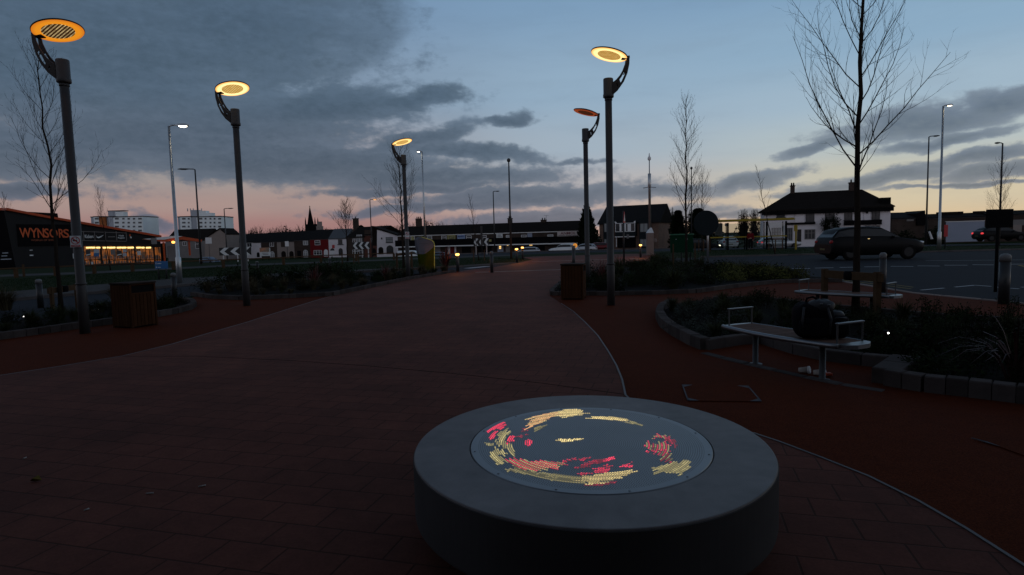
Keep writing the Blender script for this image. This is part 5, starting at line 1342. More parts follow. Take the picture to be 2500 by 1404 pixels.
for x0, x1, mt in [(985, 1000, m_dkpole), (1060, 1075, m_grend), (1093, 1099, m_white), (1100, 1109, m_redp), (1110, 1114, m_white), (1215, 1229, m_panel), (1235, 1250, m_grend), (1128, 1150, m_cladb), (1160, 1200, m_cladb), (1300, 1330, m_cladb), (1370, 1395, m_cladb)]:
    dy = pslope((x0 + x1) / 2) * .4; b = MB(); FP_.box(b, x0, 600.5 + dy, x1, 618 + dy, 0, .08); b.build('shopfront', mt, t, True)
b = MB()
for i in (0, 1):
    for j in (0, 1): FP_.box(b, 1219 + i * 2.6, 600.5 + j * 4, 1221 + i * 2.6, 603.5 + j * 4, .081, .1)
b.build('lit_pane', m_shoplit, t, True)
b = MB(); FP_.box(b, 1296, 596.8, 1303, 599.5, .9, 1.0); FP_.box(b, 1241, 597.8, 1245, 599.8, .9, 1.0); b.build('lit_shop_lamp', emis('shop_lamp', (1., .6, .2), .8), t, True)
chimney(FP_, t, 1245, 534, 548, 9, -4.5, m_dbrick, 2); chimney(FP_, t, 1327, 538, 545, 12, -4.5, m_dbrick, 2); chimney(FP_, t, 1022, 535, 550, 12, -4.5, m_dbrick, 3)
b = MB(); q = FP_.w(FP_.sz(1334, 540, -4.5)[0], 0, -4.5); zt = FP_.sz(1334, 526, -4.5)[1]; b.tube([(q[0], q[1], zr), (q[0], q[1], zt)], .03, 5); b.tube([(q[0] - .5, q[1], zt), (q[0] + .5, q[1], zt)], .025, 4); b.build('aerial', m_dkpole, t, True)
def board(F, label, x0, y0, x1, y1, mat, off0=.05, off1=.15, name='shop_sign', cat='sign', loc=None):
    a, c, z0, z1 = F.rect(x0, y0, x1, y1); q = F.w((a + c) / 2, 0, off1); o = thing(name, label, cat, (q[0], q[1], z0))
    b = MB(); F.sbox(b, a, c, z0, z1, off0, off1); b.build('board', mat, o, True); return o, (a, c, z0, z1)
def ftext(F, o, s, x0, y0, x1, y1, mat, off, name='lettering', **k):
    a, c, z0, z1 = F.rect(x0, y0, x1, y1); q = F.w((a + c) / 2, (z0 + z1) / 2, off); L = wloc(o)
    return text_mesh(s, c - a, z1 - z0, mat, o, name, at=Vector(q) - L, u=F.u, depth=.03, **k)
m_anm = M('anmol_board', (.46, .42, .41), .6, var=.1); m_ared = M('dark_red_letter', (.12, .02, .03), .5); m_dtxt = M('grey_letter', (.13, .12, .12), .6)
o, _ = board(FP_, 'wide pale ANMOL sign board at the right end of the shopping parade', 1361, 564, 1415, 581.5, m_anm)
ftext(FP_, o, 'ANMOL', 1369, 566, 1406, 572.5, m_ared, .17)
b = MB()
for j, (x0, x1) in enumerate([(1364, 1380), (1382, 1396), (1398, 1411)]): FP_.box(b, x0, 574, x1, 575.6, .151, .17)
for j, (x0, x1) in enumerate([(1370, 1381), (1384, 1390), (1393, 1405)]): FP_.box(b, x0, 577.6, x1, 579, .151, .17)
b.build('small_print', m_dtxt, o, True)
o, _ = board(FP_, 'square white sign with black KEY TAPS lettering on the parade wall', 1212.5, 571, 1227.5, 584.5, m_swhite)
ftext(FP_, o, 'KEY', 1216, 572.5, 1224, 575, m_sblack, .17); ftext(FP_, o, "TAP'S", 1214.5, 576, 1225.5, 578.8, m_sblack, .17)
b = MB(); FP_.box(b, 1214.5, 580.2, 1225.5, 580.9, .151, .165); FP_.box(b, 1214.5, 582, 1225.5, 582.6, .151, .165); b.build('small_print', m_dtxt, o, True)
m_bsign = M('pale_blue_sign', (.22, .30, .46), .5)
o, _ = board(FP_, 'pale blue BARBERS sign on the parade wall, right of the yellowish sign', 1117, 573, 1136, 583, m_bsign); ftext(FP_, o, 'BARBERS', 1118.5, 575, 1134.5, 579.5, M('navy_letter', (.03, .06, .18), .5), .17)
b = MB(); FP_.box(b, 1117.5, 583.3, 1135.5, 586.5, .03, .12); b.build('lower_strip', m_towerg, o, True)
o, _ = board(FP_, 'yellowish framed sign on the parade wall, left of the pale blue sign', 1093, 573.5, 1112, 588, m_syel)
b = MB(); FP_.box(b, 1096, 576, 1110, 584, .151, .17); b.build('picture_panel', M('olive_panel', (.12, .12, .06), .5), o, True)
b = MB(); FP_.pxplate(b, [(1098, 581), (1101, 578), (1109, 577), (1108, 578.5), (1102, 580), (1100, 582)], .171, .185); FP_.box(b, 1096, 585.3, 1110, 586.4, .151, .17); b.build('swirl', m_syel, o, True)
o, _ = board(FP_, 'L-shaped yellowish board on the parade wall, behind the totem sign', 1005, 577, 1010.5, 590, m_syel); b = MB(); FP_.box(b, 1005, 582, 1013, 590, .151, .2); b.build('lower_panel', m_syel, o, True)
o, _ = board(FP_, 'small yellow board above the canopy, right of the middle chevron board', 1191.5, 584.5, 1205, 590, m_syel, 1.2, 1.3)
o, _ = board(FP_, 'blank blue-grey panel beside an upper window of the parade', 1288, 569.5, 1299.5, 581.5, m_panel)

# --- modern house with gabled roof
FM = Fac(1450, 112, 1620, 106)
t = building('modern_house', FM, 'modern brick house with steep dark roof and white bay, behind the grey cabinet mast', 'house', 1463, 1612)
s0, s1, _, _ = FM.rect(1463, 550, 1608, 560); ze = FM.sz(1535, 546)[1]; zr = FM.sz(1535, 503.5, -5)[1]
wallpart(FM, t, s0, s1, t.location.z - 1, ze, zr, 10, m_pbrick); roofpart(FM, t, s0, s1, ze, zr, 10, m_slate, .3)
for x0, x1 in ((1477, 1492), (1564, 1586)):
    b = MB(); FM.box(b, x0, 533, x1 + 2, 612, 0, .9); b.build('clad_bay', m_bluegrey, t, True); window(FM, t, x0 + 2, 545, x1, 567, '2', glass=m_glassl, fmat=m_dkpole, off=.95); window(FM, t, x0 + 2, 583, x1, 602, '2', glass=m_glassl, fmat=m_dkpole, off=.95)
b = MB(); FM.box(b, 1505, 544, 1555, 576, 0, .8); b.build('oriel_bay', m_bluegrey, t, True)
window(FM, t, 1506, 544.5, 1554, 566, '4', glass=m_glass, off=.85, fmat=m_whitep)
b = MB(); FM.box(b, 1516.5, 547, 1521, 564, .88, .93); FM.box(b, 1525, 547, 1532, 564, .88, .93); FM.box(b, 1536, 547, 1544, 564, .88, .93); b.build('blind', m_whitep, t, True)
b = MB(); FM.box(b, 1505, 577, 1553, 578.8, .81, .95); FM.box(b, 1506.5, 579, 1508, 603, .5, .6); b.build('porch_frame', m_whitep, t, True)
b = MB(); FM.box(b, 1509, 580, 1552, 604, 0, .3); b.build('garage_door', m_cladb, t, True)
b = MB(); FM.box(b, 1534, 572, 1539.5, 582, .96, 1.0); b.build('notice', m_grend, t, True)
for x in (1505, 1551):
    b = MB(); FM.pxplate(b, [(x, 541), (x + 4, 541 + (2 if x < 1510 else -2)), (x + 4, 545), (x, 545)], .8, .95); b.build('bay_finial', m_whitep, t, True)
FM2 = Fac(1612, 118, 1665, 118)
t, r = house(FM2, 'low dark house between the modern house and the green board', 1616, 1655, 560, 535, 8, m_dbrick, m_slate, None, 'small_house'); window(FM2, t, 1628, 561, 1636, 571, 'h')
# --- pub
FQ = Fac(1850, 92, 2190, 86)
t = building('pub', FQ, 'white two-storey pub with dark hipped roof and chimneys, right of the bus shelter', 'pub', 1865, 2176)
s0, s1, _, _ = FQ.rect(1865, 520, 2174, 540); ze = FQ.sz(2020, 511)[1]; zr = FQ.sz(2020, 468.5, -5)[1]
wallpart(FQ, t, s0, s1, t.location.z - 1, ze, ze, 10, m_white, hip=(1, 1))
hw = FQ.sz(1938, 470, -5)[0] - s0; hw2 = s1 - FQ.sz(2096, 465, -5)[0]
roofpart(FQ, t, s0, s1, ze, zr, 10, m_tile, .45, hip=(hw, hw2)); b = MB(); FQ.sbox(b, s0 - .3, s1 + .3, ze - .55, ze - .01, .003, .45); b.build('cornice', m_cladb, t, True)
chimney(FQ, t, 1935, 455, 470, 10, -5, m_dbrick, 2); chimney(FQ, t, 2083, 447, 470, 20, -5, m_dbrick, 2)
b = MB(); FQ.box(b, 2150, 482, 2176, 503, -3, -.2); b.build('parapet', m_cladb, t, True)
FWM = m_dkpole
for x0, x1, y0, y1, g_ in [(1896, 1916, 514, 530, m_glass), (1967, 1988, 514, 541, m_glass), (2061, 2081, 510, 537, m_glass), (2128, 2148, 508, 536, m_glass), (2014, 2037, 517, 540, m_glass)]:
    window(FQ, t, x0, y0, x1, y1, '2ts', glass=g_, fmat=FWM, off=.05)
for x0, x1 in ((1920, 1938), (1941, 1964), (2096, 2107), (2109, 2124)):
    b = MB(); FQ.box(b, x0, 512, x1, 543, .0, .12); b.build('render_panel', m_white, t, True)
b = MB(); FQ.box(b, 1920, 543.5, 1990, 548, 0, .3); b.build('string_course', m_cladb, t, True); b = MB(); FQ.box(b, 2060, 537.5, 2152, 549, 0, .25); b.build('string_course', m_cladb, t, True)
for x0, x1, y0, y1, g_ in [(1884, 1906, 556, 585, m_glassl), (1921, 1935, 556, 590, m_glass), (1946, 1956, 560, 590, m_dbrick), (1964, 1990, 560, 584, m_glass), (2010, 2046, 556, 590, m_glass), (2062, 2100, 556, 588, m_glass), (2112, 2148, 550, 588, m_glass)]:
    window(FQ, t, x0, y0, x1, y1, '3t', glass=g_, fmat=FWM if g_ is not m_glass else m_grend, off=.05)
b = MB(); FQ.box(b, 2003, 508.5, 2048, 514, .05, .14); sg = b.build('name_sign', M('pub_sign', (.25, .24, .3), .5), t, True)
b = MB(); FQ.box(b, 2006, 510, 2022, 512.5, .141, .16); b.build('blue_lettering', m_sblue, sg, True); b = MB(); FQ.box(b, 2024, 509.6, 2040, 512, .141, .16); b.build('red_lettering', m_sred, sg, True)
for x in (1884, 1926, 2046, 2116):
    b = MB(); q = FQ.w(FQ.sz(x, 518)[0], FQ.sz(x, 518)[1], .2); b.lathe([(.08, q[2] - .2), (.16, q[2] - .1), (.12, q[2] + .12)], 8, (q[0], q[1])); b.build('wall_lamp', m_black, t, True)
def hangplants(px, py, rr, label):
    q = FQ.w(FQ.sz(px, py)[0], FQ.sz(px, py)[1], .8); tt = thing('climbing_bush', label, 'bush', (q[0], q[1], t.location.z)); b = MB(); leafcloud(b, (0, 0, q[2] - t.location.z), (rr, .5, rr * 1.6), 700, .12, random.Random(int(px)), False, .3); b.build('foliage', m_conif, tt); b = MB(); b.tube([(0, 0, 0), (0, 0, q[2] - t.location.z)], .06, 6); b.build('stem', m_bark, tt)
hangplants(2014, 549, .75, 'dark bushy plant left of the pub doorway'); hangplants(2037, 546, .85, 'dark taller bushy plant right of the pub doorway')
# --- far right buildings
FR = Fac(2170, 110, 2300, 110)
t, r = house(FR, 'low dark building with a raised gable, right beside the pub', 2176, 2256, 534, 520, 8, m_dbrick, m_slate, None, 'low_building'); b = MB(); FR.pxplate(b, [(2236, 521), (2256, 514), (2258, 550), (2236, 550)], -5, .3); b.build('gable_end', m_cladb, t, True); b = MB(); FR.box(b, 2213, 534.5, 2230, 540, .01, .1); b.build('pale_notice', m_grend, t, True)
FR2 = Fac(2290, 125, 2520, 120)
t, r = house(FR2, 'long dark low roofline behind the pale hoarding, far right', 2266, 2412, 531, 522, 9, m_dbrick, m_tile, None, 'low_building'); b = MB(); FR2.box(b, 2302, 516, 2366, 530, -4, -3); FR2.box(b, 2394, 514, 2420, 535, -4, -3); b.build('roof_plant_room', m_tile, t, True)
t, r = house(FR2, 'dark low building at the right edge beyond the grass', 2412, 2560, 524, 515, 9, m_dbrick, m_tile, None, 'low_building'); b = MB(); FR2.box(b, 2470, 536, 2520, 550, 0, .1); b.build('pale_fascia', m_grend, t, True); b = MB(); FR2.box(b, 2473, 549, 2494, 567, 0, .12); b.build('lit_wall', m_beige, t, True)
FH = Fac(2300, 80, 2410, 80); t = building('pale_hoarding', FH, 'long pale blue-grey hoarding in front of the dark roofs, right of the tallest lamp column', 'hoarding', 2310, 2403)
b = MB(); FH.box(b, 2310, 541, 2403, 590, -.1, 0); b.build('panel', m_panel, t, True); b = MB(); FH.box(b, 2309, 539.5, 2404, 541, -.15, .05); b.build('top_rail', m_galv, t, True)
# --- shoe shop
FS = Fac(8, 76, 392, 94)
t = building('shoe_shop', FS, 'dark clad shoe shop with orange roof edge, orange WYNSORS lettering and lit windows', 'shop', 12, 392)
zb = -2.5; top = [FS.sz(x, y) for x, y in [(14, 514), (120, 534), (250, 556), (340, 571), (391, 580)]]
sL, sR = top[0][0], top[-1][0]
b = MB(); FS.plate(b, [(sL - .2, top[0][1])] + top[1:] + [(sR, zb), (FS.sz(44, 662)[0], zb)], -14, 0); b.build('wall', m_clad, t, True)
b = MB(); up = [(a, z + .32) for a, z in top]; FS.plate(b, [(a, z + .02) for a, z in top] + up[::-1], -14.2, .35); b.build('roof_edge', m_orange, t, True)
b = MB(); q0 = FS.w(sL - .2, 0, 0); q1 = (q0[0] - 22, q0[1] - 2, 0); zt = top[0][1]; c = FS.w(FS.sz(44, 662)[0], 0, -.05)
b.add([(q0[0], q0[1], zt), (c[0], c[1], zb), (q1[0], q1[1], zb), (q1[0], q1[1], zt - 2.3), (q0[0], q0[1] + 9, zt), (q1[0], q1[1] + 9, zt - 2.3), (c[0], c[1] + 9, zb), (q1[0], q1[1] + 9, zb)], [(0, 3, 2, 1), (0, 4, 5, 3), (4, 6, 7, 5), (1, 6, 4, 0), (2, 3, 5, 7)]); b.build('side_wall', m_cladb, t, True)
b = MB(); b.add([(q0[0], q0[1], zt), (q1[0], q1[1], zt - 2.3), (q1[0], q1[1], zt - 2.05), (q0[0], q0[1], zt + .3), (q0[0], q0[1] - .4, zt + .02), (q1[0], q1[1] - .4, zt - 2.28), (q1[0], q1[1] - .4, zt - 2.05), (q0[0], q0[1] - .4, zt + .3)], [(4, 7, 6, 5), (3, 2, 6, 7), (0, 4, 5, 1)]); b.build('side_roof_edge', m_orange, t, True)
FS2 = Fac(-60, 70, 26, 73); o, _ = board(FS2, 'dark framed poster with white streaks on the left flank of the shoe shop', -12, 614, 18, 638.5, m_black, 1.0, 1.1, 'poster', 'poster'); b = MB(); FS2.box(b, -10, 632, 16, 634, 1.101, 1.12); FS2.box(b, -6, 617, 8, 619, 1.101, 1.12); FS2.box(b, -8, 624, 6, 626, 1.101, 1.12); b.build('print', m_towerg, o, True)
b = MB(); FS.box(b, 42, 548, 172, 600, .02, .14); sgn = b.build('sign_panel', m_cladb, t, True)
def lets(s, xs, y0, y1, mat, off=.15, dy=0.):
    for i, (ch, (x0, x1)) in enumerate(zip(s, xs)):
        ftext(FS, sgn, ch, x0, y0 + dy * i, x1, y1 + dy * i * .0, mat, off, 'letter')
lets('WYNSORS', [(46, 74), (72, 90), (90, 106), (106, 118), (119, 139), (142, 155), (153, 167)], 556.5, 580.5, m_oletter, dy=.5)
ftext(FS, sgn, 'WORLD OF SHOES', 74, 584, 138, 588.5, M('dim_orange', (.2, .05, .02), .5), .16)
b = MB()
for x in (172, 203, 230, 256, 283, 307): FS.box(b, x, 564.5, x + 1.2, 587.5, .02, .1)
FS.pxplate(b, [(172, 563.5), (308, 568.5), (308, 569.7), (172, 564.8)], .02, .1); FS.pxplate(b, [(172, 586.5), (308, 588.5), (308, 589.7), (172, 587.7)], .02, .1); bp = b.build('brand_panel_frame', m_grend, t, True)
ftext(FS, bp, 'Kickers', 206, 573, 227, 581.5, m_swhite, .1); b = MB(); FS.pxplate(b, [(234, 574.5), (236, 580.3), (240, 581.6), (245, 579.5), (252, 574), (251.6, 574), (243, 577.6), (238.5, 578.6), (236, 577.5)], .05, .1); b.build('tick_logo', m_swhite, bp, True)
b = MB(); FS.box(b, 263, 577.4, 280, 579.2, .05, .1); b.build('small_print', m_grend, bp, True); ftext(FS, bp, 'Hush', 289, 573.4, 301, 577.4, m_swhite, .1); ftext(FS, bp, 'Puppies', 287, 579, 303.5, 583.4, m_swhite, .1)
b = MB(); FS.pxplate(b, [(315, 573), (317, 571.5), (318.5, 574.5), (317, 577), (314.5, 576)], .05, .1); b.build('orange_mark', m_oletter, t, True); b = MB(); FS.pxplate(b, [(316, 578), (319, 577), (321, 581), (318.5, 582)], .05, .1); b.build('white_mark', m_swhite, t, True)
m_shopin = emis('shop_interior', (.50, .13, .012), .42, (.05, .016, .004), 1.7); m_tubeL = emis('shop_strip_light', (1., .70, .22), 2.2)
panes = [(206, 244), (250, 275), (276, 307), (310, 327), (332, 346), (346, 374), (379, 392)]
for i, (x0, x1) in enumerate(panes):
    y1 = 646 - (x0 - 206) * .02; b = MB(); FS.box(b, x0, 601 if i < 5 else 604, x1, y1, .0, .05); w_ = b.build('shop_window', m_shopin, t, True)
    b = MB(); FS.box(b, x0, 633.5, x1, 635.5, .051, .1)
    for k in range(1, 3): xx = x0 + (x1 - x0) * k / 3; FS.box(b, xx - .5, 604, xx + .5, y1, .051, .09)
    b.build('glazing_bars', m_cladb, w_, True)
    b = MB(); rr_ = random.Random(i)
    for k in range(int((x1 - x0) / 4)): xx = x0 + 1 + k * 4; FS.box(b, xx, 627 - rr_.uniform(0, 5), xx + 2.6, 632, .051, .07)
    for k in range(int((x1 - x0) / 6)): xx = x0 + 1 + k * 6; FS.box(b, xx, 637, xx + 3, y1 - .5, .051, .07)
    sh_ = b.build('display_stock', m_dtxt, w_, True); sh_['kind'] = 'stuff'
for x0, x1 in [(209, 224), (224, 231), (234, 243), (250, 264), (265, 280), (284, 295), (296, 307), (310, 325), (332, 342), (344, 351), (355, 367)]:
    b = MB(); FS.box(b, x0, 603, x1, 606.4, .11, .16); b.build('strip_light', m_tubeL, t, True)
for x0, y0, x1, y1, mt in [(208, 610, 219, 625, m_dkpole), (227, 608, 240, 618, m_towerg), (227, 618, 240, 626, m_sblue), (268, 609, 279, 622, m_grend), (284, 612, 295, 625, m_dkpole), (298, 608, 307, 616, m_towerg), (298, 618, 307, 626, m_towerg), (333, 613, 342, 623, m_swhite), (176, 619, 185, 631, m_swhite), (221, 640, 225, 646, m_swhite)]:
    b = MB(); FS.box(b, x0, y0, x1, y1, .17, .2); b.build('window_poster', mt, t, True)
b = MB(); FS.pxplate(b, [(208, 622), (219, 619.5), (219, 621.5), (208, 624)], .21, .23); FS.pxplate(b, [(284, 622), (295, 619.5), (295, 621.5), (284, 624)], .21, .23); FS.box(b, 72, 610, 79, 611.6, .02, .06); FS.box(b, 72, 622, 81, 625, .02, .06); b.build('white_sticker', m_swhite, t, True)
# entrance canopy
cz = FS.sz(400, 586)[1]; b = MB(); FS.pxplate(b, [(322, 585), (398, 577), (418, 578.5), (466, 586), (464, 592), (415, 586), (372, 591.5)], 2.4, 2.75); cn = b.build('entrance_canopy', m_orange, t, True)
b = MB(); FS.pxplate(b, [(322, 584.6), (398, 576.8), (418, 578), (372, 586), (340, 586.5)], 2.76, 2.8); b.build('canopy_top', m_whitep, cn, True)
b = MB(); FS.box(b, 390, 594, 408, 650, -6, -.2); b.build('entrance_wall', m_cladb, t, True); b = MB(); FS.box(b, 408, 600, 425, 640, .2, .3); b.build('pale_door', m_grend, t, True)
b = MB(); FS.box(b, 438, 590, 441, 624, 2.2, 2.4); FS.box(b, 376, 592, 379, 640, 2.2, 2.4); b.build('canopy_post', m_orange, t, True)
b = MB(); q = FS.w(FS.sz(422, 591.5, 2.8)[0], FS.sz(422, 591.5, 2.8)[1], 2.9); b.lathe([(.05, q[2] - .2), (.22, q[2] - .1), (.24, q[2] + .1), (.05, q[2] + .2)], 12, (q[0], q[1])); b.build('canopy_lamp', emis('canopy_lamp', (1., .42, .08), 3.5), t, True)
b = MB(); FS.box(b, 338, 582, 351, 597, 3.0, 3.1); b.alone('sign_plate', m_grend, 'small grey sign plate on a thin pole in front of the shop entrance canopy', 'sign')
# --- tower blocks, far off
def tower(px0, px1, ytop, ysh, pl, label, splits, rows=7, d=400):
    F = Fac(px0, d, px1, d); t = building('tower_block', F, label, 'tower block', px0, px1, 'pale residential tower blocks on the skyline')
    zb = -8
    for (x0, x1, mt, off) in splits:
        a, c, _, z1 = F.rect(x0, ytop, x1, 600); b = MB(); F.sbox(b, a, c, zb, F.sz((x0 + x1) / 2, ytop)[1], -18, off); b.build('wall', mt, t, True)
        b = MB(); z1 = F.sz((x0 + x1) / 2, ytop)[1]; F.sbox(b, a - .2, c + .2, z1, z1 + .6, -18.2, off + .2); b.build('parapet', m_dkpole, t, True)
    for (x0, y0, x1, y1, mt) in pl:
        b = MB(); F.box(b, x0, y0, x1, y1, -9, -4); b.build('roof_housing', mt, t, True)
    return F, t
F1, t1 = tower(209, 352, 530, 0, [(254, 514, 272, 530, m_towerg), (272, 516, 291, 530, m_tower), (252, 513, 293, 515, m_dkpole)], 'left pale tower block with an orange stair panel, seen over the shoe shop roof', [(209, 231, m_towerg, -6), (231, 243, m_tower, 0), (243, 258, m_towero, -.5), (258, 267, m_towerg, -2), (267, 279, m_towerg, 0), (279, 350, m_tower, 0)])
F2, t2 = tower(426, 542, 530, 0, [(457, 512, 474, 530, m_towerg), (474, 514, 495, 530, m_tower), (495, 519, 509, 530, m_tower)], 'right pale tower block with rooftop masts, between two lamp columns', [(426, 441, m_towerg, -5), (441, 467, m_tower, 0), (467, 482, m_towerg, -1), (482, 541, m_tower, 0)])
m_twin = M('tower_window', (.09, .10, .11), .4)
for F, t, cols_ in ((F1, t1, [(232, 241), (281, 290), (299, 304), (312, 317), (325, 330), (338, 346)]), (F2, t2, [(445, 453), (459, 463), (487, 494), (500, 504), (512, 516), (522, 526), (533, 540)])):
    for x0, x1 in cols_:
        for k in range(6):
            y = 532 + k * 9.6 - (x0 - 300) * .0; b = MB(); F.box(b, x0, y, x1, y + 4, .02, .25); b.build('window', m_twin, t, True)
b = MB()
for x in (458, 465, 472, 492):
    q = F2.w(F2.sz(x, 512, -5)[0], 0, -5); b.tube([(q[0], q[1], F2.sz(x, 516, -5)[1]), (q[0], q[1], F2.sz(x, 509, -5)[1])], .3, 5)
b.build('rooftop_mast', m_towerg, t2, True)
# --- church spire
q = P(762, 560, 300); t = thing('church_spire', 'dark slender church spire with four corner pinnacles on the skyline', 'church', (q.x, q.y, -4)); zt = P(758, 502, 300).z + 4; zm = P(758, 545, 300).z + 4
b = MB(); b.lathe([(1.6, zm - .5), (.12, zt - .6), (.25, zt - .3), (.02, zt)], 8, (-.6, 0), False); b.build('spire', m_cladb, t)
b = MB(); b.box(-2.6, 2.6, -2.4, 2.4, 0, zm - .5); b.build('tower', m_cladb, t)
for sx in (-2.3, 2.3):
    for sy in (-2.2, 2.2): b = MB(); b.lathe([(.35, zm - .5), (.3, zm + 1.0), (.05, zm + 2.8)], 6, (sx, sy)); b.build('pinnacle', m_cladb, t)
q = P(779, 570, 190); F = Fac(760, 190, 800, 190); b = MB(); F.box(b, 774, 541, 784, 553, -1, 0); F.box(b, 773, 552, 787, 575, -1.2, .2); b.alone('chimney_stack', m_beige, 'pale chimney stack rising right of the church spire', 'chimney')
# --- woodland on the skyline
def crownmass(mb, tw, px, py_top, wpx, d, rn, dens=1.0, zbase=-3):
    top = P(px, py_top, d); r = wpx / FL * d / 2; H = top.z - zbase; c = (top.x, d + rn.uniform(-6, 6), zbase + H * .45)
    leafcloud(mb, c, (r, r * .7, H * .42), int(260 * dens), .05 * H, rn, False, .1)
    for k in range(int(60 * dens)):
        a = rn.uniform(0, 2 * pi); e = rn.uniform(.15, 1.25); p = Vector((c[0], c[1], zbase + H * .3)); v = Vector((cos(a) * sin(e) * r * 1.05, sin(a) * sin(e) * r * .8, cos(e) * H * .72 + H * .0)); pts = [p, p + v * .5 + Vector((rn.uniform(-.3, .3), 0, rn.uniform(-.2, .4))), p + v * rn.uniform(.88, 1.02)]
        tw.tube(pts, [.09, .06, .02], 3, False, False)
        for j in range(5):
            s = rn.uniform(.35, .95); o_ = p + v * s; dd = (v.normalized() + Vector((rn.uniform(-.8, .8), rn.uniform(-.5, .5), rn.uniform(-.2, .8)))).normalized() * r * rn.uniform(.15, .35); tw.tube([o_, o_ + dd], [.04, .015], 3, False, False)
rn = random.Random(9); mb, tw = MB(), MB()
xs_ = [(640, 553, 70), (676, 549, 60), (655, 556, 60), (735, 552, 60), (806, 558, 60), (840, 556, 60), (935, 549, 60), (965, 550, 60), (1000, 545, 70), (1040, 537, 60), (1080, 543, 60), (1110, 547, 60), (1200, 550, 60), (1235, 548, 50), (590, 566, 60), (565, 570, 60), (610, 562, 50), (700, 558, 50), (890, 558, 60), (1150, 549, 60)]
for x, y, w_ in xs_: crownmass(mb, tw, x + rn.uniform(-4, 4), y, w_, 230 + rn.uniform(-15, 25), rn)
o = mb.build('woodland', m_conif); tag(o, 'bare winter woodland along the skyline behind the terrace and parade', 'woodland', kind='stuff')
o = tw.build('woodland_twigs', m_twig); tag(o, 'twiggy tops of the winter woodland on the skyline', 'woodland', kind='stuff')
for i, (x, y, w_, d) in enumerate([(1633, 508, 40, 150), (1797, 512, 32, 150), (1830, 511, 44, 152), (1735, 530, 30, 170), (2275, 520, 34, 160)]):
    t = thing('bare_tree', ['bare winter tree behind the small dark house, left of the rounded conifers', 'bare winter tree left of a pair above the bus shelter', 'bare winter tree right of a pair above the bus shelter', 'low bare winter tree behind the round dark sign', 'bare winter tree tops behind the low roofs, beside two lamp columns'][i], 'tree', (P(x, y, d).x, d, -3), 0, 'bare winter trees on the right skyline')
    mb, tw = MB(), MB(); crownmass(mb, tw, x, y, w_, d, rn, .35, -3); crownmass(MB(), tw, x, y, w_, d, rn, 1., -3)
    mb.build('crown', m_twig, t, True); tw.build('branches', m_twig, t, True)
def conifer(px, py, wpx, d, label, round_=False, n=4600, zb=-2.5):
    top = P(px, py, d); r = wpx / FL * d / 2; H = top.z - zb; t = thing('conifer', label, 'tree', (top.x, d, zb)); rn = random.Random(int(px)); b = MB()
    for k in range(n):
        z = rn.random() ** .8; a = rn.uniform(0, 2 * pi); prof = (math.sqrt(max(0, 1 - (z * 1.15 - .15) ** 2)) if round_ else (1 - z) ** .75 * .98 + .06) * (1 + .16 * sin(a * 5 + z * 21) + .1 * sin(z * 47 + a * 2)); q = r * prof * rn.uniform(.25, 1.05)
        p = Vector((cos(a) * q, sin(a) * q, H * (.04 + .96 * z))); v = Vector((cos(a), sin(a), .35 + (.5 if not round_ else 0))).normalized(); e = H * .028 * rn.uniform(.6, 1.5); s = v.orthogonal().normalized() * e * .4
        b.add([p - v * e, p + s, p + v * e, p - s], [(0, 1, 2, 3)])
    b.build('crown', m_conif, t); b = MB(); b.tube([(0, 0, 0), (0, 0, H * .9)], [r * .12, .03], 8)
    b.lathe([(r * .55, H * .03), (r * .7, H * .2), (r * .5, H * .55), (r * .12, H * .85)] if round_ else [(r * .55, H * .03), (r * .5, H * .3), (r * .12, H * .8)], 12); b.build('trunk', m_conif, t)
conifer(1432, 499, 60, 118, 'dark jagged conifer between the shopping parade and the modern house')
conifer(1655, 514, 42, 104, 'dark pointed conifer left of a pair behind the green board', True)
conifer(1704, 509, 66, 98, 'dark rounded conifer right of a pair behind the green board', True)
conifer(881, 550, 34, 175, 'dark rounded evergreen behind the brick house chimney', True, 1500)
for i, (x0, x1, y, d) in enumerate([(1420, 1470, 545, 104), (2258, 2306, 562, 84), (2150, 2260, 566, 100)]):
    p, q = P(x0, y, d), P(x1, y, d); b = MB(); rn = random.Random(i); c = ((p.x + q.x) / 2, d, -2.2); leafcloud(b, (0, 0, 0), ((q.x - p.x) / 2, 1.2, p.z + 2.2), 2600, .22, rn, True, .3)
    t = thing('hedge', ['dark shrubby hedge between the parade and the modern house', 'dark hedge left of the tallest lamp column foot', 'long dark hedge to the right of the pub'][i], 'hedge', c); b.build('foliage', m_conif, t)

# ------------------------------------------------------------------ signs
FC = {}
def chevrons(x0, y0, x1, y1, n, d, label, legs=(), black=m_sblack, tilt=0.):
    F = Fac(x0, d, x1, d); a, c, z0, z1 = F.rect(x0, y0, x1, y1); q = F.w((a + c) / 2, 0); t = thing('chevron_sign', label, 'sign', (q[0], q[1], terrain(q[0], q[1])), 0, 'black and white chevron boards')
    b = MB(); F.sbox(b, a, c, z0, z1, -.06, 0); b.build('board', black, t, True); w_ = (c - a) / n; h = z1 - z0; k_ = w_ * .42
    for i in range(n):
        s = a + i * w_ + w_ * .06; b = MB(); tip = s; F.plate(b, [(tip, z0 + h / 2), (tip + w_ * .45, z1 - .01), (tip + w_ * .45 + k_, z1 - .01), (tip + k_, z0 + h / 2), (tip + w_ * .45 + k_, z0 + .01), (tip + w_ * .45, z0 + .01)], .002, .02); b.build('chevron', m_swhite, t, True)
    for lx_ in legs:
        s = F.sz(lx_, y1)[0]; b = MB(); F.sbox(b, s - .05, s + .05, t.location.z - .3, z0, -.06, .0); b.build('leg', m_galv, t, True)
chevrons(535, 604, 613, 623, 3, 66, 'large black board with left-pointing white chevrons, behind the second disc-headed lamp', (545, 580, 605))
chevrons(861, 591, 903, 608, 3, 62, 'black board with three left-pointing white chevrons in front of the brick house', (866, 884, 899))
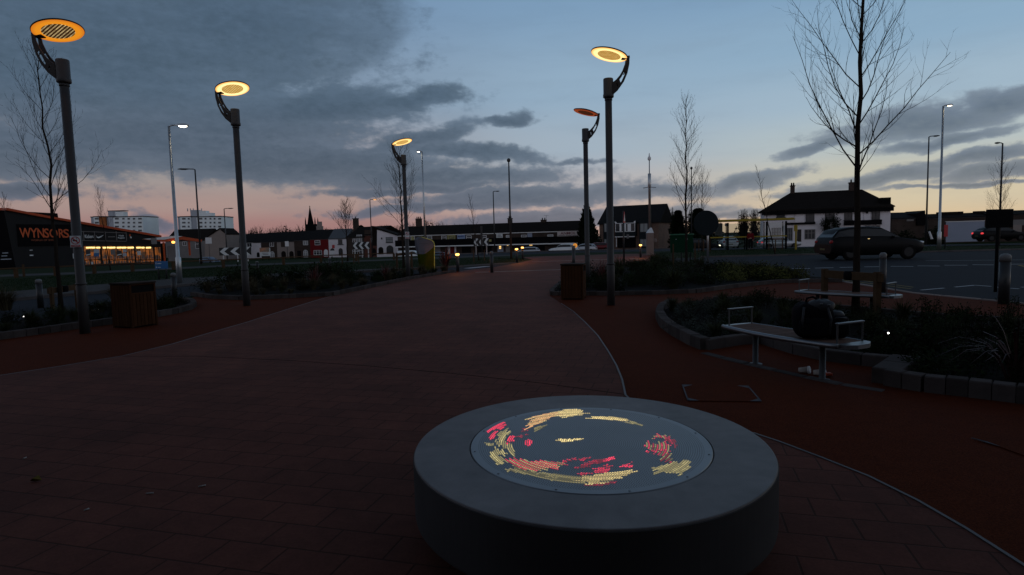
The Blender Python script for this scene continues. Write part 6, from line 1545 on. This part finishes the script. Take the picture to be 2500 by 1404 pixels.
chevrons(1156, 582, 1194, 600, 3, 60, 'small board of three white chevrons in front of the shopping parade', (1162, 1188))
def postsign(name, label, px, py0, py1, wpx, d, mat, post=None, cat='sign', legs=(0,), rz=0., zb=None, thick=.03, pm=None):
    p = P(px, py1, d); z1 = P(px, py0, d).z; zg = terrain(p.x, d) if zb is None else zb; w_ = wpx / FL * d
    t = thing(name, label, cat, (p.x, d, zg), rz)
    b = MB(); b.rbox(-w_ / 2, w_ / 2, -.03 - thick, -.03, p.z - zg, z1 - zg, .004); pl = b.build('plate', mat, t)
    for lx_ in legs: b = MB(); b.tube([(lx_ * w_, 0, 0), (lx_ * w_, 0, z1 - zg - .03)], .035, 8); b.build('post', pm or m_dkpole, t)
    return t, w_, p.z - zg, z1 - zg
t, w_, z0, z1 = postsign('direction_sign', 'small blue sign on two grey legs in the grass before the shoe shop', 396, 637.5, 656, 31, 30, m_sblue, legs=(-.3, .3))
b = MB(); b.box(-w_ * .42, -w_ * .36, -.07, -.061, z1 - .14, z1 - .07); b.box(-w_ * .3, w_ * .02, -.07, -.061, z1 - .13, z1 - .10); b.box(-w_ * .42, -w_ * .36, -.07, -.061, z0 + .05, z0 + .11); b.box(-w_ * .28, -w_ * .05, -.07, -.061, z0 + .06, z0 + .09); b.build('white_print', m_swhite, t)
t, w_, z0, z1 = postsign('advert_board', 'advert board, white below an orange picture, in front of the white terraced houses', 648.5, 605, 625, 25, 70, m_swhite, legs=(-.3, .3), pm=m_black)
b = MB(); b.box(-w_ / 2 - .02, w_ / 2 - .12, -.09, -.061, z0 + (z1 - z0) * .5, z1 + .02); b.build('picture', emis('dim_picture', (.16, .045, .02), .35, (.03, .03, .03), 2.), t); b = MB(); b.box(-w_ * .3, w_ * .3, -.07, -.061, z0 + .30, z0 + .36); b.box(-w_ * .25, w_ * .3, -.07, -.061, z0 + .14, z0 + .20); b.build('small_print', m_dtxt, t)
postsign('notice_board', 'narrow white double board on a thin post before the beige terraced house', 701, 589, 601.5, 9, 68, m_whitep)
postsign('notice_board', 'white double notice board with a grey centre, left of the stone gable', 510, 580, 595, 15, 100, m_whitep)
t, w_, z0, z1 = postsign('back_of_sign', 'large dark sign board seen from behind on a tall post, far right', 2436, 511, 556, 66, 14.5, m_cladb, rz=0, zb=0, pm=m_cladb, thick=.02)
t = thing('round_sign', 'large round dark sign seen from behind on a galvanised post, left of the bus shelter', 'sign', (P(1728, 600, 30).x, 30, 0)); zc = P(1722, 545, 30).z; b = MB(); b.lathe([(.60, -.03), (.62, -.01), (.62, .0), (.60, .01)], 40); b.xform(Matrix.Translation((-.1, -.05, zc)) @ Matrix.Rotation(R(90), 4, 'X')); b.build('disc', m_bluegrey, t)
b = MB(); b.tube([(0, 0, 0), (0, 0, zc + .5)], .045, 10); b.build('post', m_galv, t)
t = thing('warning_sign', 'narrow red and white triangular sign seen edge-on on a dark post, right of the path', 'sign', (P(1523, 600, 33).x, 33, 0), R(72)); zt = P(1523, 515, 33).z; zb_ = P(1523, 544, 33).z; h = zt - zb_
b = MB(); b.add([(-.42, -.05, zb_), (.42, -.05, zb_), (0, -.05, zt), (-.42, -.03, zb_), (.42, -.03, zb_), (0, -.03, zt)], [(0, 1, 2), (5, 4, 3), (0, 3, 4, 1), (1, 4, 5, 2), (2, 5, 3, 0)]); b.build('red_border', m_sred, t)
b = MB(); b.add([(-.27, -.055, zb_ + .09), (.27, -.055, zb_ + .09), (0, -.055, zt - .16)], [(0, 1, 2)]); b.build('white_face', m_swhite, t); b = MB(); b.tube([(0, 0, 0), (0, 0, zt)], .05, 10); b.build('post', m_dkpole, t)
t = thing('direction_sign', 'small round orange sign standing above the dark bollard behind the timber bin', 'sign', (P(1404, 600, 60).x, 60, terrain(2, 60))); zc = P(1404, 599.5, 60).z - t.location.z
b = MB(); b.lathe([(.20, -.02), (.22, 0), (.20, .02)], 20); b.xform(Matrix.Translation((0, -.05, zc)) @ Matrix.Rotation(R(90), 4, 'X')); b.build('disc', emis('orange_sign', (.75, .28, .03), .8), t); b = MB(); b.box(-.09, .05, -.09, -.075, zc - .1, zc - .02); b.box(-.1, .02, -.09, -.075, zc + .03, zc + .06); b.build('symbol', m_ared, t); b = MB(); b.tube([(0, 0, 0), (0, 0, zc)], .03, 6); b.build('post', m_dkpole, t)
postsign('banner', 'upright red board fixed at the foot of the tallest lamp column', 2308, 549, 578, 9, 43, m_sred, zb=0)
postsign('back_of_sign', 'narrow dark twin-post sign edge beside the small chevron board', 1176.5, 552, 600, 5, 56, m_dkpole)
F = Fac(2262, 50, 2280, 50); b = MB(); F.pxplate(b, [(2266, 566), (2269, 565), (2276, 583), (2272, 584)], 0, .12); b.alone('leaning_marker', m_whitep, 'leaning white marker board in the verge left of the tallest lamp column', 'marker')
# lime totem sign
d_ = G(1040, 664).y; FL_ = Fac(1000, d_ - 1.2, 1070, d_ + .6)
t = building('totem_sign', FL_, 'kite-shaped totem sign, grey above lime green, beside the paved path', 'sign', 1014, 1056); t.location.z = 0
top_ = [(1023, 578.5), (1017, 580), (1013, 586), (1014, 600), (1019, 620.5), (1027, 620.8), (1034, 619), (1044, 612), (1053, 604), (1055.5, 597), (1053.5, 590), (1049, 586.5)]
bot_ = [(1019, 620.5), (1027, 620.8), (1034, 619), (1044, 612), (1053, 604), (1055.5, 597), (1055.5, 662), (1028, 664)]
b = MB(); FL_.pxplate(b, top_, -.02, .12); up_ = b.build('grey_panel', m_totgrey, t, True)
b = MB(); FL_.pxplate(b, bot_, -.02, .119); b.build('lime_panel', m_lime, t, True)
b = MB(); eg = [(1025, 578.3), (1049, 586.1), (1054, 590), (1056.2, 597), (1056.2, 662), (1055.0, 662), (1055.0, 597), (1053, 590.8), (1048.5, 587.2), (1024.5, 579.3)]; FL_.pxplate(b, eg, -.1, .14); b.build('edge_band', m_limeedge, t, True)
b = MB()
for x0, x1, y0, y1 in [(1017, 1025, 583, 585.5), (1019, 1027, 594, 595.5), (1028, 1039, 593.6, 595.2), (1040, 1049, 593, 594.6), (1028, 1036, 597.6, 598.6), (1039, 1044, 597.2, 598.2), (1023, 1039, 612.5, 613.2), (1025, 1036, 614.6, 615.2)]: FL_.box(b, x0, y0, x1, y1, .121, .124)
b.build('small_print', M('totem_print', (.045, .05, .065), .5), up_, True)
# green board
t, w_, z0, z1 = postsign('green_board', 'dark green wide board on two posts at the edge of the planting bed', 1663.5, 574, 616, 55, 34, m_sgreen, legs=(-.4, .0, .4), zb=0, thick=.12)
b = MB(); b.rbox(-w_ / 2 - .03, w_ / 2 + .03, -.2, .02, z1, z1 + .07, .01); b.build('top_rail', M('green_rail', (.02, .10, .055), .4), t); b = MB(); b.rbox(-w_ * .28, -w_ * .25, -.16, -.15, z1 - .25, z1 - .2, .002); b.rbox(w_ * .22, w_ * .25, -.16, -.15, z1 - .25, z1 - .2, .002); b.build('fixing', m_galv, t)
# cctv mast on its cabinet
g = G(1587, 623); t = thing('cctv_mast', 'grey camera mast rising from a tall sloping-topped cabinet, lit amber at its foot', 'mast', (g.x, g.y, 0)); d_ = g.y
m_cab = M('cabinet_grey', (.13, .12, .115), .6); zt = P(1587, 568, d_).z; b = MB(); b.rbox(-.24, .24, -.22, .22, 0, zt - .02, .01); b.build('cabinet', m_cab, t)
b = MB(); b.add([(-.25, -.23, zt - .02), (.25, -.23, zt - .02), (.25, .23, zt - .02), (-.25, .23, zt - .02), (-.02, -.1, zt + .36), (.12, -.1, zt + .36), (.12, .1, zt + .36), (-.02, .1, zt + .36)], [(0, 1, 5, 4), (1, 2, 6, 5), (2, 3, 7, 6), (3, 0, 4, 7), (4, 5, 6, 7)]); b.build('sloping_top', m_galv, t)
z2 = P(1587, 424, d_).z; z3 = P(1587, 392, d_).z; b = MB(); b.lathe([(.10, zt), (.095, z2 - 1.0), (.12, z2 - .95), (.12, z2), (.04, z2 + .02), (.035, z3)], 14); b.build('mast', m_galv, t)
b = MB(); b.lathe([(.05, z3), (.12, z3 + .06), (.13, z3 + .2), (.06, z3 + .3), (.02, z3 + .55)], 14); b.build('camera_dome', m_whitep, t); za = P(1587, 457, d_).z
b = MB(); b.tube([(-.48, 0, za - .05), (-.1, 0, za), (.1, 0, za), (.48, 0, za - .03)], .03, 8); b.build('crossarm', m_galv, t); b = MB(); b.rbox(.25, .5, -.1, .1, zt - .75, zt - .45, .05); b.build('siren_box', m_cab, t)

# ------------------------------------------------------------------ bus shelter with a waiting person
dS = 54; pL, pR = P(1734, 600, dS), P(1925, 600, dS - 2); z0 = 0.0
t = thing('bus_shelter', 'glazed bus shelter with yellow roof edge, in the verge left of the pub', 'bus shelter', (pL.x, dS, z0)); F = Fac(1734, dS, 1921, dS - 1.5)
zr_ = F.sz(1830, 538)[1]; sR_ = F.sz(1921, 540)[0]; b = MB(); F.sbox(b, -.3, sR_ + .6, zr_ - .06, zr_ + .02, -1.7, .3); F.sbox(b, -.25, sR_ + .55, zr_ + .02, zr_ + .12, -1.6, .2); b.build('roof', m_shyel, t, True)
for x in (1734, 1777, 1823, 1872, 1919):
    s = F.sz(x, 570)[0]; b = MB(); F.sbox(b, s - .075, s + .075, z0 - .1, zr_ - .16, -.07, .06); b.build('post', m_cladb, t, True)
    b = MB(); F.sbox(b, s - .04, s + .04, z0 - .1, zr_ - .16, -1.5, -1.42); b.build('post', m_cladb, t, True)
xs_ = [1734, 1777, 1823, 1872, 1919]
for a, c in zip(xs_, xs_[1:]):
    sa, sc2 = F.sz(a, 570)[0] + .05, F.sz(c, 570)[0] - .05; b = MB(); F.sbox(b, sa, sc2, z0 + .25, zr_ - .25, -.01, .0); b.build('glass_panel', m_clear, t, True)
b = MB(); zz = F.sz(1830, 578)[1]; F.sbox(b, 0, sR_, zz - .05, zz + .05, .05, .09); b.build('yellow_rail', m_shyel, t, True)
b = MB(); zz = F.sz(1830, 591)[1]; F.sbox(b, 1.5, sR_, zz - .02, zz + .02, -.9, -.6); b.build('seat_rail', m_dkpole, t, True)
b = MB(); F.box(b, 1745, 545, 1764, 575, -.1, -.02); b.build('timetable_board', m_grend, t, True); b = MB(); F.box(b, 1770, 545, 1776, 552, -.1, -.02); b.build('small_notice', m_panel, t, True)
p = P(1943, 590, 50); z1 = P(1943, 550, 50).z; t2_ = thing('bus_stop_flag', 'yellow bus stop pole just right of the bus shelter', 'bus stop', (p.x, 50, 0)); b = MB(); b.rbox(-.06, .06, -.05, .05, 0, z1, .01); b.build('pole', m_shyel, t2_); b = MB(); b.rbox(-.16, .12, -.04, .04, z1 - .5, z1 + .02, .02); b.build('flag', m_shyel, t2_)
def person(px, d, label, H=1.68, top=(.11, .008, .012)):
    p = P(px, 600, d); t = thing('person', label, 'person', (p.x, d, terrain(p.x, d) + .0), R(-20)); k = H / 1.7
    J = {'pel': (0, 0, .92), 'ch': (0, .0, 1.22), 'nk': (0, .0, 1.42), 'hd': (0, -.02, 1.56), 'hdt': (0, -.01, 1.66), 'hL': (-.09, 0, .88), 'kL': (-.10, -.02, .48), 'aL': (-.10, .0, .08), 'tL': (-.11, -.14, .03), 'hR': (.09, 0, .88), 'kR': (.12, .0, .48), 'aR': (.13, .02, .08), 'tR': (.15, -.12, .03), 'sL': (-.18, 0, 1.36), 'eL': (-.23, .02, 1.10), 'wL': (-.17, -.14, .96), 'fL': (-.12, -.18, .95), 'sR': (.18, 0, 1.36), 'eR': (.23, .02, 1.10), 'wR': (.20, -.08, .86), 'fR': (.19, -.10, .78)}
    rad = {'pel': .115, 'ch': .12, 'nk': .055, 'hd': .085, 'hdt': .07, 'hL': .095, 'kL': .062, 'aL': .042, 'tL': .035, 'hR': .095, 'kR': .062, 'aR': .042, 'tR': .035, 'sL': .06, 'eL': .048, 'wL': .032, 'fL': .028, 'sR': .06, 'eR': .048, 'wR': .032, 'fR': .028}
    E_ = ['pel ch', 'ch nk', 'nk hd', 'hd hdt', 'pel hL', 'hL kL', 'kL aL', 'aL tL', 'pel hR', 'hR kR', 'kR aR', 'aR tR', 'ch sL', 'sL eL', 'eL wL', 'wL fL', 'ch sR', 'sR eR', 'eR wR', 'wR fR']
    def skin(names, edges, grow, name, mat, parent):
        idx = {n_: i for i, n_ in enumerate(names)}; me = bpy.data.meshes.new(name); me.from_pydata([tuple(c * k for c in J[n_]) for n_ in names], [tuple(idx[q] for q in e.split()) for e in edges], [])
        o = bpy.data.objects.new(name, me); COL.objects.link(o); o.parent = parent; sk = o.modifiers.new('skin', 'SKIN'); o.modifiers.new('sub', 'SUBSURF').render_levels = 1
        for i, n_ in enumerate(names): me.skin_vertices[0].data[i].radius = ((rad[n_] + grow) * k,) * 2; me.skin_vertices[0].data[i].use_root = i == 0
        me.materials.append(mat); return o
    body = skin(list(J), E_, 0, 'body', m_skin, t)
    skin(['ch', 'pel', 'nk', 'sL', 'eL', 'wL', 'sR', 'eR', 'wR'], ['ch pel', 'ch nk', 'ch sL', 'sL eL', 'eL wL', 'ch sR', 'sR eR', 'eR wR'], .045, 'jacket', M('jacket', top, .8), t)
    skin(['pel', 'hL', 'kL', 'aL', 'hR', 'kR', 'aR'], ['pel hL', 'hL kL', 'kL aL', 'pel hR', 'hR kR', 'kR aR'], .03, 'trousers', m_cloth, t)
    b = MB(); b.lathe([(.09, 1.60), (.095, 1.63), (.07, 1.69), (.02, 1.705)], 12); b.build('hair', m_black, t)
    b = MB()
    for s in (-1, 1): b.rbox(min(s * .09, s * .17), max(s * .09, s * .17), -.17, .07, 0, .08, .01)
    b.build('shoes', m_black, t); return t
person(1832, 53, 'person in a dark red jacket and dark trousers waiting inside the bus shelter')

# ------------------------------------------------------------------ vehicles
def car(name, label, cat, kind, paint, loc, rz, L=4.3, W=.88, glow=None, head=None, group='cars beyond the grass'):
    t = thing(name, label, cat, loc, rz, group)
    S = {  # x (fraction of length from the nose), belt z, roof z, half width belt, half width roof
     'hatch': [(0, .52, .56, .62, .5), (.02, .62, .68, .76, .6), (.10, .80, .84, .84, .70), (.26, .92, .95, .87, .74), (.38, .95, 1.28, .88, .66), (.46, .96, 1.42, .88, .64), (.62, .97, 1.45, .88, .64), (.80, .98, 1.42, .88, .63), (.90, .99, 1.28, .87, .62), (.965, .98, 1.02, .84, .66), (1., .62, .70, .78, .6)],
     'suv': [(0, .62, .68, .66, .52), (.02, .78, .86, .82, .66), (.10, .96, 1.0, .90, .78), (.27, 1.08, 1.11, .93, .80), (.38, 1.10, 1.46, .94, .74), (.46, 1.10, 1.64, .94, .72), (.62, 1.11, 1.69, .94, .72), (.80, 1.12, 1.66, .94, .71), (.91, 1.13, 1.54, .93, .70), (.97, 1.10, 1.16, .90, .72), (1., .74, .82, .84, .66)],
     'van': [(0, .60, .66, .70, .58), (.02, .75, .85, .84, .70), (.14, 1.05, 1.10, .92, .80), (.22, 1.15, 1.40, .95, .78), (.32, 1.18, 1.85, .95, .80), (.40, 1.18, 1.95, .95, .84), (.70, 1.18, 1.98, .95, .86), (.985, 1.18, 1.95, .95, .86), (1., 1.0, 1.4, .93, .86)]}[kind]
    k = W / .88; rings = []
    for f, zb, zr, wb, wr in S:
        x = L * (.5 - f); wb *= k; wr *= k; lo = .24 if .04 < f < .97 else .36; sh = min(zb - .05, zr - .06)
        half = [(wb * .82, lo), (wb * .97, lo + .14), (wb, (lo + sh) / 2 + .05), (wb * .985, sh), (wb * .93 + (wr - wb) * .08, min(zb + .02, zr - .02)), (wr, zr - .05 if zr - zb > .1 else zr - .015), (wr * .72, zr)]
        rings.append([(x, y, z) for y, z in half] + [(x, -y, z) for y, z in reversed(half)])
    b = MB(); b.loft([r_[::-1] for r_ in rings], True, True); body = b.build('body', paint, t)
    cab = [(0 if False else i) for i, s in enumerate(S) if s[2] - s[1] > .2]
    def side(s):
        b = MB(); rows = []
        for i in range(cab[0] - 1, cab[-1] + 2):
            if i >= len(rings): continue
            r_ = rings[i]; a, c = Vector(r_[4]), Vector(r_[5]); lo_, hi = a.lerp(c, .12), a.lerp(c, .86)
            if i in (cab[0] - 1, cab[-1] + 1): hi = lo_
            rows.append((lo_ + Vector((0, .012, .006)), hi + Vector((0, .012, .006))))
        n = len(rows); vs = [v for rr in rows for v in rr]; vs = [Vector((v.x, v.y * s, v.z)) for v in vs]
        end = n - 1 if kind != 'van' else min(n - 1, 3)
        b.add(vs, [(2 * i, 2 * i + 2, 2 * i + 3, 2 * i + 1) for i in range(end)]); return b
    side(1).build('side_window', m_carg, t); side(-1).build('side_window', m_carg, t)
    def screen(i, j, nm):
        b = MB(); lo_, hi = rings[i], rings[j]; e = Vector((.015 if i < j else -.015, 0, .012))
        A = [Vector(lo_[5]) * .98 + e, Vector(lo_[8]) * .98 + e, Vector(hi[8]) + e, Vector(hi[5]) + e]; A[0].z = lo_[5][2] + .03; A[1].z = A[0].z; A[0].x = A[1].x = lo_[5][0]
        for v in A: v.y *= .92
        b.add(A, [(0, 1, 2, 3)]); b.build(nm, m_carg, t)
    screen(cab[0] - 1, cab[0] + (1 if kind != 'van' else 1), 'windscreen')
    if kind != 'van': screen(cab[-1] + 1, cab[-1], 'rear_window')
    wr_ = .33 if kind == 'hatch' else .37
    for fx in (.19, .80):
        for s in (-1, 1):
            w = thing('wheel', None, None); del_ = w; w.parent = t; w.location = (L * (.5 - fx), s * (W - .06), wr_)
            b = MB(); b.lathe([(wr_ * .6, -.09), (wr_ * .97, -.10), (wr_, -.07), (wr_, .07), (wr_ * .97, .10), (wr_ * .6, .09)], 24); b.xform(Matrix.Rotation(R(90), 4, 'X')); b.build('tyre', m_tyre, w)
            b = MB(); b.lathe([(wr_ * .62, -.095), (wr_ * .62, .095)], 20); b.xform(Matrix.Rotation(R(90), 4, 'X')); rm = b.build('rim', m_rim, w)
    b0 = S[2][1]
    for s in (-1, 1):
        y = s * W * .70; b = MB(); blob(b, (L * .5 - .16, y, b0 - .14), (.16, .16, .07), amp=0, sq=.7); b.build('headlight', head or m_chead, t)
        b = MB(); z_ = S[-2][1] - .16; blob(b, (-L * .5 + .13, s * W * .80, z_), (.13, .13, .09), amp=0, sq=.6); b.build('tail_light', glow or m_ctaild, t)
        b = MB(); xm = L * (.5 - .36); blob(b, (xm, s * (W + .07), S[4][1] + .04), (.07, .09, .06), amp=0, sq=.7); b.build('mirror', paint, t)
    b = MB(); b.rbox(L / 2 - .03, L / 2 + .012, -W * .6, W * .6, .36, .50, .01); b.build('front_grille', m_black, t)
    b = MB(); b.rbox(-L / 2 - .01, -L / 2 + .03, -.24, .24, .52, .62, .004); b.build('number_plate', M('plate', (.08, .075, .03), .6), t)
    return t
def carat(px, d, *a, z=None, **k):
    p = P(px, 600, d); zz = terrain(p.x, d) if z is None else z; return car(*a[:5], (p.x, d, zz), *a[5:], **k)
p_sil = carpaint('silver_paint', (.42, .45, .48)); p_whi = carpaint('white_car_paint', (.62, .66, .68), .1); p_red = carpaint('dark_red_paint', (.10, .012, .015)); p_blk = M('black_paint', (.004, .0045, .005), .5, 0, spec=.12); p_blu = carpaint('blue_grey_paint', (.12, .16, .22)); p_lb = carpaint('light_blue_paint', (.12, .22, .32))
c_ = carat(2120, 31.5, 'passing_car', 'dark four-by-four car driving right along the main road behind the tall bare tree', 'car', 'suv', p_blk, 0, z=.004, L=4.75, W=.93, head=m_chead, group='cars on the main road')
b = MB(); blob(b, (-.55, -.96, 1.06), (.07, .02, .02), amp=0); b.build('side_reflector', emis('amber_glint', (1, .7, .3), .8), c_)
carat(1376, 92, 'parked_car', 'white estate car left of a row of three behind the far verge', 'car', 'suv', p_whi, R(150), z=-1.22, L=4.4)
carat(1424, 96, 'parked_car', 'silver car in the middle of a row of three behind the far verge', 'car', 'hatch', p_sil, R(165), z=-1.12)
carat(1455, 98, 'parked_car', 'dark red car right of a row of three behind the far verge', 'car', 'hatch', p_red, R(190), z=-1.0)
carat(1285, 92, 'parked_car', 'pale silver car half hidden by the pair of lit bollards', 'car', 'hatch', p_sil, R(178), z=-1.34)
carat(1003, 112, 'white_van', 'white panel van parked before the parade, behind the totem sign', 'van', 'van', p_whi, R(-8), z=-2.25, L=4.8)
carat(1078, 112, 'parked_car', 'blue-grey car right of the white van by the parade', 'car', 'hatch', p_blu, R(4), z=-2.15)
carat(510, 118, 'parked_car', 'silver-blue car parked at the end of the terrace beside the shop canopy', 'car', 'hatch', p_blu, R(-28), z=-2.05)
carat(1777, 70, 'parked_car', 'small silver car seen from the rear through the bus shelter glass', 'car', 'hatch', p_sil, R(80), z=-.35, L=3.8)
carat(1902, 72, 'parked_car', 'pale car with glowing red tail lamp, seen through the right end of the bus shelter', 'car', 'hatch', p_sil, R(-4), z=-.55, L=4.6, glow=m_ctail)
carat(2440, 60, 'parked_car', 'dark car with red tail lamp glowing behind the large dark sign board', 'car', 'hatch', p_blk, R(-6), z=-.02, L=4.3, glow=m_ctail)
carat(1705, 66, 'passing_car', 'dark car with one lit headlamp behind the posts left of the bus shelter', 'car', 'hatch', p_blk, R(12), z=-.5, L=4.5, head=m_cheadon)

# ------------------------------------------------------------------ unseen block added behind the viewpoint to shade the forecourt
t = thing('shade_blocker', 'unseen dark block with a deep canopy, added behind the viewpoint to shade the forecourt', 'building', (-4, -9, 0))
b = MB(); b.box(-40, 14, -30, -4.5, 0, 8.5); b.build('wall', m_clad, t, True)
b = MB(); b.box(-40.3, 14.3, -30.3, -4.2, 8.51, 8.8); b.build('roof', m_orange, t, True)
b = MB(); b.box(-40, 14, -4.49, -1.6, 3.6, 3.9); b.build('canopy', m_cladb, t, True)
for i in range(7):
    b = MB(); x = -36 + i * 7.5; b.box(x, x + 5, -4.49, -4.42, .3, 3.2); w_ = b.build('window', m_glass, t, True)
    b = MB(); b.box(x + 2.45, x + 2.55, -4.419, -4.38, .3, 3.2); b.build('frame', m_cladb, w_, True)
